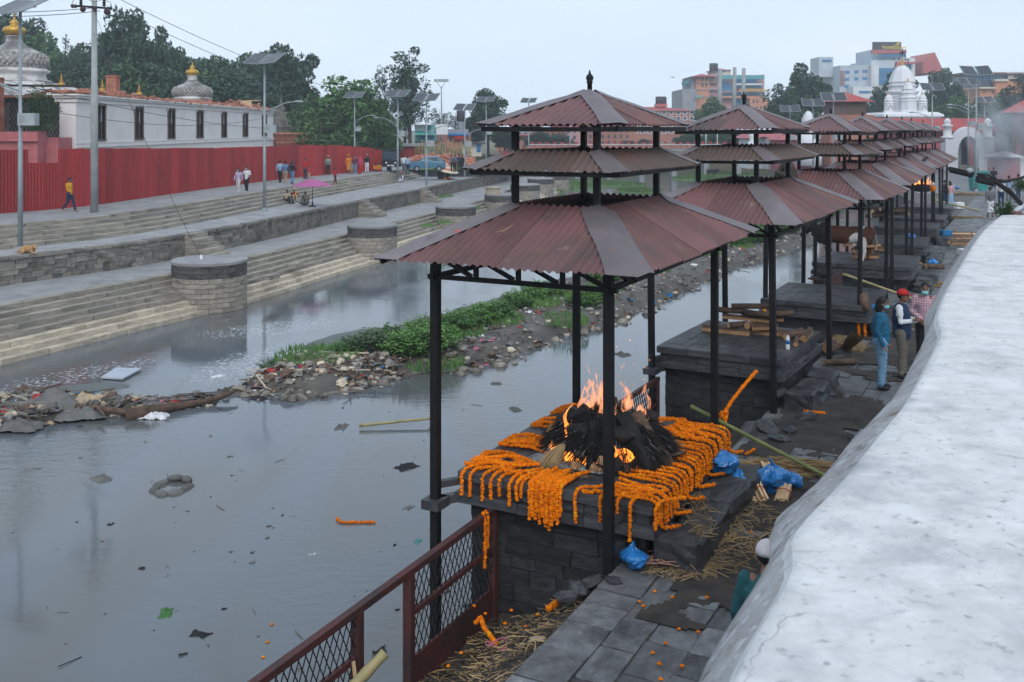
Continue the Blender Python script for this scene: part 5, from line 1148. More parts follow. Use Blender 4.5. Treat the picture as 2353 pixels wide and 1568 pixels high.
for vx, Y, lb in ((1857, 112, 'small white stupa behind the monkey on the pavilion roof'), (1729, 124, 'tiny white stupa beside the low white house')):
    p = D(vx, 350, Y); sq_ = MB(); s = 1.0 if vx > 1800 else .6; sq_.lathe([(1.5 * s, -1.5), (1.5 * s, .3 * s), (1.2 * s, .4 * s), (1.25 * s, 1.2 * s), (.9 * s, 2.0 * s), (.6 * s, 2.2 * s), (.7 * s, 2.9 * s), (.75 * s, 3.6 * s), (.5 * s, 4.2 * s), (.2 * s, 4.6 * s)], 14); tag(sq_.build('white_stupa', MT['limewash'], None, p), lb, 'stupa')
# --- white arched gateway
Y = 118; c = D(2227, 388, Y); h = empty('white_gateway', (c.x, Y, -.02), label='white arched gateway with knobbed corner posts at the end of the walk', cat='gate')
def gx(vx): return (vx - CX) * Y / F - c.x
def gz(vy): return CZ - (vy - HY) * Y / F + .02
pts_o = []; N = 16; x0, x1 = gx(2190), gx(2263); xi0, xi1 = gx(2201), gx(2249); zsp = gz(352); zap = gz(313)
mb = MB(); outer = []; inner = []
for i in range(N + 1):
    t = i / N; xo = lerp(x0, x1, t); zo = gz(322) + (gz(292) - gz(322)) * math.sin(math.pi * t) ** .8; outer.append((xo, zo)); xi = lerp(xi0, xi1, t); zi = zsp + (zap - zsp) * math.sqrt(max(0, 1 - (2 * t - 1) ** 2)); inner.append((xi, zi))
for i in range(N):
    vs_ = []
    for yy in (0, 1.2):
        for (q, w) in ((outer, i), (outer, i + 1), (inner, i + 1), (inner, i)): vs_.append((q[w][0], yy, q[w][1]))
    mb.add(vs_, [(3, 2, 1, 0), (4, 5, 6, 7), (0, 1, 5, 4), (2, 3, 7, 6)])
mb.box((x0 - .002, -.02, 0), (xi0, 1.22, outer[0][1])); mb.box((xi1, -.02, 0), (x1 + .002, 1.22, outer[-1][1])); mb.box((gx(2172), -.1, 0), (x0, 1.3, gz(318))); mb.box((x1, -.1, 0), (gx(2284), 1.3, gz(318))); mb.build('arch', MT['limewash'], h)
for vx in (2181, 2274):
    mb = MB(); mb.lathe([(.8, 0), (.75, .2), (.5, .25), (.5, 1.35), (.68, 1.45), (.6, 1.6), (.3, 1.65), (.42, 1.9), (.4, 2.1), (.2, 2.3), (.05, 2.4)], 8, (gx(vx), .5, gz(318))); mb.build('knobbed_post', MT['limewash'], h)
for q in range(4): mb = MB(); mb.box((xi0, -.2 + q * .25, 0), (xi1, 2, .12 + q * .16)); mb.build('step', MT['stone_step'], h)
mb = MB(); mb.box((xi0, 2.2, .5), (gx(2228), 2.3, zap)); mb.build('screen', MT['galv'], h); mb = MB(); mb.box((gx(2228), 2.4, .5), (xi1, 2.5, zap)); mb.build('door', MT['w_dark'], h)
# --- red gatepost, white side wall, temple on the right
Y = 96; c = D(2306, 396, Y); h = empty('red_pier', (c.x, Y, -.02), label='red painted pier with a white pyramid cap in the drifting smoke', cat='pier'); mb = MB(); mb.box((-1.1, -1, 0), (1.1, 1, 2.2)); mb.build('shaft', MT['pink_wall'], h)
mb = MB(); mb.lathe([(1.9, 2.2), (1.85, 2.3), (.3, 2.75), (.2, 2.8)], 4, smooth=False); mb.v = [tuple(Matrix.Rotation(R(45), 3, 'Z') @ Vector(v)) for v in mb.v]; mb.build('cap', MT['limewash'], h)
a = D(2322, 380, 98); mb = MB(); mb.box((a.x, 98, -.1), (a.x + 12, 98.6, 1.9)); mb.box((a.x, 97.9, 1.9), (a.x + 12, 98.7, 2.1)); tag(mb.build('white_wall', MT['limewash']), 'low white wall running right from the red pier', 'wall')
h = empty('dark_temple', D(2300, 405, 104), -R(27), label='brick temple with carved pillars and a deep red roof at the right', cat='temple'); mb = MB(); mb.box((1.2, .5, -.1), (14, 8, 6.9)); mb.build('wall', MT['w_brown'], h); h.location.z = 0
for q in range(6): mb = MB(); x = 1.3 + q * 1.7; mb.box((x, .2, .5), (x + .6, .55, 6.2)); mb.build('pillar', MT['w_roofpink'], h); mb = MB(); mb.box((x - .12, .1, 5.9), (x + .72, .6, 6.3)); mb.build('capital', MT['w_roofpink'], h)
hip_roof(h, 1.2, 14, .5, 8, 6.6, 9.6, 'w_roof', 1.3)
# --- lamps on this bank
def lampR(vx, vtop, Y, label, arm, H=None):
    t = D(vx, vtop, Y); return solar_lamp(Vector((t.x, Y, 0)), t.z - .1, R(-8), R(arm), label, 30)
lampR(2243, 163, 78, 'tall solar lamp with a steel pole standing by the green bin', 178); lampR(2142, 200, 100, 'solar lamp before the white shrine, its arm towards the river', 178); lampR(2225, 188, 112, 'solar lamp behind the tall one at the gateway', 178)
lampR(1915, 223, 88, 'solar lamp before the timber lodge', 10); lampR(1868, 236, 100, 'solar lamp between large tree and timber lodge', 178); lampR(1815, 250, 112, 'solar lamp before the dark bushy tree', 178); lampR(2262, 229, 130, 'small solar lamp behind the gateway under the restaurant', 10)
for vx, y0_, y1_, lb in ((1655, 160, 255, 'tapering dark tipped pole left before the stepped hotel'), (1688, 155, 250, 'tapering pole in the middle before the stepped hotel'), (1709, 157, 262, 'thick mast with aerials before the stepped hotel')):
    mb = MB(); a, b = D(vx - 2, y1_ + 30, 220), D(vx, y0_, 220); mb.tube([a, b], [.55, .4], 8); tag(mb.build('tall_mast', MT['concrete_pole']), lb, 'mast')
# --- red railed bridge over the far river
h = empty('red_bridge', (0, 0, 0), label='low bridge with red lattice panels and orange boards across the far river', cat='bridge'); Y = 160
a, b = D(1215, 330, Y), D(1735, 330, Y)
mb = MB(); mb.box((a.x, Y, D(0, 347, Y).z), (b.x, Y + 3, D(0, 342, Y).z)); mb.build('deck', MT['w_grey'], h)
for i in range(40): x = lerp(a.x, b.x, i / 40); mb = MB(); mb.box((x, Y - .05, D(0, 342, Y).z), (x + (b.x - a.x) / 40 - .1, Y + .05, D(0, 333, Y).z)); mb.build('lattice_panel', MT['w_brick'], h)
mb = MB(); mb.box((a.x, Y - .1, D(0, 333, Y).z), (b.x, Y + .1, D(0, 331.5, Y).z)); mb.build('rail', MT['w_white'], h)
for i in range(30): x = lerp(a.x, b.x, (i + .3) / 30); mb = MB(); mb.box((x, Y + 2.9, D(0, 331, Y).z), (x + .55, Y + 3, D(0, 327, Y).z)); mb.build('orange_board', MT['t_red'], h)
for i in range(7): x = lerp(a.x, b.x, (i + .5) / 7); mb = MB(); mb.box((x - .4, Y + .2, -2.8), (x + .4, Y + 2.6, D(0, 345, Y).z)); mb.build('pier', MT['w_grey'], h)
for vx in (1622, 1648):
    p = D(vx, 332, Y); mb = MB(); mb.tube([p, p + Vector((0, 0, 1.8))], .06, 6)
    for s in (-1, 1): mb.tube([p + Vector((0, 0, 1.6)), p + Vector((s * .35, 0, 2.2)), p + Vector((s * .75, 0, 2.5))], .05, 6)
    tag(mb.build('bridge_lamp', MT['sign_white'], None), 'white two armed lamp on the red bridge', 'street lamp', 'white two armed bridge lamps')
# --- houses downstream on the left
def z8(x, y): return 861.6 + .1953 * x, 172.3 + .1953 * y
Y = 135; h = empty('turquoise_house', (0, 0, 0), label='turquoise two storey house with balconies behind the blue car', cat='house')
for (x0, y0, x1, y1, m, dy) in ((470, 590, 665, 900, 'w_turq', 0), (490, 590, 590, 660, 'w_white', -.2), (470, 690, 710, 708, 'w_turq', -1.2), (470, 780, 710, 800, 'w_dark', -1.2), (625, 720, 700, 800, 'w_turq', .2)): fbox(h, 'wall', z8, Y, x0, y0, x1, y1, 5, m, dy)
wins(h, z8, Y - .05, [(625, 610, 650, 660), (540, 720, 580, 775), (650, 715, 690, 770)], 'glass_blue'); fbox(h, 'awning', z8, Y, 480, 575, 665, 590, 2, 'w_white', -1.5)
Y = 140; h = empty('brick_shanty', (0, 0, 0), label='brick shanty house with blue tarpaulin roof and red cloths', cat='house'); fbox(h, 'wall', z8, Y, 705, 690, 1110, 900, 6, 'w_brick'); fbox(h, 'tarpaulin', z8, Y, 860, 690, 1105, 712, 5, 'blue_plastic', -.6); fbox(h, 'red_cloth', z8, Y, 930, 720, 1060, 760, .3, 't_red', -.5); fbox(h, 'upper_wall', z8, Y, 830, 640, 1090, 690, 4, 'w_grey', 2); fbox(h, 'tank_tower', z8, Y, 985, 550, 1040, 640, 2, 'w_grey', 2); wins(h, z8, Y, [(770, 740, 800, 780), (880, 730, 910, 780), (770, 820, 815, 880)], 'glass_dark')
p = D(*z8(1005, 550), Y + 3); mb = MB(); mb.lathe([(.55, 0), (.55, 1.5), (.3, 1.7)], 12); mb.build('water_tank', MT['w_dark'], h, p)
Y = 128; h = empty('cream_hut', (0, 0, 0), label='small cream hut with a blue door behind a bamboo fence', cat='house'); fbox(h, 'wall', z8, Y, 1025, 810, 1250, 960, 4, 'w_cream'); fbox(h, 'roof', z8, Y, 1015, 798, 1290, 814, 5, 'w_dark', -.5); wins(h, z8, Y, [(1195, 810, 1245, 910)], 'glass_blue')
Y = 122; h = empty('red_tin_shed', (0, 0, 0), label='low red tin shed with grey roof beyond the end of the hoarding', cat='shed'); fbox(h, 'wall', z8, Y, 20, 840, 545, 980, 4, 'fence_red'); fbox(h, 'roof', z8, Y, 20, 815, 550, 842, 5, 'w_grey', -.4)
for (vx, vy0, vy1, w, m, lb, Y) in ((1260, 300, 345, 40, 'w_orange', 'hazy orange house under the nearest pavilion roof', 190), (1305, 292, 345, 36, 'w_pink', 'hazy pink house under the nearest pavilion roof', 200), (1180, 312, 350, 40, 'w_brick', 'hazy brick house left under the nearest pavilion roof', 185), (1390, 290, 345, 70, 'w_brick', 'hazy brick block before the brick hotel', 205), (1215, 285, 345, 30, 'w_grey', 'hazy grey house behind the magenta hall', 210)):
    h = empty('hazy_house', (0, 0, 0), label=lb, cat='house'); idf = lambda x, y: (x, y); fbox(h, 'wall', idf, Y, vx - w, vy0, vx + w, vy1 + 10, 6, m); wins(h, idf, Y, [(vx - w + 6 + q * 14, vy0 + 6 + r * 14, vx - w + 12 + q * 14, vy0 + 14 + r * 14) for q in range(int(w * 2 / 15)) for r in range(3)], 'glass_dark'); fbox(h, 'roof', idf, Y, vx - w - 2, vy0 - 3, vx + w + 2, vy0, 7, 'w_roofpink', -.6)
Y = 170; h = empty('magenta_hall', (0, 0, 0), label='long low magenta wall downstream under the pavilion roof', cat='building'); idf = lambda x, y: (x, y); fbox(h, 'wall', idf, Y, 1215, 338, 1325, 356, 4, 'w_mag'); wins(h, idf, Y, [(1222 + q * 16, 343, 1230 + q * 16, 350) for q in range(6)], 'glass_dark')
# bamboo fence and brick heap
h = empty('bamboo_fence', (0, 0, 0), label='thin bamboo stake fence behind the brick heap', cat='fence')
for q in range(70):
    x, y = z8(480 + q * 9.5, 965); p = D(x, y, 121 + rng.uniform(-.3, .3)); mb = MB(); mb.tube([p, p + Vector((rng.uniform(-.15, .15), 0, rng.uniform(1., 2.1)))], .03, 4); mb.build('stake', MT['bamboo'], h)
for zz in (.5, 1.0): mb = MB(); mb.tube([D(*z8(470, 965), 121) + Vector((0, 0, zz)), D(*z8(1150, 965), 121) + Vector((0, 0, zz))], .03, 4); mb.build('rail', MT['bamboo'], h)
mb = MB()
for q in range(1500):
    t = rng.random(); x, y = z8(lerp(330, 1190, t), 1045); p = D(x, y, 117); w = rng.random() ** 1.5; hh = 1.3 * (1 - abs(2 * t - 1) ** 4); pz = rng.random() * hh * (1 - w * .8)
    mb.box((-.12, -.06, -.04), (.12, .06, .04), 0, Matrix.Translation((p.x, 117 - w * 1.4 + rng.random() * 1.5, .72 + pz)) @ Matrix.Rotation(rng.uniform(0, 3.1), 4, 'Z') @ Matrix.Rotation(rng.uniform(-.6, .6), 4, 'X') @ Matrix.Diagonal((1.6, 1.6, 1.6, 1)))
a, b = D(*z8(340, 1045), 117), D(*z8(1180, 1045), 117); mb.box((a.x, 117, .5), (b.x, 118, 1.6)); tag(mb.build('brick_heap', MT['brick_rubble']), 'long heap of loose red bricks behind the blue car', kind='stuff')
mb = MB(); a, b = D(*z8(300, 1140), 108), D(*z8(1300, 1140), 108); mb.add([(a.x, 104, .66), (b.x, 104, .66), (b.x + 4, 117, .67), (a.x, 117, .67)], [(0, 1, 2, 3)]); tag(mb.build('lawn', MT['grass']), kind='structure')
# ------------------------------------------------------------------ river island, driftwood, refuse, plants
def wv(pts, z=ZW): return [P(x, y, z) for x, y in pts]
NEAR = [(560, 905), (640, 912), (740, 906), (830, 893), (900, 872), (1000, 858), (1080, 850), (1180, 824), (1290, 778), (1420, 745), (1500, 705), (1590, 665), (1680, 622), (1760, 592), (1850, 562), (1960, 530), (2040, 505)]
FARM = [(598, 862), (655, 836), (740, 818), (800, 800), (860, 772), (950, 748), (1060, 716), (1160, 690), (1250, 657), (1330, 640), (1420, 618), (1520, 582), (1640, 552), (1720, 530), (1800, 515), (1900, 498), (2000, 480)]
FARS = [(598, 862), (630, 822), (660, 800), (740, 765), (820, 752), (900, 748), (1000, 722), (1100, 700), (1190, 668), (1260, 650), (1330, 625), (1420, 600), (1520, 575), (1640, 545), (1720, 525), (1800, 512), (1900, 495), (2000, 478)]
mound = wv(NEAR) + list(reversed(wv(FARM))); sandp = wv(NEAR) + list(reversed(wv(FARS)))
bar_ = wv([(-120, 1000), (0, 990), (60, 985), (140, 968), (250, 957), (330, 955), (400, 940), (470, 930), (530, 915), (580, 900), (560, 890), (500, 905), (430, 918), (340, 930), (260, 918), (180, 912), (100, 908), (40, 912), (-40, 925), (-120, 940)])
def sdist(p, poly):
    ins = False; d = 1e9; n = len(poly)
    for i in range(n):
        a, b = poly[i], poly[(i + 1) % n]
        if (a.y > p.y) != (b.y > p.y) and p.x < (b.x - a.x) * (p.y - a.y) / (b.y - a.y) + a.x: ins = not ins
        e = b.xy - a.xy; w = p.xy - a.xy; t = max(0, min(1, w.dot(e) / max(1e-9, e.length_squared))); d = min(d, (w - e * t).length)
    return d if ins else -d
def isl_z(p):
    m = sdist(p, mound) + .35 * mnoise.noise(p * .9) ; s = sdist(p, sandp) + .25 * mnoise.noise(p * .7 + Vector((9, 0, 0))); b = sdist(p, bar_) + .2 * mnoise.noise(p * 1.3)
    n1 = mnoise.noise(p * 2.1) * .07 + mnoise.noise(p * 6) * .03
    z = ZW - .22
    z = max(z, ZW - .1 + .14 * sm(-.3, .8, s)); zm = ZW - .2 + .62 * sm(-.35, .9, m) + n1 * (1 if m > -.2 else 0); z = max(z, zm); z = max(z, ZW - .2 + .4 * sm(-.3, .5, b) + n1 * (1 if b > -.2 else 0)); return z, m, s, b
mb = MB(); idx = {}; st = .28
x0, x1, yA, yB = -16.5, 28, 22.5, 78
nx, ny = int((x1 - x0) / .4), int((yB - yA) / .4); keep = {}
for j in range(ny + 1):
    for i in range(nx + 1):
        p = Vector((lerp(x0, x1, i / nx), lerp(yA, yB, j / ny), 0))
        # quick reject far from the diagonal island
        c = (p.y - 30) * .62 - 7.5
        if abs(p.x - c) > 9.5 and not (p.y < 33 and p.x < -2): continue
        z, m, s, b = isl_z(p); keep[(i, j)] = (len(mb.v), m, s, b, z); mb.v.append((p.x, p.y, z))
for (i, j), q in list(keep.items()):
    c = [keep.get(k) for k in ((i, j), (i + 1, j), (i + 1, j + 1), (i, j + 1))]
    if None in c or max(t[4] for t in c) < ZW - .15: continue
    mb.f.append(tuple(t[0] for t in c)); mb.m.append(0 if max(c[0][1], c[0][3]) > -.1 else 1); mb.sm.append(True)
tag(mb.build('river_island', [MT['mud'], MT['sand']]), kind='structure')
# stones and refuse, too many to count
RK = [rock_mesh(s) for s in range(6)]
def pieces(n, where, name, label, mats, size, seed, sheet=.45, stick=.12):
    r = random.Random(seed); mb = MB(); nm = len(mats)
    for _ in range(n):
        p = where(r)
        if p is None: continue
        s = size * (.4 + r.random() ** 2 * 1.6); t = r.random(); M4 = Matrix.Translation(p) @ Matrix.Rotation(r.uniform(0, 6.3), 4, 'Z') @ Matrix.Rotation(r.uniform(-.7, .7), 4, 'X')
        if t < stick:
            mb.bar(M4 @ Vector((-s * 3, 0, 0)), M4 @ Vector((s * 3, 0, s * .4)), s * .16, s * .16, mi=r.choice((1, 2, 3)) % nm)
        elif t < stick + sheet:    # crumpled sheet
            k = 4; vs_ = [M4 @ Vector((lerp(-s, s, i / (k - 1)) * 1.2, lerp(-s, s, j / (k - 1)) * .8, r.uniform(-.35, .35) * s)) for i in range(k) for j in range(k)]
            mb.add(vs_, [(i * k + j, (i + 1) * k + j, (i + 1) * k + j + 1, i * k + j + 1) for i in range(k - 1) for j in range(k - 1)], r.randrange(nm))
        else:
            b = MB(); b.ball((0, 0, 0), s * .8, 6, 4, 0, (1.1, .9, .6), .18); mb.add(b.v, b.f, r.randrange(min(4, nm)), False, M4)
    o = mb.build(name, [MT[m] for m in mats]); tag(o, label, kind='stuff'); return o
def on_mound(r):
    for _ in range(40):
        t = r.random(); i = t * (len(NEAR) - 1); k = int(i); f = i - k; a = wv([NEAR[k]])[0].lerp(wv([NEAR[min(k + 1, len(NEAR) - 1)]])[0], f); b = wv([FARM[k]])[0].lerp(wv([FARM[min(k + 1, len(FARM) - 1)]])[0], f)
        p = a.lerp(b, r.random() ** 1.7 * .75)
        if p.y < 72: return Vector((p.x, p.y, isl_z(p)[0] + .03))
def on_tip(r):
    p = P(r.uniform(560, 930), r.uniform(845, 915), ZW)
    z, m, s, b = isl_z(p); return Vector((p.x, p.y, z + .04)) if m > -.25 else None
def on_bar(r):
    p = P(r.uniform(-60, 580), r.uniform(895, 1000), ZW); z, m, s, b = isl_z(p); return Vector((p.x, p.y, z + .05)) if b > -.15 else None
def on_edge(r):
    t = r.random(); i = t * (len(NEAR) - 3); k = int(i); a = wv([NEAR[k]])[0].lerp(wv([NEAR[k + 1]])[0], i - k); return Vector((a.x + r.uniform(-.4, .4), a.y + r.uniform(-.5, .4), ZW + .02))
STN = ['stone_step', 'stone_pale', 'stone_wall', 'bark_log', 'mud', 't_tan']
TRS = ['t_tan', 't_brown', 't_grey', 'mud', 'sack_grey', 't_white', 't_brown', 't_grey', 'sack_grey', 't_black', 'earth', 't_tan', 't_blue', 'mud', 't_pink', 't_brown', 'stone_wall', 't_grey', 't_red', 'sack_grey', 'mud', 'earth']
pieces(900, on_mound, 'island_rubble', 'stones and broken masonry along the island shore', STN, .09, 1, .12, .12)
pieces(1900, on_mound, 'island_refuse', 'scattered plastic and cloth refuse on the island', TRS, .07, 2, .6, .25)
pieces(330, on_tip, 'island_rubble', 'pale stones piled on the upstream tip of the island', STN, .12, 3, .1, .12)
pieces(700, on_tip, 'island_refuse', 'bright plastic scraps among the stones on the island tip', TRS, .07, 4, .6, .2)
pieces(1500, on_bar, 'driftwood_bar_refuse', 'refuse and driftwood caught on the low bar', TRS + ['bark_log', 'earth', 'mud', 'sack_grey', 'sack_grey', 'mud', 'earth'], .11, 5, .5, .3)
pieces(260, on_bar, 'driftwood_bar_rubble', 'stones on the low refuse bar', STN, .16, 6, .1, .3)
pieces(220, on_edge, 'shore_stones', 'wet stones along the island waterline', ['stone_wall', 'mud', 'stone_step'], .13, 7, 0., .1)
def bank_scatter(r):
    t = r.uniform(.05, .98); p = rw(-2.6 - abs(r.gauss(0, .9)), t * 34 - 1, ZW + .01); return p
pieces(150, bank_scatter, 'floating_refuse', 'small floating scraps along the near bank', ['t_grey', 't_brown', 't_black', 't_teal', 't_white', 'mud'], .09, 8, .6, .15)
pieces(110, lambda r: P(r.uniform(20, 1150), 930 + 620 * r.random() ** 1.5, ZW + .005), 'floating_scraps', 'tiny scraps of scum drifting over the calm river', ['t_grey', 't_brown', 'mud', 't_black', 'sack_grey'], .03, 18, .75, .25)
# bushes
BU = [bush_mesh(60 + s, 90, .85, .75, .20) for s in range(4)]
for k, (x, y, s, m, lb) in enumerate(((628, 858, .75, 'leaf_grey', 'grey green leafy clump at the very tip of the island'), (800, 838, .9, 'leaf_river', 'small green clump on the stones near the island tip'), (850, 835, 1.3, 'leaf_grey', 'silvery leaved bush on the island beside the sand spit'), (890, 825, 1.3, 'leaf_river', 'dense green bush behind the silvery one on the island'), (925, 842, 1.35, 'leaf_river', 'dense green bush on the island, left of the pavilion post'), (965, 840, 1.5, 'leaf_river', 'dense green bush hanging over the island shore'), (1000, 828, 1.5, 'leaf_river', 'largest green bush behind the pavilion post'), (980, 800, 1.4, 'leaf_river', 'green bush at the middle of the island'), (1035, 790, 1.3, 'leaf_river', 'tall green bush right of the pavilion post'))):
    p = P(x, y, ZW); z = isl_z(p)[0]; bush(BU[k % 4], (p.x, p.y, z - .05), (s * .9, s * .9, s * .62), m, lb, name='river_bush', cat='bush')
rb_ = random.Random(3); G2 = 'green bushes farther along the island'
for (x, y, s) in ((1075, 775, 1.35), (1100, 765, 1.5), (1130, 755, 1.5), (1185, 730, 1.3), (1215, 712, 1.4), (1250, 700, 1.5), (1340, 725, 1.2), (1365, 715, 1.2), (1390, 665, 1.5), (1560, 600, 1.8), (1600, 592, 1.8), (1640, 582, 1.7), (1690, 578, 1.4), (1730, 572, 1.8), (1765, 560, 1.8), (1800, 548, 1.8), (1840, 535, 2.), (1880, 520, 2.), (1450, 640, 1.6), (1505, 625, 1.7), (1900, 505, 2.2), (1780, 530, 2.2), (1720, 545, 2.0)):
    p = P(x, y, ZW); z = isl_z(p)[0]; bush(BU[rb_.randrange(4)], (p.x, p.y, z - .05), (s * .85, s * .85, s * .55), 'leaf_river', 'green bush growing along the downstream part of the island', G2, 'river_bush', 'bush')
# grass on the far shoals
def tuft_field(name, label, pts, n, h, seed, m='grass'):
    r = random.Random(seed); mb = MB()
    for _ in range(n):
        c = r.choice(pts); a = r.uniform(0, 6.3); d = c[2] * math.sqrt(r.random()); p = Vector((c[0] + d * math.cos(a), c[1] + d * math.sin(a) * 1.6, c[3] if len(c) > 3 else ZW)); hh = h * r.uniform(.5, 1.2); b = r.uniform(0, 6.3); w = Vector((math.cos(b), math.sin(b), 0)) * hh * .12; l = Vector((r.uniform(-.4, .4), r.uniform(-.4, .4), 1)) * hh
        o = len(mb.v); mb.v += [tuple(p - w), tuple(p + w), tuple(p + l)]; mb.f.append((o, o + 1, o + 2)); mb.m.append(0); mb.sm.append(False)
    return tag(mb.build(name, MT[m]), label, kind='stuff')
sh = []
for (x, y, r_) in ((1300, 430, 5), (1360, 420, 5), (1250, 440, 3), (1420, 425, 4), (1640, 405, 5), (1600, 412, 4), (1680, 402, 4), (1470, 440, 3)):
    p = P(x, y, ZW); sh.append((p.x, p.y, r_ * .9, ZW + .1)); mb = MB(); mb.ball((p.x, p.y, ZW - .05), r_, 16, 6, 0, (1, 1.6, .05), .05); tag(mb.build('grass_shoal', MT['grass']), kind='structure')
tuft_field('shoal_grass', 'grass on the low shoals in the far river', sh, 9000, .35, 4)
tuft_field('island_grass', 'short grass between the bushes of the island', [(p.x, p.y, .9, isl_z(p)[0]) for p in [P(x, y, ZW) for x, y in ((700, 850), (760, 850), (1000, 850), (1060, 790), (1150, 760), (1240, 720), (1320, 700), (1380, 690), (1500, 640), (1620, 600), (1700, 580), (1300, 760))]], 6000, .22, 6, 'leaf_river')
tuft_field('bank_grass', 'grass in the joints of the far steps and terraces', [(p.x, p.y, .5, p.z) for p in [P(x, y, Z_LOW) for x, y in ((1010, 455), (1030, 452), (940, 470), (880, 480), (980, 520), (1020, 512), (1090, 480))] + [P(1165, 470, ZW), P(1180, 480, ZW), P(1200, 475, ZW)]], 1500, .2, 9, 'leaf_river')
# the larger single things in the water
def thing(mb, name, m, label, cat, **k): return tag(mb.build(name, MT[m] if isinstance(m, str) else [MT[q] for q in m]), label, cat, **k)
mb = MB(); c = wv([(232, 870), (268, 848), (326, 850), (282, 873)], ZW + .03); mb.add([tuple(q) for q in c] + [tuple(q + Vector((0, 0, .05))) for q in c], [(3, 2, 1, 0), (4, 5, 6, 7), (0, 1, 5, 4), (1, 2, 6, 5), (2, 3, 7, 6), (3, 0, 4, 7)]); thing(mb, 'floating_board', 'foam_board', 'flat grey board lying in the shallow water near the steps', 'board')
mb = MB(); mb.ball(P(215, 893, ZW - .02), 1.0, 14, 5, 0, (1.25, .8, .035), .08); thing(mb, 'mud_patch', 'sand', 'grey green silt patch beside the flat floating board', 'silt')
def bamboo(a, b, r, m, label, name='bamboo_pole', cat='pole', nodes=6):
    mb = MB(); a = Vector(a); b = Vector(b); pts = []; rad = []
    for i in range(nodes * 3 + 1):
        t = i / (nodes * 3); pts.append(a.lerp(b, t)); rad.append(r * (1.14 if i % 3 == 0 else 1) * lerp(1, .82, t))
    mb.tube(pts, rad, 8); return thing(mb, name, m, label, cat)
bamboo(P(826, 978, ZW + .08), P(988, 962, ZW + .16), .04, 'bamboo', 'bamboo pole stranded in the shallow water beyond the pavilion post')
mb = MB(); mb.tube([P(150, 932, ZW + .25), P(230, 940, ZW + .2), P(330, 952, ZW + .12)], [.1, .09, .08], 8); thing(mb, 'drift_pole', 'bark_log', 'straight weathered pole lying across the refuse bar', 'pole')
mb = MB(); mb.tube([P(290, 957, ZW + .08), P(340, 945, ZW + .16), P(400, 935, ZW + .1), P(470, 924, ZW + .1), P(520, 908, ZW + .2), P(545, 896, ZW + .25)], [.2, .16, .12, .09, .07, .04], 8); thing(mb, 'drift_log', 'bark_log', 'crooked driftwood log joining the refuse bar to the island', 'log')
def cloth(c, w, d, h, m, label, name, cat, seed, rz=0.):
    """crumpled sheet of fabric with real folds"""
    n = 14; mb = MB(); M4 = Matrix.Translation(c) @ Matrix.Rotation(rz, 4, 'Z')
    for i in range(n + 1):
        for j in range(n + 1):
            u, v = i / n * 2 - 1, j / n * 2 - 1; q = Vector((u * 3 + seed, v * 3, seed)); e = max(0, 1 - max(abs(u), abs(v)) ** 3)
            z = h * (e * (.55 + .5 * mnoise.noise(q * .8)) + .35 * abs(mnoise.noise(q * 1.7))); x = u * w * (1 + .2 * mnoise.noise(q * .9 + Vector((5, 1, 0)))); y = v * d * (1 + .2 * mnoise.noise(q * .9 + Vector((1, 7, 0))))
            mb.v.append(tuple(M4 @ Vector((x, y, z))))
    for i in range(n):
        for j in range(n): a = i * (n + 1) + j; mb.f.append((a, a + n + 1, a + n + 2, a + 1)); mb.m.append(0); mb.sm.append(True)
    return thing(mb, name, m, label, cat)
cloth(P(130, 940, ZW + .1), .95, .5, .5, 'sack_grey', 'grey blanket heaped on the refuse bar', 'grey_blanket', 'blanket', 3); cloth(P(185, 960, ZW + .05), .6, .3, .3, 'sack_grey', 'second grey cloth trailing off the refuse bar into the water', 'grey_cloth', 'cloth', 5, .3); cloth(P(40, 985, ZW + .03), .6, .35, .3, 'sack_grey', 'dark wet sack at the lower edge of the refuse bar', 'wet_sack', 'sack', 9)
cloth(P(205, 930, ZW + .15), .5, .35, .35, 't_tan', 'tan sheet propped behind the grey blanket', 'tan_sheet', 'sheet', 12); cloth(P(355, 960, ZW), .35, .2, .2, 't_white', 'white plastic sheet under the crooked log', 'plastic_sheet', 'sheet', 15)
for k, (x, y, s, m, lb) in enumerate(((232, 1105, .28, 'sack_grey', 'pale grey sack bulging from the calm water'), (500, 868, .22, 't_white', 'white bag stranded upstream of the island tip'), (1205, 745, .35, 't_tan', 'pale board scrap standing on the island rubble'), (595, 920, .3, 't_black', 'black cloth snagged below the island tip'), (470, 918, .3, 't_navy', 'dark blue cloth bundle on the driftwood log'), (510, 908, .25, 't_red', 'red loop of cloth at the end of the driftwood log'), (960, 1250, .16, 't_teal', 'teal plastic bag snagged beyond the railing'), (1000, 1225, .18, 't_brown', 'brown bundle floating beyond the railing'), (382, 1415, .2, 't_green', 'green and yellow bag sinking in the calm water'), (460, 1465, .2, 't_black', 'dark scrap bag drifting at the lower edge of the river'), (718, 1278, .12, 't_white', 'small white shoe shape drifting in the river'), (940, 1172, .18, 'sack_grey', 'grey scrap drifting left of the pavilion post'), (1140, 885, .2, 'sack_grey', 'grey sack lying in the shallows left of the fire'), (785, 985, .28, 'sack_grey', 'grey sack in the shallows beside the bamboo pole'), (935, 1078, .3, 't_black', 'dark twig raft in the shallows by the pavilion post'), (1185, 945, .25, 'sack_grey', 'grey sack in the shallows beyond the marigolds'), (1430, 818, .3, 'mud', 'mud clump in the shallows behind the flames'))):
    cloth(P(x, y, ZW - .04), s, s * .6, s * .5, m, lb, 'floating_bag', 'bag', 20 + k, rb_.uniform(0, 3))
rt = empty('sandbag_ring', P(395, 1120, ZW), label='ring of grey sandbags showing above the calm water', cat='sandbags')
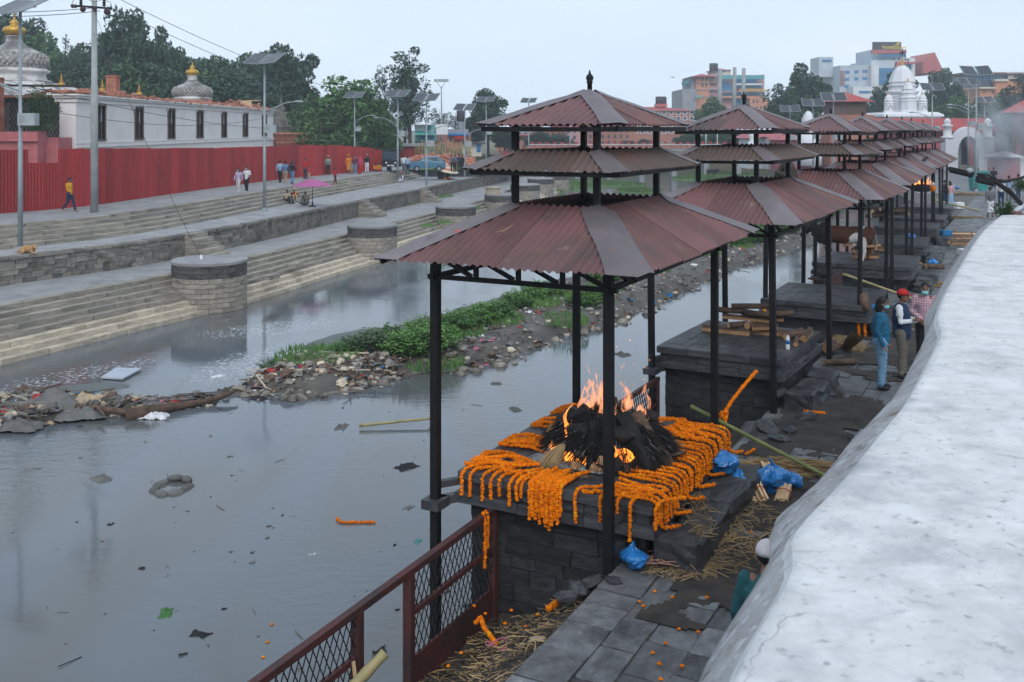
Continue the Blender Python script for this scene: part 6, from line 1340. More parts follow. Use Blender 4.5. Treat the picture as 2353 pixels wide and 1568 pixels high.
for k in range(7):
    a = k / 7 * 6.28; mb = MB(); mb.ball((0, 0, 0), .16, 10, 6, 0, (1.2, .7, .5), .06); o = mb.build('sandbag', MT['sack_grey'], rt); o.location = (.33 * math.cos(a), .42 * math.sin(a), .05 if k in (1, 2) else .0); o.rotation_euler = (.2, .1, a + 1.2)
def garland(pts, label, r=.024, m='marigold', group=None, step=None):
    q = resample(catmull(pts, 8), step or r * 1.15); mb = MB(); rr = random.Random(int(abs(pts[0][0] * 991 + pts[0][1] * 131)))
    for i, p in enumerate(q):
        t = (q[min(i + 1, len(q) - 1)] - q[max(i - 1, 0)]).normalized(); M3 = t.to_track_quat('Z', 'Y').to_matrix()
        mb.ball(p + Vector((rr.uniform(-1, 1), rr.uniform(-1, 1), rr.uniform(-1, 1))) * r * .2, r * rr.uniform(.82, 1.22), 10, 6, 0, (1, 1, .72), .17, M3 @ Matrix.Rotation(rr.uniform(-.4, .4), 3, 'X'), False)
    return tag(mb.build('marigold_garland', MT[m]), label, 'garland', group)
garland([P(775, 1192, ZW + .02), P(785, 1200, ZW + .02), P(820, 1200, ZW + .02), P(862, 1200, ZW + .02)], 'marigold garland floating in the river', .028)
for (x, y) in ((605, 1510), (625, 1435), (615, 1475)):
    mb = MB(); mb.ball(P(x, y, ZW + .01), .028, 8, 5, 0, (1, 1, .5), .25); tag(mb.build('marigold_flower', MT['marigold']), 'single marigold bloom drifting near the railing', 'flower', 'marigold blooms on the river')
# ------------------------------------------------------------------ pyre, marigolds, firewood, straw and small things on the near bank
def loc(k, x, y, z):
    c, th, _ = PV[k]; t = R(th); return Vector((c[0] + x * math.cos(t) + y * math.sin(t), c[1] - x * math.sin(t) + y * math.cos(t), z))
def L1(x, y, z=.725): return loc(0, x, y, z)
gr = random.Random(11)
GF, GR_, GT = 'marigold strands hanging over the front edge of the pyre platform', 'marigold strands hanging over the walkway edge of the pyre platform', 'marigold strands lying loose on the river side of the pyre platform'
YF = -1.91
# front edge: singles, the dense bunch, then the corner crossings
for (vx, ln, inn) in ((1075, .36, .5), (1095, .34, .5), (1124, .40, .55), (1144, .35, .5), (1163, .26, .4), (1187, .38, .45), (1203, .28, .42), (1214, .22, .4), (1332, .46, .35), (1385, .36, .4), (1420, .34, .3), (1447, .56, .45), (1498, .36, .3)):
    x = -.96 + (vx - 1059) / 429 * 2.5; s = gr.uniform(-.08, .12)
    pts = [L1(x + s + .25, YF + inn, .755), L1(x + s * .6 + .1, YF + inn * .5, .755), L1(x + .02, YF + .06, .755), L1(x, YF - .045, .70), L1(x, YF - .05, .62), L1(x + gr.uniform(-.01, .01), YF - .05, .72 - ln * .74)]
    garland(pts, 'orange marigold strand hanging over the front edge of the pyre platform', .022, group=GF)
for k in range(13):
    x = -.96 + (1233 + k * 5.6 - 1059) / 429 * 2.5; ln = (.52, .46, .50, .38, .56, .44, .58, .50, .62)[k % 9]; y = YF - .05 - .02 * (k % 2)
    garland([L1(x + gr.uniform(-.05, .05) + .06, YF + .42, .76 + .02 * (k % 3)), L1(x + .03, YF + .15, .78), L1(x, YF + .0, .765), L1(x, y, .68), L1(x, y, .52), L1(x + gr.uniform(-.015, .015), y, .72 - ln * .78)], 'orange marigold strand in the dense bunch at the middle of the front edge', .022, group='dense bunch of marigold strands on the front edge')
# walkway side: folded over the edge, pooling on the ledge
for k in range(26):
    y = lerp(-1.86, 1.18, k / 25) + gr.uniform(-.04, .04); xin = gr.uniform(.85, 1.2) - (.1 if k > 13 else 0); z1 = .44 + gr.uniform(-.03, .05)
    pts = [L1(xin - .15, y + gr.uniform(-.12, .12), .755), L1(xin + .1, y + gr.uniform(-.06, .06), .757), L1(1.46, y, .757), L1(1.575, y, .70), L1(1.585, y + .01, .55), L1(1.59, y, z1)]
    if k % 4 == 1: pts += [L1(1.66, y + .05, .42), L1(1.75, y + .16, .42)]
    garland(pts, 'orange marigold strand draped over the walkway edge of the pyre platform', .022, group=GR_)
for k in range(14):     # a tangle at the far corner
    a, b = gr.uniform(.5, 1.0), gr.uniform(.2, 1.1)
    garland([L1(a, b, .77 + gr.random() * .05), L1(a + gr.uniform(.1, .3), b + gr.uniform(-.2, .2), .79), L1(a + gr.uniform(.2, .5), b + gr.uniform(-.25, .25), .78), L1(min(1.45, a + gr.uniform(.3, .6)), b + gr.uniform(-.3, .3), .77)], 'orange marigold strand tangled at the back corner of the pyre platform', .024, group='tangled marigold strands at the back corner')
# river side: three loose bundles lying along the edge
for (x0, x1, y0_, y1_, n) in ((-.92, -.1, -1.75, -1.2, 9), (-.92, -.15, -.85, -.45, 8), (-.9, -.2, .05, .45, 7), (-.9, -.35, .75, 1.15, 6)):
    for k in range(n):
        y = lerp(y0_, y1_, k / (n - 1)); pts = [L1(x0 - .02, y + gr.uniform(-.05, .05), .755)]
        for q in range(1, 5): pts.append(L1(lerp(x0, x1, q / 4) + gr.uniform(-.04, .04), y + gr.uniform(-.09, .09) + .08 * math.sin(q + k), .757 + .03 * (k % 2)))
        garland(pts, 'orange marigold strand lying loose on the river side of the pyre platform', .023, group=GT)
garland([P(1340, 1128, .74), P(1358, 1132, .74), P(1370, 1126, .74)], 'short marigold scrap on the bare front of the pyre platform', .022)
garland([P(1325, 1090, .74), P(1350, 1085, .74), P(1372, 1078, .74)], 'short marigold scrap by the straw broom on the pyre platform', .022)
for (s, lbl) in ((0, 'marigold loop tied to the railing corner'), (.07, 'withered marigold strand hanging beside the railing loop')):
    garland([fp(.25 + s, .37), fp(.3 + s, .30) + Vector((.05, 0, 0)), fp(.3 + s, .1) + Vector((.05, 0, 0)), fp(.31 + s, -.05 - s * 3) + Vector((.05, 0, 0))], lbl, .02)
garland([D(1660, 962, 15.0) + Vector((gr.uniform(-.08, .08), gr.uniform(-.08, .08), .12 * math.sin(i))) for i in range(9)], 'knot of marigolds tied round the pavilion post behind the pyre', .028)
garland([D(1658, 958, 14.95), D(1690, 910, 15.2), D(1738, 853, 15.6)], 'marigold wrapped stick slanting up from the pavilion post', .027, step=.018)
garland([P(1848, 945, .03), P(1870, 947, .03), P(1896, 950, .03)], 'stiff marigold strand lying on the wet paving', .024); garland([P(1714, 1044, .04), P(1733, 1033, .05)], 'short marigold stub on the paving by the straw', .022)
garland([P(1262, 1398, -.28), P(1275, 1388, -.27), P(1290, 1380, -.26), P(1312, 1366, -.24)], 'thick marigold heap in the straw below the pyre platform', .034, step=.02)
garland([P(1092, 1432, -.62), P(1105, 1420, -.6), P(1112, 1440, -.6), P(1128, 1462, -.6), P(1140, 1478, -.6)], 'curled marigold strand in the straw beside the railing', .025)
for (x, y) in ((1690, 1235), (1505, 1358), (1545, 1372), (1625, 1372), (1478, 1392), (1560, 1445), (1605, 1452), (1530, 1478), (1500, 1500), (1515, 1525), (1568, 1530), (1518, 1560), (1470, 1382), (1725, 1222)):
    mb = MB(); mb.ball(P(x, y, .015), .02, 9, 6, 0, (1, 1, .6), .3); tag(mb.build('marigold_flower', MT['marigold']), 'single marigold bloom dropped on the stone paving', 'flower', 'marigold blooms on the paving')
for (x, y) in ((1115, 1410), (1160, 1432), (1175, 1402), (1208, 1440), (1060, 1500), (1235, 1412), (1090, 1392), (1030, 1530)):
    p = P(x, y, -.55); mb = MB(); mb.ball(p, .022, 9, 6, 0, (1, 1, .6), .3); tag(mb.build('marigold_flower', MT['marigold']), 'single marigold bloom in the trodden straw', 'flower', 'marigold blooms in the straw')
for (x, z0, z1, Y, lb) in ((1757, .62, .28, 24.1, 'marigold strand hanging on the front of the bare wet platform'), (1972, .55, -.15, 23.6, 'left long marigold strand hanging by the bare platform corner'), (1986, .62, -.05, 23.5, 'right long marigold strand hanging by the bare platform corner'), (2020, .4, -.1, 40.5, 'marigold strand on the platform of the far fire'), (2052, .4, -.3, 40, 'longer marigold strand on the platform of the far fire')):
    X = (x - CX) * Y / F; garland([Vector((X, Y, z0)), Vector((X, Y - .03, (z0 + z1) / 2)), Vector((X + .02, Y - .02, z1))], lb, .035)
# ---- pyre
def straws(mb, n, fn, mi=0, w=.006):
    for _ in range(n):
        a, b = fn(); m = a.lerp(b, .5) + Vector((gr.uniform(-.03, .03), gr.uniform(-.03, .03), gr.uniform(-.01, .03))); d = (b - a).normalized(); s = d.cross(Vector((gr.uniform(-1, 1), gr.uniform(-1, 1), 1))).normalized() * w
        o = len(mb.v); mb.v += [tuple(a - s), tuple(a + s), tuple(m + s), tuple(m - s), tuple(b)]; mb.f += [(o, o + 1, o + 2, o + 3), (o + 3, o + 2, o + 4)]; mb.m += [mi, mi]; mb.sm += [False, False]
def log(a, b, r, label, name='log', ends='cut_wood', bark='bark_log', n=9, group=None, parent=None):
    a = Vector(a); b = Vector(b); mb = MB(); pts = [a.lerp(b, t) + Vector((gr.uniform(-1, 1), gr.uniform(-1, 1), gr.uniform(-1, 1))) * r * .08 for t in (0, .35, .7, 1)]
    mb.tube(pts, [r * gr.uniform(.9, 1.08) for _ in pts], n, 0, True, True, gr.uniform(.75, 1.))
    mb.m[-2:] = [1, 1]; me = mb.mesh(name)
    o = ob(name, me, [MT[bark], MT[ends]], parent)
    return tag(o, label, 'log', group) if label else o
def split(a, b, w, h, label, name='split_log', m=('cut_wood', 'bark_log'), group=None, parent=None):
    """quarter split billet: two cut faces and a bark back"""
    a = Vector(a); b = Vector(b); d = (b - a).normalized(); s = d.cross(Vector((0, 0, 1))); s = s.normalized() if s.length > .01 else Vector((1, 0, 0)); u = s.cross(d); roll = gr.uniform(-.5, .5); mb = MB(); vs_ = []
    prof = [(-.5, -.4), (.5, -.45), (.42, .1), (.1, .5), (-.35, .35)]
    for p in (a, b):
        for (i, j) in prof: x = i * math.cos(roll) - j * math.sin(roll); y = i * math.sin(roll) + j * math.cos(roll); vs_.append(p + s * x * w * gr.uniform(.93, 1.07) + u * y * h * gr.uniform(.93, 1.07))
    n = 5; fs = [tuple(reversed(range(n))), tuple(range(n, 2 * n))] + [(i, (i + 1) % n, n + (i + 1) % n, n + i) for i in range(n)]
    mb.add(vs_, fs); mb.m = [0, 0, 0, 0, 1, 1, 0]; o = ob(name, mb.mesh(name), [MT[q] for q in m], parent)
    return tag(o, label, 'firewood', group) if label else o
PC = (.45, -.42)
pyre = empty('funeral_pyre', L1(PC[0], PC[1], .72), -R(27), label='burning pyre of leaning logs and charred straw on the marigold strewn platform', cat='pyre'); pyre.scale = (1.13, 1.12, .9)
def pl(x, y, z): return Vector((x, y, z))
mb = MB()
for k in range(7):
    mb.ball((gr.uniform(-.3, .3), gr.uniform(-.25, .25), gr.uniform(.1, .4)), gr.uniform(.22, .32), 12, 8, 0, (1, 1, .85), .06)
mb.ball((0, 0, .1), .55, 14, 8, 0, (1.1, 1, .6), .05)
for k in range(26):
    a_ = gr.uniform(0, 6.28); mb.ball((math.cos(a_) * gr.uniform(.3, .6), math.sin(a_) * gr.uniform(.3, .55), gr.uniform(.05, .5)), gr.uniform(.06, .13), 8, 6, 0, (1, 1, 1), .2)
me = remeshed(mb, .03, 1); ob('charred_mound', me, MT['char'], pyre)
sb = MB()
def tuft():
    a = gr.uniform(0, 6.283); ph = gr.uniform(.1, 1.25); d = Vector((math.cos(a) * math.cos(ph), math.sin(a) * math.cos(ph), math.sin(ph)))
    c = Vector((d.x * .62, d.y * .56, .12 + d.z * .52)); t = Vector((d.x * .5 + gr.uniform(-.3, .3), d.y * .5 + gr.uniform(-.3, .3), -.75)).normalized(); l = gr.uniform(.14, .38); return c, c + t * l + d * gr.uniform(.0, .14)
straws(sb, 7500, tuft, 0, .005); sb.m = [0 if gr.random() < .96 else 1 for _ in sb.f]; o = ob('charred_straw', sb.mesh('straw'), [MT['straw_black'], MT['ash']], pyre); o['kind'] = 'stuff'
for (a, b, r) in (((.66, -.40, 0), (.22, -.2, .66), .10), ((.78, -.16, 0), (.3, -.02, .62), .09), ((.36, -.66, 0), (.12, -.3, .6), .07), ((-.72, -.3, .02), (-.25, -.1, .66), .06), ((-.3, .7, 0), (-.05, .2, .7), .07), ((.05, -.72, .02), (-.05, -.35, .55), .05)): log(a, b, r, None, 'leaning_log', parent=pyre, ends='char', bark='char' if a[0] < .7 else 'bark_log')
for (a, b, r) in (((-.62, -.35, .07), (.35, -.5, .07), .07), ((-.55, .35, .07), (.5, .3, .07), .07), ((-.45, -.5, .06), (-.35, .4, .08), .065), ((.4, -.6, .07), (.48, .4, .08), .065), ((-.1, -.66, .18), (-.08, .5, .2), .07), ((-.6, -.28, .2), (.3, -.42, .22), .06)): log(a, b, r, None, 'base_log', parent=pyre, bark='char', ends='bark_log')
for (x, y, z) in ((-.12, -.72, .06), (.12, -.7, .05), (-.66, -.1, .25), (.2, -.66, .16), (-.35, -.62, .06)):
    o = ob('wood_chunk', BLK[3].copy(), MT['cut_wood'], pyre); o.location = (x, y, z); o.scale = (.13, .1, .1); o.rotation_euler = (.2, .3, gr.uniform(0, 3))
mb = MB(); mb.ball((-.25, -.55, .02), .34, 16, 5, 0, (1.5, .75, .12), .12); mb.ball((.05, -.62, .02), .2, 12, 5, 0, (1.3, .8, .16), .12); mb.build('ash_bed', MT['ash'], pyre)
def fire_mat(name, c1, c2, st, tr):
    m = bpy.data.materials.new(name); m.use_nodes = True; n = m.node_tree; n.nodes.clear(); L = n.links; o = n.nodes.new('ShaderNodeOutputMaterial'); e = n.nodes.new('ShaderNodeEmission'); t = n.nodes.new('ShaderNodeBsdfTransparent'); mx_ = n.nodes.new('ShaderNodeMixShader')
    tc = n.nodes.new('ShaderNodeTexCoord'); sp = n.nodes.new('ShaderNodeSeparateXYZ'); L.new(tc.outputs['Generated'], sp.inputs[0]); nz = n.nodes.new('ShaderNodeTexNoise'); nz.inputs['Scale'].default_value = 9; nz.inputs['Detail'].default_value = 5; mp = n.nodes.new('ShaderNodeMapping'); mp.inputs['Scale'].default_value = (1.5, 1.5, .55); L.new(tc.outputs['Object'], mp.inputs[0]); L.new(mp.outputs[0], nz.inputs['Vector'])
    cm = n.nodes.new('ShaderNodeMix'); cm.data_type = 'RGBA'; L.new(nz.outputs[0], cm.inputs[0]); cm.inputs[6].default_value = (*c2, 1); cm.inputs[7].default_value = (*c1, 1); L.new(cm.outputs[2], e.inputs[0]); e.inputs[1].default_value = st
    a = n.nodes.new('ShaderNodeMath'); a.operation = 'MULTIPLY_ADD'; L.new(sp.outputs[2], a.inputs[0]); a.inputs[1].default_value = -tr[1]; a.inputs[2].default_value = tr[0]
    b = n.nodes.new('ShaderNodeMath'); b.operation = 'ADD'; b.use_clamp = True; q = n.nodes.new('ShaderNodeMapRange'); L.new(nz.outputs[0], q.inputs[0]); q.inputs[1].default_value = .38; q.inputs[2].default_value = .62; q.inputs[3].default_value = -.55; q.inputs[4].default_value = .35; L.new(a.outputs[0], b.inputs[0]); L.new(q.outputs[0], b.inputs[1]); L.new(b.outputs[0], mx_.inputs[0]); L.new(t.outputs[0], mx_.inputs[1]); L.new(e.outputs[0], mx_.inputs[2]); L.new(mx_.outputs[0], o.inputs[0]); MT[name] = m
fire_mat('flame', (1, .48, .24), (1, .24, .10), .95, (.24, .26)); fire_mat('flame_core', (1, .42, .07), (1, .15, .015), 2.2, (.72, .5)); fire_mat('ember', (1, .35, .04), (.6, .05, .005), 3.0, (.75, .3))
def flame(x, y, z, h, w, m, parent, seed):
    r = random.Random(seed); ax = r.uniform(-.1, .12); pts = []; rad = []; n = 12; ph = r.uniform(0, 6)
    for i in range(n + 1):
        t = i / n; pts.append(Vector((x + ax * t * h + .13 * h * t * math.sin(ph + t * 5.5), y + .08 * h * t * math.sin(ph * 1.7 + t * 5), z + h * t))); rad.append(max(.003, w * (math.sin(math.pi * min(1, .22 + t * .8)) ** .8) * (1 + .28 * math.sin(ph * 3 + t * 13)) * (1.05 - t)))
    mb = MB(); mb.tube(pts, rad, 8, 0, False, True, .55); return mb.build('flame', MT[m], parent)
for k in range(16): flame(-.32 + .022 * k + gr.uniform(-.04, .04), .1 + gr.uniform(-.18, .18), .42 + gr.uniform(0, .25), gr.uniform(.3, .75), gr.uniform(.06, .13), 'flame', pyre, k)
for k in range(10): flame(.12 + .03 * k + gr.uniform(-.04, .04), .12 + gr.uniform(-.14, .18), .5 + gr.uniform(0, .15), gr.uniform(.3, .75), gr.uniform(.05, .11), 'flame', pyre, 30 + k)
flame(-.36, -.36, .26, .5, .07, 'flame_core', pyre, 50); flame(-.33, -.40, .2, .35, .05, 'flame_core', pyre, 51); flame(.46, .0, .35, .22, .04, 'flame_core', pyre, 52)
for (x, y, z, h, w) in ((-.15, -.60, .03, .14, .08), (-.02, -.62, .03, .12, .07), (-.26, -.58, .05, .13, .07), (-.52, -.42, .1, .14, .06), (.28, -.56, .16, .18, .06), (.36, -.52, .1, .22, .04), (.2, -.62, .02, .1, .06), (.42, -.5, .12, .12, .035)): flame(x, y, z, h, w, 'flame_core', pyre, int(x * 100 + z * 1000))
for (x, y, z, s) in ((-.2, -.55, .06, .16), (.3, -.5, .2, .14), (-.5, -.4, .12, .08), (.1, -.6, .03, .1)): mb = MB(); mb.ball((x, y, z), s, 10, 6, 0, (1.2, .5, .7), .15); mb.build('ember', MT['ember'], pyre)
for k in range(7):
    mb = MB(); mb.ball((.1 + gr.uniform(-.15, .35), gr.uniform(0, .3), 1.05 + k * .09 + gr.random() * .1), gr.uniform(.004, .008), 5, 4, 0, (1, .6, 1.5), .3); mb.build('spark', MT['flame_core'], pyre)
def straw_heap(c, n, L, sx, sy, h, label, m='straw', name='straw_heap', ang=None, w=.005, kind=None, parent=None):
    mb = MB()
    def f():
        a = gr.uniform(0, 6.3); d = math.sqrt(gr.random()); p = Vector((c[0] + sx * d * math.cos(a), c[1] + sy * d * math.sin(a), c[2] + h * (1 - d * d) * gr.random())); b = (gr.uniform(0, 3.14) if ang is None else ang + gr.gauss(0, .35)); l = L * gr.uniform(.4, 1.1); v = Vector((math.cos(b), math.sin(b), gr.uniform(-.15, .15))) * l / 2
        q, t = p - v, p + v; q.z = max(q.z, c[2] + .004); t.z = max(t.z, c[2] + .004); return q, t
    straws(mb, n, f, 0, w); o = mb.build(name, MT[m], parent); return tag(o, label, None if kind else 'straw', kind=kind) if label else o
def broom(base, top, n, r0, r1, label, m='straw', parent=None):
    mb = MB(); a = Vector(base); b = Vector(top)
    def f():
        t = gr.uniform(0, 6.3); q = math.sqrt(gr.random()); u = Vector((math.cos(t), math.sin(t), .1)) * q; return b + u * r1, a + u * r0 + Vector((0, 0, gr.uniform(0, .04)))
    straws(mb, n, f, 0, .004); o = mb.build('straw_bundle', MT[m], parent); return tag(o, label, 'straw') if label else o
broom(pl(-.4, -.86, .01), pl(-.33, -.58, .26), 260, .13, .03, None, parent=pyre)
straw_heap(L1(.95, -.05, .74), 700, .38, .26, .22, .26, 'tan straw clump beside the leaning logs on the pyre platform', ang=.2); straw_heap(L1(.9, -.55, .735), 160, .45, .4, .4, .05, 'loose straw stalks across the pyre platform between logs and marigolds'); straw_heap(L1(.75, .35, .74), 260, .2, .2, .16, .14, 'charred straw clump behind the leaning logs', 'straw_black')
straw_heap(L1(.2, -1.35, .73), 60, .35, .7, .3, .02, 'thin straw litter on the bare front of the pyre platform', kind=None)
log(L1(1.18, -.62, .80), L1(1.42, -.28, .83), .022, 'thin pale stick lying over the marigold strands', 'stick', 'cut_pale')
# ---- straw, bags, kindling and bamboo on the walkway
def dirt(name, r0, r1, u0, u1, seed, thr=.0, st=.05):
    """thin crust of soot and trodden earth with a ragged outline"""
    mb = MB(); nr, nu = int((r1 - r0) / st), int((u1 - u0) / st); q = Vector((seed * 3.3, 0, 0)); ix = {}
    def val(i, j):
        a, b = i / nr * 2 - 1, j / nu * 2 - 1; p = Vector((i * st, j * st, 0)); return 1 - max(abs(a), abs(b)) ** 2 * 1.1 + .9 * mnoise.noise(p * 1.2 + q) + .35 * mnoise.noise(p * 4 + q)
    for i in range(nr):
        for j in range(nu):
            if val(i, j) > thr:
                f = []
                for c in ((i, j), (i + 1, j), (i + 1, j + 1), (i, j + 1)):
                    if c not in ix: p = rw(r0 + c[0] * st, u0 + c[1] * st); ix[c] = len(mb.v); mb.v.append((p.x, p.y, .004 + .012 * max(0, min(1, val(*c))) + .01 * mnoise.noise(p * 6)))
                    f.append(ix[c])
                mb.f.append(tuple(f)); mb.m.append(0); mb.sm.append(True)
    return tag(mb.build(name, MT['soot_earth']), kind='structure')
M('soot_earth', (.030, .027, .025), (.058, .05, .044), 3.5, .95, .9, 14, stain=[((.012, .012, .012), 1.6, .5, .7), ((.10, .085, .065), 9, .64, .72)])
dirt('soot_ground', .6, 3.5, -.9, 4.6, 1); dirt('soot_ground', .1, 1.9, 4.4, 9.5, 2, .25); dirt('soot_ground', .2, 2.4, 10, 17, 3, .3)
straw_heap(L1(1.75, -.9, .36), 160, .3, .2, .8, .02, 'straw stalks littering the stone ledge beside the marigolds', w=.004); straw_heap(P(1700, 1190, .015), 260, .3, .5, .8, .03, 'trodden straw over the sooty ground below the ledge', w=.004)
straw_heap(P(1820, 1078, .01), 1500, .55, .75, .3, .13, 'large flattened straw heap on the walkway under the bamboo pole', ang=-.25, w=.0045); straw_heap(P(1640, 1260, .01), 420, .32, .55, .7, .02, 'trodden straw litter beside the stone ledge', w=.004); straw_heap(P(1560, 1300, .01), 300, .28, .4, .35, .03, 'straw litter around the rope coil', w=.004)
def shelf_straw(n, label, r0, r1, u0, u1, m, seed, L=.3):
    rr = random.Random(seed); mb = MB()
    def f():
        r, u = rr.uniform(r0, r1), rr.uniform(u0, u1); p = rw(r, u); p.z = shelf_z(r, u) + .015 + .05 * rr.random() ** 2; b = rr.gauss(-.35, .8); l = L * rr.uniform(.3, 1.2); v = Vector((math.cos(b), math.sin(b), rr.uniform(-.12, .2))) * l / 2; return p - v, p + v
    straws(mb, n, f, 0, .0055); return tag(mb.build('straw_litter', MT[m]), label, kind='stuff')
shelf_straw(1300, 'pale broken straw over the earth beside the railing', -1.65, -.05, -4.5, .1, 'straw', 4); shelf_straw(1500, 'dark wet straw over the earth beside the railing', -1.65, -.05, -4.5, .1, 'earth', 5, .26); shelf_straw(500, 'sooty twigs in the bay below the pyre', -1.65, 0, -4, .1, 'char', 6, .2)
def bag(c, s, label, seed, h=1., ears=True):
    mb = MB(); mb.ball((0, 0, .5 * s * h), s * .55, 26, 16, 0, (1, .8, .85 * h), 0, None, False); off = Vector((seed * 2.3, 0, 0)); nv = []
    for v in mb.v:
        q = Vector(v); d = mnoise.noise(q * (2.6 / s) + off) * .26 * s + abs(mnoise.noise(q * (6 / s) + off)) * .16 * s + mnoise.noise(q * (13 / s) + off) * .05 * s; n_ = Vector((q.x, q.y, q.z - .5 * s * h)).normalized(); q += n_ * d; pin = sm(.62 * s * h, .98 * s * h, q.z); q.x *= 1 - .55 * pin; q.y *= 1 - .55 * pin; q.z = max(.0, q.z); nv.append(tuple(q))
    mb.v = nv
    if ears: mb.tube([(-.05 * s, 0, .8 * s * h), (.0, .02, .98 * s * h), (.1 * s, 0, 1.1 * s * h), (.2 * s, .03, 1.12 * s * h)], [.12 * s, .06 * s, .08 * s, .02 * s], 7, flat=.35)
    o = mb.build('blue_bag', MT['blue_plastic'], None, c, seed); return tag(o, label, 'bag')
bag(P(1664, 1085, .40), 0.32, 'blue plastic bag sitting on the stone ledge beside the marigolds', 1, .85, False); bag(P(1697, 1143, .0), 0.32, 'blue plastic bag leaning by the small kindling bundle', 2, 1.15, False); bag(P(1775, 1132, .0), 0.37, 'blue plastic bag with its neck twisted shut behind the kindling', 3, 1.1); bag(P(1815, 1120, .0), 0.30, 'limp blue plastic bag against the parapet', 4, .7, False); bag(P(1455, 1302, .0), 0.29, 'torn blue plastic bag under the rope coil', 5, .8, False)
def kindling(c, rz, label, n=16, L=.34):
    root = empty('kindling_bundle', c, rz, label=label, cat='firewood')
    for k in range(n):
        x, z = gr.gauss(0, .045), abs(gr.gauss(.05, .035)); mb = MB(); mb.box((x - .016, -L / 2 + gr.uniform(-.02, .02), z - .012), (x + .016, L / 2 + gr.uniform(-.02, .02), z + .012)); mb.build('stick', MT['cut_pale'], root)
    mb = MB(); mb.tube([Vector((.11 * math.cos(a), 0, .06 + .08 * math.sin(a))) for a in [i * .5236 for i in range(13)]], .006, 5); mb.build('tie', MT['t_red'], root); root.rotation_euler = (R(28), 0, rz); return root
kindling(P(1738, 1135, .06), R(10), 'kindling bundle with red tie between the blue bags'); kindling(P(1722, 1140, .03), R(25), 'loose kindling sticks beside the leaning blue bag', 8, .26); kindling(P(1803, 1140, .05), R(-30), 'kindling bundle half hidden by the parapet', 12, .26); kindling(P(1768, 1088, .2), R(8), 'kindling bundle standing behind the bag with the twisted neck', 9, .22)
bamboo(D(1588, 934, 15.3), P(1905, 1098, .06), .032, 'bamboo_green', 'long green bamboo pole slanting from the pyre to the straw heap', nodes=9)
bamboo(D(1938, 630, 25.5), P(2112, 692, .3), .035, 'bamboo', 'yellow bamboo pole leaning across the bare wet platform', nodes=8)
bamboo(P(800, 1590, -.2), D(885, 1500, 9.2), .055, 'bamboo', 'cut bamboo post leaning at the railing gap', nodes=2)
for k, (x0, y0_, x1, y1_) in enumerate(((770, 1610, 752, 1560), (822, 1600, 813, 1520))): split(D(x0, y0_, 9.1), D(x1, y1_, 9.15), .035, .03, ('short pale stick at the railing gap', 'longer pale stick at the railing gap')[k], 'pale_stick', ('cut_pale', 'cut_pale'))
mb = MB()
for k in range(7):
    c = P(1500 + k * 11, 1300 + gr.uniform(-14, 12), .02); rx, ry = gr.uniform(.12, .28), gr.uniform(.08, .16); mb.tube([c + Vector((rx * math.cos(t), ry * math.sin(t), .03 + .05 * abs(math.sin(t * 1.5 + k)))) for t in [i * .4 for i in range(15)]], .007, 5)
mb.tube([P(1560, 1290, .03), P(1590, 1300, .1), P(1605, 1318, .02), P(1570, 1325, .02)], .007, 5); tag(mb.build('rope_coil', MT['rope']), 'tangled coil of thin reddish rope on the paving corner', 'rope')
mb = MB(); mb.tube([P(1140, 1490, -.58) + Vector((.11 * math.cos(t), .08 * math.sin(2 * t), .05 + .03 * math.sin(t))) for t in [i * .35 for i in range(19)]], .008, 5); tag(mb.build('pink_cord', MT['t_pink']), 'looped pink plastic cord in the straw by the railing', 'cord')
for (x, y, z, s, m, lb, nm) in ((1640, 1182, .01, .05, 't_white', 'shiny silver wrapper on the sooty ground', 'wrapper'), (1235, 1470, -.2, .08, 't_tan', 'pale scrap of card at the paving edge', 'card_scrap'), (1260, 1440, -.3, .06, 't_pink', 'pink plastic strip in the straw', 'plastic_strip')): cloth(P(x, y, z), s, s * .6, s * .5, m, lb, nm, 'litter', int(x))
# small rubble at the broken paving edge
for k, (x, y, s) in enumerate(((1330, 1352, .11), (1300, 1372, .09), (1360, 1340, .10), (1410, 1335, .07), (1385, 1330, .09), (1760, 985, .16), (1850, 960, .14), (1815, 990, .12), (1900, 905, .16), (1790, 1010, .13), (1880, 880, .2), (1720, 985, .14))):
    o = ob('broken_stone', RK[k % 6].copy(), MT['soot_stone']); o.location = P(x, y, .02 if x > 1400 else -.12); o.scale = (s * 1.5, s, s); o.rotation_euler = (gr.uniform(-.3, .3), gr.uniform(-.3, .3), gr.uniform(0, 3)); tag(o, 'sooty broken stone at the ragged walkway edge', 'stone', 'broken stones at the walkway edge')
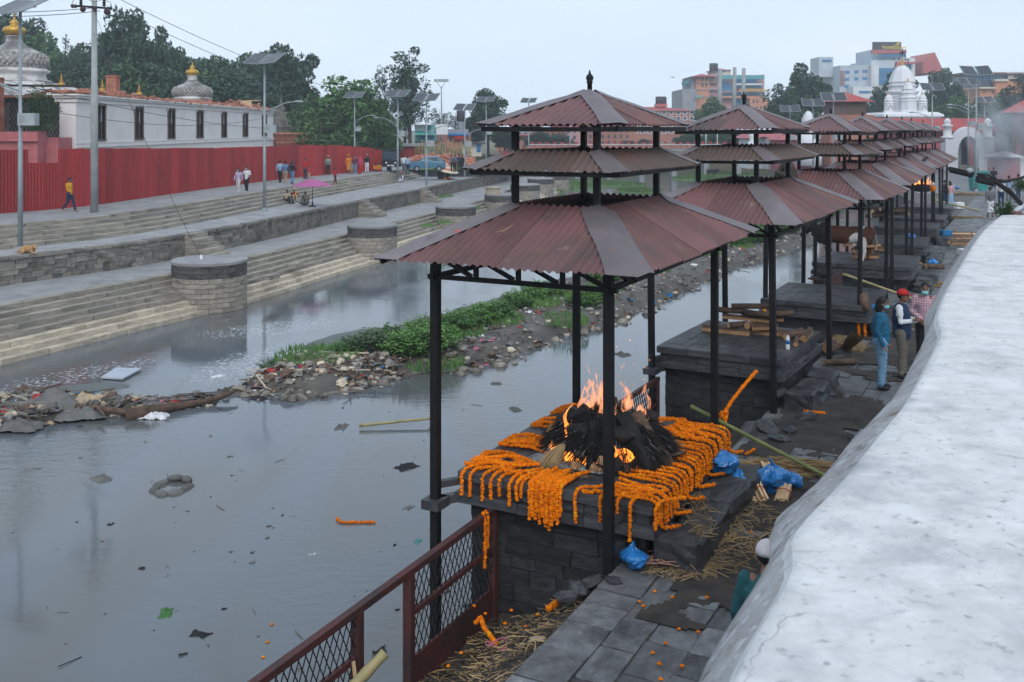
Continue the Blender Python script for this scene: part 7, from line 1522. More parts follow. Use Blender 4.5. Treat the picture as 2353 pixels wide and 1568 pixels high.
# ---- firewood on the other platforms
def L2(x, y, z): return loc(1, x, y, z)
c = P(1735, 770, .88); wp = 'logs stacked on the second platform'
th2 = R(30); dx, dy = Vector((math.cos(th2), -math.sin(th2), 0)), Vector((math.sin(th2), math.cos(th2), 0))
for (u, v, z, L_, w, ang, kind) in ((-.55, -.1, .07, .95, .13, 0, 's'), (.25, .1, .07, .8, .12, .1, 's'), (-.3, -.15, .2, .4, .1, .8, 'l'), (.2, -.05, .2, .5, .11, .6, 's'), (0, .1, .2, .6, .1, 1.2, 'l'), (-.15, 0, .32, 1.0, .1, 0, 's'), (.1, .15, .33, .8, .1, .2, 's'), (-.5, .0, .44, .6, .09, .15, 'l'), (.1, -.1, .44, .55, .09, -.1, 'l'), (-.1, .12, .54, .8, .08, .5, 'l'), (.5, .1, .45, .5, .08, .8, 'l'), (.75, .1, .08, .55, .09, .6, 'l')):
    m_ = c + dx * u + dy * v + Vector((0, 0, z)); h_ = (dx * math.cos(ang) + dy * math.sin(ang)) * L_ / 2
    if kind == 's': split(m_ - h_, m_ + h_, w, w, 'split billet in the firewood stack on the second platform', group=wp)
    else: log(m_ - h_, m_ + h_, w * .75, 'round barky log in the firewood stack on the second platform', group=wp)
log(P(1806, 775, .93), P(1842, 760, .95), .07, 'barky log lying right of the firewood stack'); split(P(1845, 778, .95), P(1862, 758, 1.02), .14, .13, 'thick wedge of cut wood on the platform edge', 'wood_wedge'); log(P(1828, 792, .93), P(1832, 772, .97), .05, 'short grey log stub beside the water bottle')
mb = MB(); mb.lathe([(.034, 0), (.036, .01), (.036, .09), (.031, .1), (.036, .11), (.036, .19), (.03, .225), (.014, .25), (.014, .27)], 14, (0, 0, 0)); mb.lathe([(.017, .265), (.017, .285)], 10, mi=1); mb.lathe([(.0365, .1), (.0368, .17)], 14, mi=2); tag(mb.build('water_bottle', [MT['plastic_white'], MT['t_blue'], MT['t_blue']], None, P(1810, 803, .88)), 'clear plastic water bottle with blue label on the platform edge', 'bottle')
for k, (x, y, z) in enumerate(((1888, 800, .12), (1905, 792, .2), (1915, 800, .14))): log(P(x - 14, y + 6, z), P(x + 12, y - 4, z), .085, 'short barky log heaped on the stone ledge by the walkway', group='logs on the ledge by the walkway')
log(P(1893, 833, .08), P(1966, 830, .08), .075, 'single long log lying on the wet paving')
mb = MB(); mb.lathe([(.2, -.07), (.215, 0), (.2, .07)], 18); o = mb.build('log_slice', [MT['bark_log']], None, P(1988, 693, 1.0) + Vector((0, 0, -.02)), .6); o.rotation_euler = (R(78), 0, R(60)); tag(o, 'round log slice leaning on the bare wet platform', 'log')
for (x, y, s, lb) in ((2015, 712, .2, 'blue plastic bag on the corner of the bare wet platform'), (2144, 608, .28, 'blue plastic bag on the split logs beside the bull platform'), (2093, 548, .3, 'small blue bag on the platform beyond the bull')): bag(P(x, y, .7 if x < 2050 or x == 2093 else .15), s, lb, int(s * 40) + x, .7, False)
wg = 'split logs lying on the walkway beyond the bull'
for k in range(16):
    x = lerp(2172, 2262, gr.random()); y = lerp(535, 558, gr.random()); z = .1 + .22 * gr.random() * (1 - abs(x - 2215) / 60); a_ = P(x, y, z); L_ = gr.uniform(.6, 1.2); b_ = gr.uniform(-.3, .5); v = Vector((math.cos(b_), math.sin(b_) * .5, 0)) * L_ / 2; split(a_ - v, a_ + v, .2, .17, 'split log in the loose pile on the walkway beyond the bull', group=wg, m=('cut_pale', 'bark_log') if gr.random() < .4 else ('cut_wood', 'bark_log'))
for (x0, y0_, x1, y1_, r, lb) in ((2085, 610, 2128, 612, .12, 'thick log on the walkway beside the bull platform'), (2128, 612, 2168, 614, .1, 'log with pale cut end on the walkway beside the bull platform'), (2075, 585, 2115, 606, .07, 'thin log leaning off the bull platform'), (2088, 520, 2130, 526, .16, 'gnarled log beyond the bull near the far log pile')): log(P(x0, y0_, .15), P(x1, y1_, .12), r, lb, ends='cut_pale')
for k in range(11):
    x = lerp(2012, 2072, gr.random()); a_ = P(x, 508, .72) + Vector((0, gr.uniform(0, .6), .12 + gr.random() * .45)); v = Vector((gr.uniform(.3, .5), gr.uniform(-.3, .3), 0)); log(a_ - v, a_ + v, .1, 'log in the far stack on the platform beyond the bull', group='logs of the far stack', ends='cut_pale')
for k in range(10):
    x = lerp(1962, 2025, gr.random()); a_ = P(x, 598, .74) + Vector((0, gr.uniform(.1, .5), .1 + gr.random() * .5)); v = Vector((gr.uniform(.25, .4), gr.uniform(-.3, .3), 0)); split(a_ - v, a_ + v, .16, .14, 'split log stacked behind the bull', group='logs stacked behind the bull')
def box_thing(c, s, m, label, name, cat, rz=.3):
    me = block_mesh(int(c[0] * 10) % 50, .06, .02); o = ob(name, me, MT[m]); o.location = c + Vector((0, 0, s[2] / 2)); o.scale = s; o.rotation_euler = (0, 0, rz); return tag(o, label, cat)
box_thing(P(2215, 586, 0), (.42, .34, .24), 'plastic_white', 'white carton on the walkway before the split logs', 'carton', 'box'); box_thing(P(2203, 480, 0), (.55, .4, .4), 'plastic_white', 'white plastic tub on the walkway near the pink dressed woman', 'plastic_tub', 'tub'); box_thing(P(2172, 541, 0.25), (.5, .35, .22), 't_blue', 'blue crate in the split log pile', 'crate', 'crate')
bag(P(2165, 482, 0), .5, 'blue plastic bag beside the yellow bamboo near the white tub', 31, .8, False); bag(P(2182, 470, 0), .45, 'crumpled blue sheet by the bamboo pole', 32, .5, False); bag(P(2198, 435, 0), .4, 'small blue bag among the far firewood', 33, .6, False)
bamboo(P(2138, 458, .6), P(2250, 485, .1), .06, 'bamboo', 'long yellow bamboo pole on the walkway by the white tub'); bamboo(P(2165, 430, .2), P(2232, 447, .05), .05, 'bamboo', 'yellow bamboo pole among the far firewood')
straw_heap(P(2205, 447, .01), 500, 1.0, 1.9, .7, .12, 'far straw heap on the walkway behind the pink dressed woman', w=.014); straw_heap(P(2160, 655, .01), 500, .8, 1.5, .35, .06, 'brown straw spread on the walkway beside the bare platform', w=.007, ang=-.1); straw_heap(P(2190, 500, .01), 300, .9, 1.6, .5, .05, 'thin straw spread on the walkway behind the split log pile', w=.012)
broom(P(1975, 770, .55) , P(1945, 800, .05), 260, .2, .12, 'sheaf of brown straw tumbling off the bare platform corner'); straw_heap(P(1945, 790, .02), 420, .6, .35, .8, .1, 'dark straw drift below the bare platform corner', ang=1.1, w=.006)
# far fire on the platform of the seventh pavilion
ff = empty('far_fire', D(2117, 432, 47), 0, label='small bright fire on a platform near the end of the pavilion row', cat='fire')
mb = MB(); mb.ball((0, 0, 0), .5, 10, 6, 0, (1.3, .8, .4), .1); mb.build('ash_heap', MT['char'], ff)
for k in range(6): flame(-.5 + k * .2, gr.uniform(-.1, .1), .1, gr.uniform(.3, .55), .12, 'flame_core', ff, 70 + k)
mb = MB(); p = D(2143, 440, 45); mb.lathe([(.11, 0), (.14, .13), (.11, .26)], 12); mb.lathe([(.08, .26), (.1, .34), (.05, .42)], 10, mi=1); tag(mb.build('wrapped_pot', [MT['marigold'], MT['t_white']], None, p), 'orange and white wrapped bundle hanging beside the far fire', 'bundle')
mb = MB(); p = P(2248, 437, 0); mb.box((-.75, -.5, 0), (.75, .5, 2.0)); mb.v = [(v[0] * (1 if v[2] > 1 else .82), v[1] * (1 if v[2] > 1 else .82), v[2] * .95) for v in mb.v]; mb.box((-.8, -.55, 1.9), (.8, .55, 2.0)); mb.tube([(-.5, -.6, .15), (-.5, -.4, .15)], .15, 10, 1); tag(mb.build('green_bin', [MT['t_teal'], MT['t_black']], None, p), 'green wheeled bin at the foot of the tall lamp', 'bin').scale = (.9, .9, .75)
# broken floodlight arm reaching over the parapet end
fa = empty('bent_floodlight', (0, 0, 0), label='dark bent floodlight arm reaching over the end of the parapet', cat='floodlight'); Yf = 14.2
mb = MB(); mb.tube([D(2345, 468, Yf + .2), D(2322, 443, Yf), D(2285, 416, Yf), D(2248, 404, Yf)], [.036, .036, .033, .03], 10); mb.build('arm', MT['black_steel'], fa)
mb = MB(); mb.tube([D(2285, 414, Yf), D(2310, 417, Yf), D(2340, 411, Yf), D(2362, 404, Yf)], [.02, .025, .02, .02], 8); mb.tube([D(2245, 400, Yf), D(2270, 402, Yf), D(2290, 412, Yf)], .015, 6); mb.build('cable', MT['t_black'], fa)
for (a, b, w, h) in (((2182, 388), (2234, 400), .11, .055), ((2246, 411), (2281, 419), .12, .075)):
    mb = MB(); mb.bar(D(*a, Yf - .05), D(*b, Yf - .05), w, h); m2 = mb.build('floodlight', MT['black_steel'], fa)
    for q in range(6): p0, p1 = D(*a, Yf - .05).lerp(D(*b, Yf - .05), (q + .5) / 6), None; mb = MB(); mb.box((p0.x - .006, p0.y - .06, p0.z - .055), (p0.x + .006, p0.y + .06, p0.z - .03)); mb.build('cooling_fin', MT['black_steel'], m2)
mb = MB(); mb.ball(D(2228, 392, Yf - .1), .05, 10, 6, 0, (1, .6, .8)); mb.build('bracket', MT['galv'], fa)
SM = bush_mesh(77, 22, .3, .22, .09); bush(SM, D(2305, 500, 15.6), 1., 'leaf_mid', 'small leafy sprig growing at the end of the parapet', name='sprig', cat='plant'); bush(SM, D(2345, 440, 15.9), .8, 'leaf_mid', 'leafy sprig behind the floodlight arm', name='sprig', cat='plant')
o = cloth(D(1860, 431, 21.6), .13, .1, .06, 't_yellow', 'crumpled yellow wrapper lying on the second pavilion roof', 'wrapper', 'litter', 41)
mb = MB(); a = loc(0, -.35, -2.05, 3.68); mb.tube([a, a + Vector((.1, -.12, .03)), a + Vector((.22, -.05, .1))], [.005, .02, .004], 5, flat=.4); tag(mb.build('bark_strip', MT['cut_pale']), 'curled strip of bark lying on the nearest pavilion roof', 'bark')
# ------------------------------------------------------------------ people, animals, vehicles
for nm, c in dict(skin=(.20, .105, .07), skin_light=(.30, .17, .12), hair=(.008, .007, .007), hair_grey=(.25, .25, .25), c_teal=(.012, .11, .20), c_jean=(.16, .30, .44), c_navy=(.012, .03, .075), c_white=(.62, .64, .68), c_khaki=(.13, .12, .10), c_black=(.012, .012, .015), c_red=(.42, .015, .02), c_yellow=(.55, .27, .02), c_lilac=(.42, .36, .52), c_pale=(.5, .48, .5), c_blue=(.10, .19, .33), c_sky=(.25, .36, .5), c_sage=(.18, .26, .23), c_orange=(.62, .22, .02), c_maroon=(.10, .012, .018), c_pink=(.55, .06, .14), c_rose=(.52, .33, .36), c_grey=(.11, .115, .125), c_green=(.16, .42, .22), c_dkgreen=(.012, .075, .085), c_tan=(.34, .28, .2), c_plum=(.10, .03, .055), c_cobalt=(.012, .075, .36), c_mask=(.20, .47, .50), shoe=(.012, .012, .014), sole=(.5, .5, .5), shoe_tan=(.40, .20, .14)).items():
    M(nm, c, tuple(x * .72 for x in c), 9, .85 if nm[0] == 'c' else .6, .5 if nm[0] == 'c' else .1, 14, bdist=.012)
def plaid():
    m = M('c_plaid', (.42, .27, .32), (.36, .23, .28), 9, .85, .4, 14); n = m.node_tree; L = n.links; b = next(x for x in n.nodes if x.type == 'BSDF_PRINCIPLED'); src = b.inputs['Base Color'].links[0].from_socket; tc = next(x for x in n.nodes if x.type == 'TEX_COORD'); prev = src
    for ax, col in (('Z', (.52, .40, .44, 1)), ('Z', (.20, .10, .14, 1)), ('X', (.20, .10, .14, 1))):
        w = n.nodes.new('ShaderNodeTexWave'); w.bands_direction = ax; w.inputs['Scale'].default_value = 6.5; w.inputs['Phase Offset'].default_value = 0 if col[0] < .5 else 2.5; L.new(tc.outputs['Object'], w.inputs[0]); r = n.nodes.new('ShaderNodeMapRange'); r.inputs[1].default_value = .90; r.inputs[2].default_value = .97; L.new(w.outputs['Fac'], r.inputs[0]); x = n.nodes.new('ShaderNodeMix'); x.data_type = 'RGBA'; L.new(r.outputs[0], x.inputs[0]); L.new(prev, x.inputs[6]); x.inputs[7].default_value = col; prev = x.outputs[2]
    L.new(prev, b.inputs['Base Color'])
plaid()
def V3(*a): return Vector(a)
def crumple(me, f):
    nr = [v.normal.copy() for v in me.vertices]; co = [v.co + n_ * f(v.co) for v, n_ in zip(me.vertices, nr)]; me.vertices.foreach_set('co', [q for c in co for q in c]); me.update()
def limb(mb, pts, rads, n=10, flat_=1.):
    pts = [Vector(p) for p in pts]; mb.tube(pts, rads, n, flat=flat_)
    for p, r in zip(pts, rads): mb.ball(p, r * .99, n, 6, 0, (1, 1, 1))
POSE = dict(
    stand=dict(kn=((.10, -.02, .49), (-.10, -.02, .49)), an=((.11, 0, .08), (-.11, 0, .08)), el=((.255, .04, 1.14), (-.255, .04, 1.14)), wr=((.265, -.07, .89), (-.265, -.07, .89))),
    cross=dict(kn=((.10, -.02, .49), (-.10, -.02, .49)), an=((.12, 0, .08), (-.12, 0, .08)), el=((.27, -.03, 1.16), (-.27, -.03, 1.16)), wr=((-.06, -.24, 1.20), (.06, -.26, 1.16))),
    walk=dict(kn=((.09, -.17, .50), (-.09, .04, .48)), an=((.09, -.27, .09), (-.09, .34, .15)), el=((.25, .14, 1.17), (-.25, -.05, 1.15)), wr=((.25, .12, .93), (-.22, -.24, 1.02))),
    stroll=dict(kn=((.09, -.09, .50), (-.09, .02, .49)), an=((.09, -.13, .08), (-.09, .16, .10)), el=((.26, .08, 1.15), (-.26, -.02, 1.15)), wr=((.27, .05, .9), (-.25, -.16, .92))),
    phone=dict(kn=((.09, -.09, .50), (-.09, .02, .49)), an=((.09, -.13, .08), (-.09, .16, .10)), el=((.26, .0, 1.16), (-.26, -.12, 1.2)), wr=((.26, -.06, .9), (-.12, -.22, 1.44))),
    clasp=dict(kn=((.10, -.02, .49), (-.10, -.02, .49)), an=((.11, 0, .08), (-.11, 0, .08)), el=((.265, .0, 1.15), (-.265, .0, 1.15)), wr=((.05, -.22, 1.0), (-.05, -.22, 1.0))),
    carry=dict(kn=((.10, -.02, .49), (-.10, -.02, .49)), an=((.11, 0, .08), (-.11, 0, .08)), el=((.265, -.02, 1.15), (-.265, .03, 1.15)), wr=((.12, -.22, 1.12), (-.26, -.06, .9))),
    sit=dict(sit=.80, kn=((.33, -.26, .98), (-.33, -.26, .98)), an=((-.06, -.33, .87), (.08, -.38, .87)), el=((.28, -.06, 1.16), (-.28, -.06, 1.16)), wr=((.18, -.26, 1.04), (-.18, -.26, 1.04))),
    hug=dict(sit=.80, kn=((.13, -.34, 1.26), (-.13, -.34, 1.26)), an=((.12, -.48, .88), (-.12, -.48, .88)), el=((.26, -.16, 1.2), (-.26, -.16, 1.2)), wr=((.05, -.42, 1.14), (-.05, -.42, 1.16))),
    perch=dict(sit=.86, kn=((.2, -.42, .98), (-.14, -.44, .96)), an=((.2, -.46, .5), (-.14, -.5, .5)), el=((.28, -.06, 1.2), (-.28, -.06, 1.2)), wr=((.2, -.3, 1.08), (-.2, -.3, 1.08))))
def person(at, yaw, H, label, pose='stand', top='c_grey', legs='c_navy', hair='hair', skin='skin', sleeve='long', shoe='shoe', hat=None, mask=None, vest=None, skirt=None, extra=None, near=False, longhair=False, group=None, lean=0., fat=1.):
    p = POSE[pose]; root = empty('person', at, yaw, label=label, cat='person', group=group); s = H / 1.75; root.scale = (s, s, s); sit = p.get('sit'); dz = -sit if sit else 0.
    vx = .0115 if near else .026; hp = [(.095, 0, .92), (-.095, 0, .92)]; sh = [(.185, .015, 1.425), (-.185, .015, 1.425)]
    def T(v):
        v = Vector(v)
        if lean and v.z > .95: v = V3(v.x, v.y - (v.z - .95) * lean, v.z)
        return V3(v.x, v.y, v.z + dz)
    HC = T((0, -.03, 1.635)); f = fat
    # body: one continuous skin surface
    b = MB(); limb(b, [T((0, 0, .95)), T((0, .0, 1.12)), T((0, .01, 1.3)), T((0, .015, 1.40))], [.12, .105, .12, .10]); limb(b, [T((0, .015, 1.42)), T((0, -.01, 1.54))], [.058, .052])
    for k in (0, 1):
        sg = 1 if k == 0 else -1
        limb(b, [T(hp[k]), T(p['kn'][k]), T(p['an'][k])], [.085, .055, .038]); limb(b, [T((sg * .12, .015, 1.42)), T(sh[k]), T(p['el'][k]), T(p['wr'][k])], [.06, .05, .038, .027])
        an = T(p['an'][k]); b.ball(an + V3(0, -.06, -.045), .05, 8, 6, 0, (.8, 1.8, .55))
        # hand: palm, four fingers of unequal length, thumb off the side
        wr = T(p['wr'][k]); el = T(p['el'][k]); d = (wr - el).normalized(); sd = d.cross(V3(0, 1, .3)); sd = sd.normalized() if sd.length > .1 else V3(1, 0, 0); nrm = sd.cross(d); pc = wr + d * .055; b.ball(pc, .045, 8, 6, 0, (.85, .6, 1.05), 0, d.to_track_quat('Z', 'Y').to_matrix())
        if near:
            for q, ln in enumerate((.062, .075, .07, .052)):
                r0 = pc + d * .03 + sd * ((q - 1.5) * .021); m_ = r0 + d * ln * .55 - nrm * .008; e_ = m_ + d * ln * .4 - nrm * .022; limb(b, [r0, m_, e_], [.0105, .0095, .008], 6)
            r0 = pc - sd * .035 - d * .015; limb(b, [r0, r0 - sd * .025 + d * .03, r0 - sd * .03 + d * .06], [.0115, .0105, .009], 6)
        else: limb(b, [pc, pc + d * .07 - nrm * .015], [.034, .018], 6)
    b.ball(HC, .1, 14, 10, 0, (.80, .96, 1.14)); b.ball(HC + V3(0, -.035, -.055), .068, 10, 8, 0, (.86, .9, .9)); b.ball(HC + V3(0, -.105, -.01), .017, 6, 5, 0, (.8, 1, 1.5))
    for sg in (-1, 1): b.ball(HC + V3(sg * .083, .01, -.005), .022, 6, 5, 0, (.45, .8, 1.2))
    ob('body', remeshed(b, vx, 3 if near else 2), MT[skin], root)
    # hair / hat
    hb = MB()
    if hair:
        hb.ball(HC + V3(0, .018, .03), .104, 14, 10, 0, (.86, .98, 1.06)); cut = HC.z - .02; 
        me = hb.mesh('hair'); bm = bmesh.new(); bm.from_mesh(me)
        for v in bm.verts:
            lim = .035 if v.co.y < HC.y - .03 else -.05
            if v.co.z < HC.z + lim: v.co.z = HC.z + lim; v.co.x = (v.co.x - HC.x) * .93 + HC.x; v.co.y = min(v.co.y, HC.y + .085)
            v.co += V3(mnoise.noise(v.co * 30), mnoise.noise(v.co * 31 + V3(3, 0, 0)), mnoise.noise(v.co * 29 + V3(0, 7, 0))) * .006
        bm.to_mesh(me); bm.free(); me.polygons.foreach_set('use_smooth', [True] * len(me.polygons)); ob('hair', me, MT[hair], root)
        if longhair:
            h2 = MB(); limb(h2, [HC + V3(0, .05, .02), HC + V3(0, .075, -.1), HC + V3(0, .075, -.2)], [.09, .085, .05], 10); limb(h2, [HC + V3(.05, .03, -.02), HC + V3(.065, .04, -.14)], [.05, .035]); limb(h2, [HC + V3(-.05, .03, -.02), HC + V3(-.065, .04, -.14)], [.05, .035]); ob('hair', remeshed(h2, .02, 2), MT[hair], root)
    if hat:
        kind, hm = hat; hb = MB()
        if kind == 'cap': hb.ball(HC + V3(0, .014, .05), .116, 16, 9, 0, (.9, 1.02, .9)); hb.v = [(v[0], v[1], max(v[2], HC.z + .035)) for v in hb.v]; hb.ball(HC + V3(0, -.125, .05), .07, 12, 5, 0, (1, .95, .12))
        elif kind == 'topi': hb.lathe([(.095, 0), (.10, .03), (.088, .095), (.05, .105)], 16, tuple(HC + V3(0, .01, .055)), sy=1.1)
        elif kind == 'helmet': hb.ball(HC + V3(0, .01, .02), .13, 16, 10, 0, (.92, 1.05, 1.05))
        elif kind == 'turban': hb.lathe([(.1, 0), (.125, .04), (.12, .09), (.07, .14), (.02, .15)], 16, tuple(HC + V3(0, .01, .04)), sy=1.1)
        elif kind == 'scarf': hb.ball(HC + V3(0, .025, .01), .122, 14, 10, 0, (.92, .98, 1.1)); limb(hb, [HC + V3(0, .05, -.08), HC + V3(0, .06, -.25)], [.1, .16])
        hm_ = hb.mesh('hat'); hm_.polygons.foreach_set('use_smooth', [True] * len(hm_.polygons)); ob('hat', hm_, MT[hm], root)
    if near:
        for sg in (-1, 1):
            e = MB(); e.ball(HC + V3(sg * .034, -.089, .008), .0105, 8, 6, 0, (1.25, .5, .6)); e.build('eye', MT['hair'], root); e = MB(); e.tube([HC + V3(sg * .016, -.097, .03), HC + V3(sg * .05, -.083, .03)], .0055, 5); e.build('eyebrow', MT['hair'], root)
        if not mask: e = MB(); e.ball(HC + V3(0, -.094, -.063), .02, 8, 5, 0, (1.3, .5, .4)); e.build('mouth', MT['c_maroon'], root)
    if mask:
        e = MB(); e.ball(HC + V3(0, -.055, -.055 if mask != 'chin' else -.085), .078, 14, 8, 0, (.92, .86, .66)); 
        for sg in (-1, 1): e.tube([HC + V3(sg * .06, -.07, -.045), HC + V3(sg * .086, .0, .0)], .004, 4)
        mm_ = e.mesh('mask'); mm_.polygons.foreach_set('use_smooth', [True] * len(mm_.polygons)); ob('mask', mm_, MT['c_mask'], root)
    # trousers or skirt
    g = MB()
    if skirt:
        mat_, zb = skirt; mid = V3(0, (p['an'][0][1] + p['an'][1][1]) / 2 * .6, 0)
        g.lathe([(.15 * f, .98), (.17 * f, .9), (.17, .6), (.19, zb + .15), (.21, zb)], 16, (0, 0, dz), sy=.85); limb(g, [T(hp[0]), T(p['kn'][0]), T((p['an'][0][0], p['an'][0][1], zb + .1))], [.11, .1, .09]); limb(g, [T(hp[1]), T(p['kn'][1]), T((p['an'][1][0], p['an'][1][1], zb + .1))], [.11, .1, .09]); ob('skirt', remeshed(g, vx * 1.2, 3), MT[mat_], root)
    else:
        limb(g, [T((0, 0, 1.02)), T((0, .01, .90))], [.135 * f, .145 * f])
        for k in (0, 1):
            kn, an = T(p['kn'][k]), T(p['an'][k]); lo = an.lerp(kn, .06)
            limb(g, [T(hp[k]), T(hp[k]).lerp(kn, .5), kn, kn.lerp(lo, .5), lo], [.108 * f, .094, .074, .07, .067])
        me = remeshed(g, vx, 3)
        if near:
            crumple(me, lambda c: .009 * mnoise.noise(V3(c.x * 10, c.y * 10, c.z * 20)) * (1.3 - min(1, c.z)))
        ob('trousers', me, MT[legs], root)
    # top
    g = MB(); limb(g, [T((0, 0, .93 if not sit else .98)), T((0, 0, 1.05)), T((0, .01, 1.2)), T((0, .015, 1.34)), T((0, .015, 1.41))], [.145 * f, .142 * f, .15 * f, .145, .10], 14); g.ball(T((0, .015, 1.3)), .16, 12, 8, 0, (1.28, .92, 1.0))
    for k in (0, 1):
        sg = 1 if k == 0 else -1; el, wr = T(p['el'][k]), T(p['wr'][k]); sp = T((sg * .15, .015, 1.405)); s0 = T(sh[k])
        if sleeve == 'long': limb(g, [sp, s0, s0.lerp(el, .5), el, wr], [.072, .07, .062, .054, .043])
        elif sleeve == 'short': limb(g, [sp, s0, s0.lerp(el, .85)], [.072, .07, .066])
        else: limb(g, [sp, s0], [.07, .062])
    g.ball(T((0, .005, 1.475)), .07, 10, 6, 0, (1, 1, .5)); me = remeshed(g, vx, 3)
    if near:
        crumple(me, lambda c: .008 * mnoise.noise(V3(c.x * 9, c.y * 9, c.z * 16)))
    ob('shirt', me, MT[top], root)
    if vest:
        g = MB(); limb(g, [T((0, 0, .90)), T((0, 0, 1.05)), T((0, .01, 1.2)), T((0, .015, 1.38))], [.162 * f, .158 * f, .166 * f, .14], 14); g.ball(T((0, .015, 1.3)), .172, 12, 8, 0, (1.16, .98, 1.02)); g.ball(T((0, .01, 1.46)), .078, 10, 6, 0, (1, 1, .55)); ob('vest', remeshed(g, vx, 3), MT[vest], root)
    for k in (0, 1):
        an = T(p['an'][k]); g = MB(); g.ball(an + V3(0, -.055, -.04), .06, 12, 7, 0, (.85, 1.95, .72)); g.v = [(v[0], v[1], max(v[2], an.z - .08)) for v in g.v]; m_ = g.mesh('shoe'); m_.polygons.foreach_set('use_smooth', [True] * len(m_.polygons)); ob('shoe', m_, MT[shoe], root)
    if extra:
        for (nm, kind, mm) in extra:
            g = MB()
            if kind == 'backpack': g.ball(T((0, .2, 1.22)), .17, 12, 8, 0, (.85, .6, 1.2))
            elif kind == 'shawl': limb(g, [T((.17, .0, 1.46)), T((.02, -.15, 1.3)), T((-.12, -.15, 1.0)), T((-.16, -.1, .8))], [.06, .07, .08, .05], 8, .5); limb(g, [T((.17, .03, 1.46)), T((.15, .15, 1.2)), T((.12, .15, .95))], [.06, .09, .06], 8, .5)
            elif kind == 'bag': g.ball(T((.22, -.05, .95)), .09, 10, 6, 0, (.5, 1, 1.1)); g.tube([T((-.15, -.05, 1.46)), T((0, -.17, 1.25)), T((.2, -.1, 1.02))], .014, 6)
            ob(nm, remeshed(g, .025, 2), MT[mm], root)
    return root
# three men talking at the parapet, and the man crouching below it
person(P(2025, 893, 0), R(62), 1.72, 'long haired man in teal jacket and pale blue jeans, face mask on', 'stand', 'c_teal', 'c_jean', near=True, longhair=True, mask='on', fat=1.12)
person(P(2072, 868, 0), R(58), 1.72, 'man in red cap and navy waistcoat with folded arms', 'cross', 'c_white', 'c_khaki', near=True, hat=('cap', 'c_red'), vest='c_navy', fat=1.15)
person(P(2126, 845, 0), R(-25), 1.75, 'man in pink plaid shirt with a mask below his nose', 'clasp', 'c_plaid', 'c_black', near=True, mask='chin')
person(V3(2.03, 8.0, -.04), R(150), 1.58, 'person in dark green jacket and pale cap half hidden below the parapet', 'stand', 'c_dkgreen', 'c_navy', near=True, hat=('cap', 'c_pale'), lean=.1)
person(D(2392, 520, 15.6), R(-100), 1.75, 'person in white shirt and bright blue trousers perched at the parapet end', 'perch', 'c_white', 'c_cobalt', near=True, fat=1.15)
# far walkway
person(P(2275, 500, 0), R(172), 1.70, 'barefoot man in grey T-shirt and white wrap walking away', 'stroll', 'c_grey', None, skirt=('c_white', .28), sleeve='short', fat=1.15)
person(P(2183, 478, 0), R(150), 1.66, 'woman in long pink tunic and pale blue trousers by the pavilion posts', 'stand', 'c_rose', None, skirt=('c_sky', .06), longhair=True); person(P(2171, 478, 0), R(30), 1.72, 'person in black leaning towards the pink dressed woman', 'clasp', 'c_black', 'c_navy', mask='on')
person(P(2277, 404, 0), R(10), 1.7, 'man in light green shirt in the smoke by the red pier', 'carry', 'c_green', 'c_navy'); person(P(2283, 432, 0), R(-30), 1.7, 'person in black top in front of the green shirted man', 'carry', 'c_black', 'c_navy')
person(P(2300, 475, 0), R(160), 1.72, 'person in white shirt and dark trousers beyond the floodlight arm', 'stand', 'c_pale', 'c_navy'); person(P(2318, 462, 0), R(170), 1.72, 'person with bare shoulders behind the floodlight arm', 'stand', 'c_sky', 'c_grey'); person(P(2320, 500, 0), R(-150), 1.6, 'person in plum cloth bending near the parapet end', 'hug', 'c_plum', 'c_plum'); person(P(2340, 455, 0), R(-160), 1.7, 'person in dark clothes in the smoke at the right', 'stand', 'c_grey', 'c_navy')
# far bank
ZT_ = Z_TOP
person(P(160, 487, ZT_), R(80), 1.72, 'boy in yellow sweater and dark track trousers striding past the red hoarding', 'walk', 'c_yellow', 'c_navy', shoe='shoe_tan')
person(P(548, 443, ZT_), R(-20), 1.58, 'masked woman in lilac top walking beside the red hoarding', 'stroll', 'c_lilac', 'c_pale', mask='on', longhair=True, shoe='sole'); person(P(567, 442, ZT_), R(-10), 1.70, 'masked youth in white T-shirt with one hand at his face', 'phone', 'c_white', 'c_black', mask='on', sleeve='short', shoe='sole', extra=[('sling_bag', 'bag', 'c_black')])
person(P(644, 420, ZT_), R(175), 1.72, 'man in pale blue denim jacket walking away along the hoarding', 'stroll', 'c_sky', 'c_black'); person(P(656, 423, ZT_), R(170), 1.74, 'man in grey and blue jacket and beige trousers walking away', 'stroll', 'c_blue', 'c_tan', shoe='sole'); person(P(671, 424, ZT_), R(165), 1.72, 'man in helmet, black jacket and jeans walking away', 'walk', 'c_black', 'c_blue', hat=('helmet', 'c_navy'))
person(P(702, 412, ZT_), R(-20), 1.70, 'man in red T-shirt holding a small child by the hand', 'stand', 'c_red', 'c_navy', sleeve='short'); person(P(710, 413, ZT_), R(0), 1.05, 'small child in red beside the man in red T-shirt', 'stand', 'c_red', 'c_tan', sleeve='short', shoe='skin')
person(P(754, 403, ZT_), R(178), 1.74, 'man in sage green sweater and topi seen from behind', 'stand', 'c_sage', 'c_black', hat=('topi', 'c_rose'), shoe='sole'); person(P(770, 424, ZT_ - .17), R(100), 1.25, 'girl in maroon dress on the upper steps', 'stroll', 'c_red', 'c_maroon', shoe='skin')
person(P(780, 398, ZT_), R(30), 1.6, 'woman in maroon sitting against the hoarding', 'sit', 'c_maroon', 'c_maroon', longhair=True); person(P(801, 399, ZT_), R(5), 1.74, 'holy man in bright orange robe and turban', 'stand', 'c_orange', None, skirt=('c_orange', .3), hat=('turban', 'c_orange'), extra=[('shawl', 'shawl', 'c_orange')])
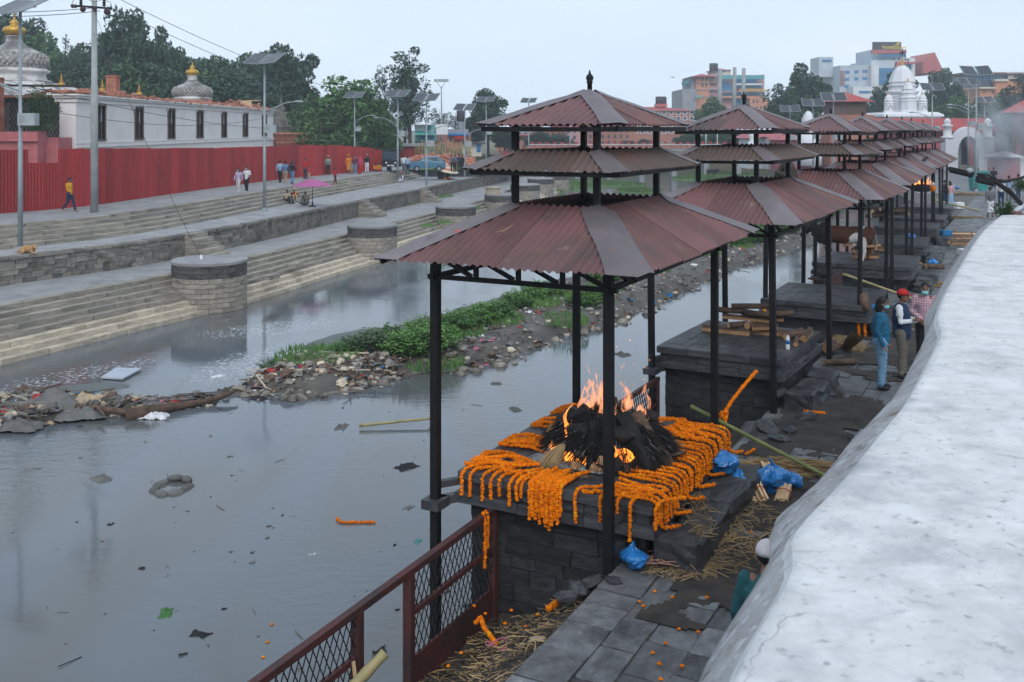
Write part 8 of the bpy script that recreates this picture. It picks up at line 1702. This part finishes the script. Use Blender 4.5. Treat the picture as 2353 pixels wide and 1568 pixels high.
person(P(809, 400, ZT_), R(0), 1.15, 'child standing between the orange robed man and the plaid shirted man', 'stand', 'c_tan', 'c_tan'); person(P(816, 401, ZT_), R(0), 1.72, 'masked man in dark checked shirt and jeans beside the orange robed man', 'stroll', 'c_plum', 'c_blue', mask='on', shoe='sole'); person(P(827, 400, ZT_), R(-10), 1.60, 'woman in bright pink and red with covered head', 'stand', 'c_pink', None, skirt=('c_red', .06), hat=('scarf', 'c_pink'), extra=[('shawl', 'shawl', 'c_pink')]); person(P(843, 397, ZT_), R(175), 1.72, 'man in black waistcoat and white trousers near the hoarding end', 'stand', 'c_black', 'c_white', hat=('topi', 'c_rose'))
person(P(864, 394, ZT_), R(20), 1.6, 'seated woman in dull orange wrap at the hoarding end', 'sit', 'c_orange', 'c_maroon', hat=('scarf', 'c_plum')); person(P(872, 394, ZT_), R(-10), 1.5, 'seated child in yellow and red at the hoarding end', 'sit', 'c_yellow', 'c_red')
person(P(660, 468, Z_MID), R(50), 1.72, 'man with black backpack hugging his knees at the foot of the steps', 'hug', 'c_tan', 'c_black', extra=[('backpack', 'backpack', 'c_black')]); person(P(676, 464, Z_MID), R(20), 1.70, 'man in red and orange jacket seated beside the backpacker', 'hug', 'c_maroon', 'c_tan', hat=('topi', 'c_rose'), extra=[('scarf', 'shawl', 'c_orange')]); person(P(702, 472, Z_MID), R(-150), 1.68, 'old man wrapped in grey brown shawl seated under the purple parasol', 'sit', 'c_tan', 'c_grey', hat=('topi', 'c_rose'), extra=[('shawl', 'shawl', 'c_grey')])
person(P(924, 419, Z_MID), R(-60), 1.66, 'old man in grey waistcoat and pink topi sitting by a lamp', 'sit', 'c_white', 'c_white', vest='c_grey', hat=('topi', 'c_pink')); person(P(937, 401, ZT_), R(170), 1.7, 'man in light blue shirt standing past the end of the steps', 'stand', 'c_sky', 'c_navy'); person(P(928, 398, ZT_), R(160), 1.7, 'man in white shirt beside the three wheeler', 'stand', 'c_white', 'c_grey')
person(P(1009, 411, Z_MID), R(60), 1.6, 'person in black headscarf seated under the striped umbrella', 'sit', 'c_black', 'c_black', hat=('scarf', 'c_black')); person(P(1016, 411, Z_MID), R(-30), 1.6, 'person in dark clothes seated beside the striped umbrella pole', 'sit', 'c_plum', 'c_black'); person(P(1029, 412, Z_MID), R(-40), 1.6, 'woman in black with red basket under the striped umbrella', 'sit', 'c_black', 'c_red', hat=('scarf', 'c_black'))
for k, (x, y, t) in enumerate(((1045, 396, 'c_grey'), (1055, 395, 'c_navy'), (1062, 396, 'c_black'), (1038, 394, 'c_blue'))): person(P(x, y, ZT_), R(150 + 40 * k), 1.7, 'dark dressed bystander behind the striped umbrella', 'stand', t, 'c_black', group='bystanders behind the striped umbrella')
# parasols
def parasol(base, r, h, ch, m, label, tilt=0., m2=None):
    root = empty('parasol', base, label=label, cat='parasol'); n = 8; top = V3(0, 0, h); mb = MB(); pole = MB(); pole.tube([(0, 0, 0), (0, 0, h + .05)], .022, 8); pole.build('pole', MT['t_black'], root); pole = MB(); pole.lathe([(.25, 0), (.25, .05), (.06, .08), (.05, .3)], 10); pole.build('foot', MT['t_black'], root)
    canopy = empty('canopy', top); canopy.parent = root; canopy.rotation_euler = (tilt * .5, tilt, 0)
    for i in range(n):
        a0, a1 = i * 6.2832 / n, (i + 1) * 6.2832 / n; mb = MB(); rings = 5; 
        for q in range(rings + 1):
            t = q / rings
            for s_ in range(5):
                a = lerp(a0, a1, s_ / 4); sag = 1 - .05 * math.sin(math.pi * s_ / 4) * t; mb.v.append((r * t * math.cos(a) * sag, r * t * math.sin(a) * sag, -ch * t ** 1.5 - .03 * math.sin(math.pi * s_ / 4) * t))
        for q in range(rings):
            for s_ in range(4): f_ = q * 5 + s_; mb.f.append((f_, f_ + 5, f_ + 6, f_ + 1)); mb.m.append((q % 2) if m2 else 0); mb.sm.append(True)
        mb.build('panel', [MT[m], MT[m2 or m]], canopy); mb = MB(); mb.tube([(0, 0, -.02), (r * .5 * math.cos(a0), r * .5 * math.sin(a0), -ch * .36), (r * math.cos(a0), r * math.sin(a0), -ch)], .012, 4); mb.build('rib', MT['t_black'], canopy)
M('par_purple', (.36, .10, .24), (.30, .08, .20), 2, .8); M('par_cream', (.62, .55, .40), (.55, .48, .36), 2, .8); M('par_red', (.55, .20, .17), (.5, .17, .14), 2, .8)
parasol(P(718, 475, Z_MID), 1.28, 1.78, .42, 'par_purple', 'faded purple parasol over the seated men'); parasol(P(1025, 413, Z_MID), 1.45, 1.6, .62, 'par_cream', 'red and cream striped umbrella on the middle terrace', .25, 'par_red')
# red box, baskets, low concrete blocks
root = empty('red_box', P(968, 463, Z_LOW), R(12), label='long red metal box beside the lamp foot', cat='box'); mb = MB(); mb.box((-.55, -.22, .08), (.55, .22, .4)); mb.build('body', MT['c_red'], root); mb = MB(); mb.box((-.57, -.24, .4), (.57, .24, .45)); mb.build('lid', MT['c_red'], root)
for sx in (-.45, .45): mb = MB(); mb.box((sx - .05, -.2, 0), (sx + .05, .2, .08)); mb.build('foot', MT['t_black'], root)
for k in range(9):
    x = lerp(955, 1085, k / 8); o = ob('concrete_block', BLK[k % 6].copy(), MT['stone_top']); o.location = P(x, 405, Z_MID) + V3(0, 0, .35); o.scale = (1.5, .6, .75); tag(o, 'weathered concrete block in the low barrier before the blue car', 'block', 'concrete barrier blocks')
for k, (x, m, lb) in enumerate(((1033, 'c_red', 'red basket'), (1040, 'c_sky', 'pale blue bowl'), (1024, 'c_orange', 'orange basket'))): mb = MB(); mb.lathe([(.12, 0), (.18, .2), (.16, .2), (.1, .03)], 12); tag(mb.build('basket', MT[m], None, P(x, 413.5, Z_MID)), lb + ' on the terrace under the striped umbrella', 'basket')
# blue hatchback
def car(at, rz, label):
    root = empty('parked_car', at, rz, label=label, cat='car'); M('car_blue', (.055, .16, .24), (.045, .135, .2), 1, .25, spec=.6); Lc, Wc = 3.5, 1.5
    prof = [(-1.72, .35), (-1.75, .75), (-1.55, .92), (-.75, 1.0), (-.25, 1.45), (.95, 1.5), (1.6, 1.05), (1.74, .8), (1.72, .35)]; mb = MB(); n = len(prof); vs_ = []
    for y, k in ((-Wc / 2, .97), (-Wc / 2 * .96, 1.), (Wc / 2 * .96, 1.), (Wc / 2, .97)):
        for (x, z) in prof: ins = .16 if z > 1.1 else 0; vs_.append((x * k, y * (1 - ins), z))
    fs = [tuple(range(n)), tuple(reversed(range(3 * n, 4 * n)))]
    for r_ in range(3):
        for i in range(n): a = r_ * n + i; b_ = r_ * n + (i + 1) % n; fs.append((a, a + n, b_ + n, b_))
    mb.add(vs_, fs, 0, False); mb.build('body', MT['car_blue'], root)
    for sy in (-1, 1):
        for q, pts in enumerate((((-.62, 1.02), (-.22, 1.38), (.2, 1.4), (.2, 1.02)), ((.26, 1.02), (.26, 1.4), (.85, 1.42), (1.2, 1.05)))):
            mb = MB(); y = sy * (Wc / 2 * .87 + .005); mb.add([(x, y + (1.4 - z) * sy * .15, z) for x, z in pts] + [(x, y + (1.4 - z) * sy * .15 + sy * .012, z) for x, z in pts], [(0, 1, 2, 3), (7, 6, 5, 4), (0, 4, 5, 1), (1, 5, 6, 2), (2, 6, 7, 3), (3, 7, 4, 0)]); mb.build('side_window', MT['glass_dark'], root)
        for x in (-1.05, 1.1):
            w = empty('wheel', (x, sy * .68, .29)); w.parent = root; mb = MB(); mb.tube([(0, -.09, 0), (0, .09, 0)], .29, 18); mb.build('tyre', MT['t_black'], w); mb = MB(); mb.tube([(0, -.1, 0), (0, .1, 0)], .17, 14); mb.build('rim', MT['galv'], w)
        mb = MB(); mb.ball((-1.62, sy * .52, .78), .13, 8, 6, 0, (.7, 1.2, .8)); mb.build('headlight', MT['plastic_white'], root); mb = MB(); mb.box((1.66, sy * .6 - .08, .75), (1.76, sy * .6 + .08, 1.0)); mb.build('tail_light', MT['c_red'], root)
    mb = MB(); mb.add([(-.74, -.62, 1.03), (-.74, .62, 1.03), (-.29, .55, 1.42), (-.29, -.55, 1.42)], [(0, 1, 2, 3)]); mb.v = [(v[0] - .02, v[1], v[2] + .012) for v in mb.v]; mb.build('windscreen', MT['glass_dark'], root)
car(P(982, 394, ZT_), R(8), 'blue grey hatchback parked behind the concrete blocks')
# dark three wheeler seen from the front
root = empty('three_wheeler', P(899, 394.5, ZT_), R(-8), label='black cargo three wheeler parked at the end of the hoarding', cat='vehicle')
mb = MB(); mb.box((-.95, .3, .55), (.95, 2.6, .7)); mb.build('bed', MT['t_black'], root); mb = MB(); mb.box((-.85, -.2, .45), (.85, .5, 1.15)); mb.box((-.9, -.1, 2.0), (.9, 1.2, 2.12)); mb.build('cab', MT['t_black'], root)
for sx in (-.82, .82): mb = MB(); mb.bar((sx, -.05, 1.1), (sx, .1, 2.05), .07); mb.bar((sx, 1.0, .6), (sx, 1.1, 2.05), .07); mb.build('pillar', MT['t_black'], root)
mb = MB(); mb.box((-.75, -.1, 1.2), (.75, -.06, 1.95)); mb.build('windscreen', MT['glass_dark'], root); mb = MB(); mb.tube([(-.07, -.35, .3), (.07, -.35, .3)], .3, 16); mb.build('wheel', MT['t_black'], root)
for sx in (-.8, .8): mb = MB(); mb.tube([(sx - .08, 1.9, .3), (sx + .08, 1.9, .3)], .3, 16); mb.build('wheel', MT['t_black'], root)
for sx in (-.45, .45): mb = MB(); mb.ball((sx, -.22, .85), .1, 10, 6, 0, (1, .5, 1)); mb.build('headlight', MT['plastic_white'], root)
mb = MB(); mb.box((-.35, -.23, .52), (.35, -.2, .66)); mb.build('number_plate', MT['plastic_white'], root)
# ---- animals
def hide_mat():
    m = M('bull_hide', (.085, .030, .014), (.055, .020, .011), 5, .75, .3, 30); n = m.node_tree; L = n.links; b = next(x for x in n.nodes if x.type == 'BSDF_PRINCIPLED'); prev = b.inputs['Base Color'].links[0].from_socket; tc = next(x for x in n.nodes if x.type == 'TEX_COORD'); nz = n.nodes.new('ShaderNodeTexNoise'); nz.inputs['Scale'].default_value = 7; nz.inputs['Detail'].default_value = 6; L.new(tc.outputs['Object'], nz.inputs['Vector'])
    sp = n.nodes.new('ShaderNodeSeparateXYZ'); L.new(tc.outputs['Object'], sp.inputs[0])
    def mth(op, a, c):
        t = n.nodes.new('ShaderNodeMath'); t.operation = op
        for i, q in enumerate((a, c)):
            if isinstance(q, (int, float)): t.inputs[i].default_value = q
            else: L.new(q, t.inputs[i])
        return t.outputs[0]
    def lay(fac, col):
        nonlocal prev
        x = n.nodes.new('ShaderNodeMix'); x.data_type = 'RGBA'; L.new(fac, x.inputs[0]); L.new(prev, x.inputs[6]); x.inputs[7].default_value = (*col, 1); prev = x.outputs[2]
    def mr(v, a, c):
        t = n.nodes.new('ShaderNodeMapRange'); L.new(v, t.inputs[0]); t.inputs[1].default_value = a; t.inputs[2].default_value = c; return t.outputs[0]
    nn = mth('MULTIPLY', mth('SUBTRACT', nz.outputs[0], .5), .28); X = mth('ADD', sp.outputs[0], nn); Z = mth('ADD', sp.outputs[2], nn)
    lay(mr(X, -.15, -.42), (.010, .008, .009))
    def ell(cx, cz, rx, rz, col):
        d = mth('ADD', mth('POWER', mth('DIVIDE', mth('SUBTRACT', X, cx), rx), 2), mth('POWER', mth('DIVIDE', mth('SUBTRACT', Z, cz), rz), 2)); lay(mr(d, 1.08, .95), col)
    W_ = (.56, .53, .50); ell(.62, .62, .26, .24, W_); ell(.74, .3, .22, .42, W_); ell(.78, 1.09, .13, .09, W_); ell(.1, .42, .5, .07, W_); ell(-.22, .12, .14, .2, W_)
    L.new(prev, b.inputs['Base Color'])
hide_mat()
def beast(at, rz, label, m, sc=1., horn=True, name='bull', cat='bull', hump=True):
    root = empty(name, at, rz, label=label, cat=cat); root.scale = (sc,) * 3; g = MB()
    def q(zx, zy, y=0.): return V3((zx - 900) * .00202, y, (975 - zy) * .00202)
    limb(g, [q(700, 560), q(780, 560), q(950, 585), q(1120, 590), q(1280, 560), q(1390, 550)], [.22, .27, .285, .275, .255, .20], 16)
    g.ball(q(1430, 540), .17, 12, 8, 0, (1, 1.1, 1)); g.ball(q(690, 620), .2, 12, 8, 0, (.9, .9, 1.15))
    if hump: g.ball(q(735, 450), .13, 12, 8, 0, (1.25, .75, 1))
    limb(g, [q(700, 530), q(640, 510), q(580, 490)], [.21, .17, .14], 14); limb(g, [q(640, 640), q(600, 600), q(560, 580)], [.12, .09, .06], 10, .5)
    limb(g, [q(565, 470), q(510, 490), q(450, 540), q(400, 585)], [.125, .12, .09, .068], 14); g.ball(q(392, 590), .066, 10, 6)
    for sy in (-1, 1):
        limb(g, [q(530, 450, sy * .09), q(560, 480, sy * .2), q(545, 520, sy * .24)], [.035, .05, .02], 8, .6)
        if horn: limb(g, [q(525, 425, sy * .06), q(515, 400, sy * .1), q(505, 395, sy * .12)], [.03, .022, .01], 6)
        dxx = 0 if sy < 0 else 60
        limb(g, [q(740 + dxx, 640, sy * .14), q(755 + dxx, 740, sy * .15), q(775 + dxx, 850, sy * .15), q(768 + dxx, 930, sy * .15), q(765 + dxx, 962, sy * .15)], [.13, .09, .062, .048, .058], 12)
        dxx = 0 if sy < 0 else 105
        limb(g, [q(1370 + dxx * .4, 620, sy * .12), q(1300 + dxx, 740, sy * .17), q(1325 + dxx, 840, sy * .16), q(1300 + dxx, 940, sy * .16), q(1290 + dxx, 965, sy * .16)], [.18, .11, .065, .048, .058], 12)
    g.ball(q(1180, 740), .07, 8, 6, 0, (1.6, .8, .8))
    ob('body', remeshed(g, .018, 4), MT[m], root)
    t = MB(); limb(t, [q(1455, 470), q(1500, 540), q(1525, 650), q(1530, 740)], [.04, .025, .018, .018], 8); limb(t, [q(1530, 730), q(1510, 800), q(1480, 830)], [.03, .045, .01], 8); ob('tail', remeshed(t, .014, 1), MT[m if m != 'bull_hide' else 'c_tan'], root)
    for sy in (-1, 1): e = MB(); e.ball(q(470, 505, sy * .10), .014, 6, 5); e.build('eye', MT['hair'], root)
    if not horn: 
        for sy in (-1, 1): t = MB(); t.tube([q(530, 425, sy * .07), q(580, 400, sy * .18), q(640, 420, sy * .2)], [.035, .03, .01], 6); t.build('horn', MT['t_grey'], root)
    return root
beast(D(1919, 602, 31.75) * 1, -R(10), 'brown and white humped bull standing on a stone platform', 'bull_hide').location.z = .745
beast(P(1640, 404, ZW + .2), R(180), 'dark water buffalo grazing on the far grassy shoal', 'c_black', .95, False, 'water_buffalo', 'buffalo', False)
# dog curled beside the lamp
root = empty('dog', P(68, 582, Z_MID), R(-20), label='tan dog lying curled beside the solar lamp', cat='dog'); g = MB()
limb(g, [(-.35, 0, .14), (-.1, .02, .17), (.15, 0, .16)], [.14, .16, .13], 12); limb(g, [(.15, 0, .18), (.3, -.04, .27)], [.1, .075]); limb(g, [(.32, -.05, .29), (.42, -.1, .25), (.5, -.14, .22)], [.08, .055, .03], 10); limb(g, [(.2, -.1, .06), (.4, -.16, .04), (.62, -.2, .03)], [.05, .035, .03]); limb(g, [(-.3, -.12, .1), (-.1, -.2, .06), (-.2, -.26, .03)], [.09, .05, .03]); limb(g, [(-.45, 0, .1), (-.5, -.18, .05), (-.35, -.28, .03)], [.04, .03, .02])
for sy in (-1, 1): limb(g, [(.3, -.04 + sy * .06, .33), (.28, -.03 + sy * .08, .4)], [.03, .012], 6)
M('dog_fur', (.36, .22, .11), (.27, .15, .07), 6, .9, .3, 20); ob('body', remeshed(g, .02, 3), MT['dog_fur'], root)
def monkey(at, rz, label, sc=1.):
    root = empty('wild_monkey', at, rz, label=label, cat='monkey'); root.scale = (sc,) * 3; g = MB(); limb(g, [(0, .05, .12), (0, 0, .28), (0, -.06, .42)], [.13, .13, .1], 12); limb(g, [(0, -.06, .42), (0, -.14, .5)], [.07, .06]); g.ball((0, -.17, .52), .085, 10, 8); g.ball((0, -.25, .49), .045, 8, 6)
    for sx in (-1, 1): limb(g, [(sx * .09, 0, .12), (sx * .14, -.2, .22), (sx * .1, -.2, .03)], [.08, .05, .035]); limb(g, [(sx * .09, -.08, .4), (sx * .13, -.18, .25), (sx * .08, -.28, .1)], [.05, .035, .025]); g.ball((sx * .08, -.15, .56), .022, 6, 5)
    limb(g, [(0, .15, .05), (.05, .35, .02), (.1, .5, -.05)], [.025, .02, .012]); ob('body', remeshed(g, .018, 2), MT['monkey_fur'], root)
M('monkey_fur', (.05, .042, .035), (.03, .026, .022), 8, .9, .3, 30)
monkey(loc(2, -.62, -1.75, 3.55), R(-120), 'dark monkey sitting under the middle roof of the third pavilion', 1.25)
monkey(D(2121, 385, 42), R(60), 'small dark monkey on a lower roof far along the row', .8)
mb = MB(); p = D(1545, 178, 150); mb.add([tuple(p + V3(-.5, 0, .25)), tuple(p + V3(0, -.15, 0)), tuple(p + V3(0, .15, 0)), tuple(p + V3(.5, 0, .15)), tuple(p + V3(.05, 0, -.12))], [(0, 1, 2), (1, 3, 2), (0, 4, 1), (4, 3, 1), (0, 2, 4), (2, 3, 4)]); tag(mb.build('bird', MT['t_black']), 'single dark bird flying left of the stepped hotel', 'bird')
# ------------------------------------------------------------------ air: thin haze over the valley and the smoke of the far fires
def vol_mat(name, col, dens, noise=None, an=.3):
    m = bpy.data.materials.new(name); m.use_nodes = True; n = m.node_tree; n.nodes.clear(); o = n.nodes.new('ShaderNodeOutputMaterial'); v = n.nodes.new('ShaderNodeVolumePrincipled'); v.inputs['Color'].default_value = (*col, 1); v.inputs['Density'].default_value = dens; v.inputs['Anisotropy'].default_value = an; n.links.new(v.outputs[0], o.inputs['Volume'])
    if noise:
        tc = n.nodes.new('ShaderNodeTexCoord'); nz = n.nodes.new('ShaderNodeTexNoise'); nz.inputs['Scale'].default_value = noise[0]; nz.inputs['Detail'].default_value = 3; n.links.new(tc.outputs['Object'], nz.inputs['Vector']); mr = n.nodes.new('ShaderNodeMapRange'); mr.inputs[1].default_value = noise[1]; mr.inputs[2].default_value = noise[2]; mr.inputs[3].default_value = 0; mr.inputs[4].default_value = dens; n.links.new(nz.outputs[0], mr.inputs[0])
        ln = n.nodes.new('ShaderNodeVectorMath'); ln.operation = 'LENGTH'; n.links.new(tc.outputs['Object'], ln.inputs[0]); f = n.nodes.new('ShaderNodeMapRange'); f.inputs[1].default_value = 1.0; f.inputs[2].default_value = .35; n.links.new(ln.outputs['Value'], f.inputs[0]); mu = n.nodes.new('ShaderNodeMath'); mu.operation = 'MULTIPLY'; n.links.new(mr.outputs[0], mu.inputs[0]); n.links.new(f.outputs[0], mu.inputs[1]); n.links.new(mu.outputs[0], v.inputs['Density'])
    return m
mb = MB(); mb.box((-260, -12, -4.6), (330, 420, 60)); hz_ = mb.build('haze', vol_mat('haze_air', (.80, .89, .97), .0008)); tag(hz_, kind='stuff')
mb = MB(); mb.ball((0, 0, 0), 1, 20, 12); sk = mb.build('smoke', vol_mat('smoke_air', (.86, .92, .98), 1.1, (1.9, .40, .66), .2), None, D(2312, 322, 90)); sk.scale = (3.6, 3.5, 4.4); tag(sk, 'drifting blue smoke around the red pier and gateway', kind='stuff')
mb = MB(); mb.ball((0, 0, 0), 1, 20, 12); sk = mb.build('smoke', vol_mat('smoke_thin', (.7, .78, .88), .5, (2.4, .45, .7), .2), None, L1(.6, -.2, 1.75)); sk.scale = (.42, .42, .6); tag(sk, 'faint smoke rising off the burning pyre', kind='stuff')
bpy.data.objects.remove(TMPO); bpy.data.scenes.remove(TMP)
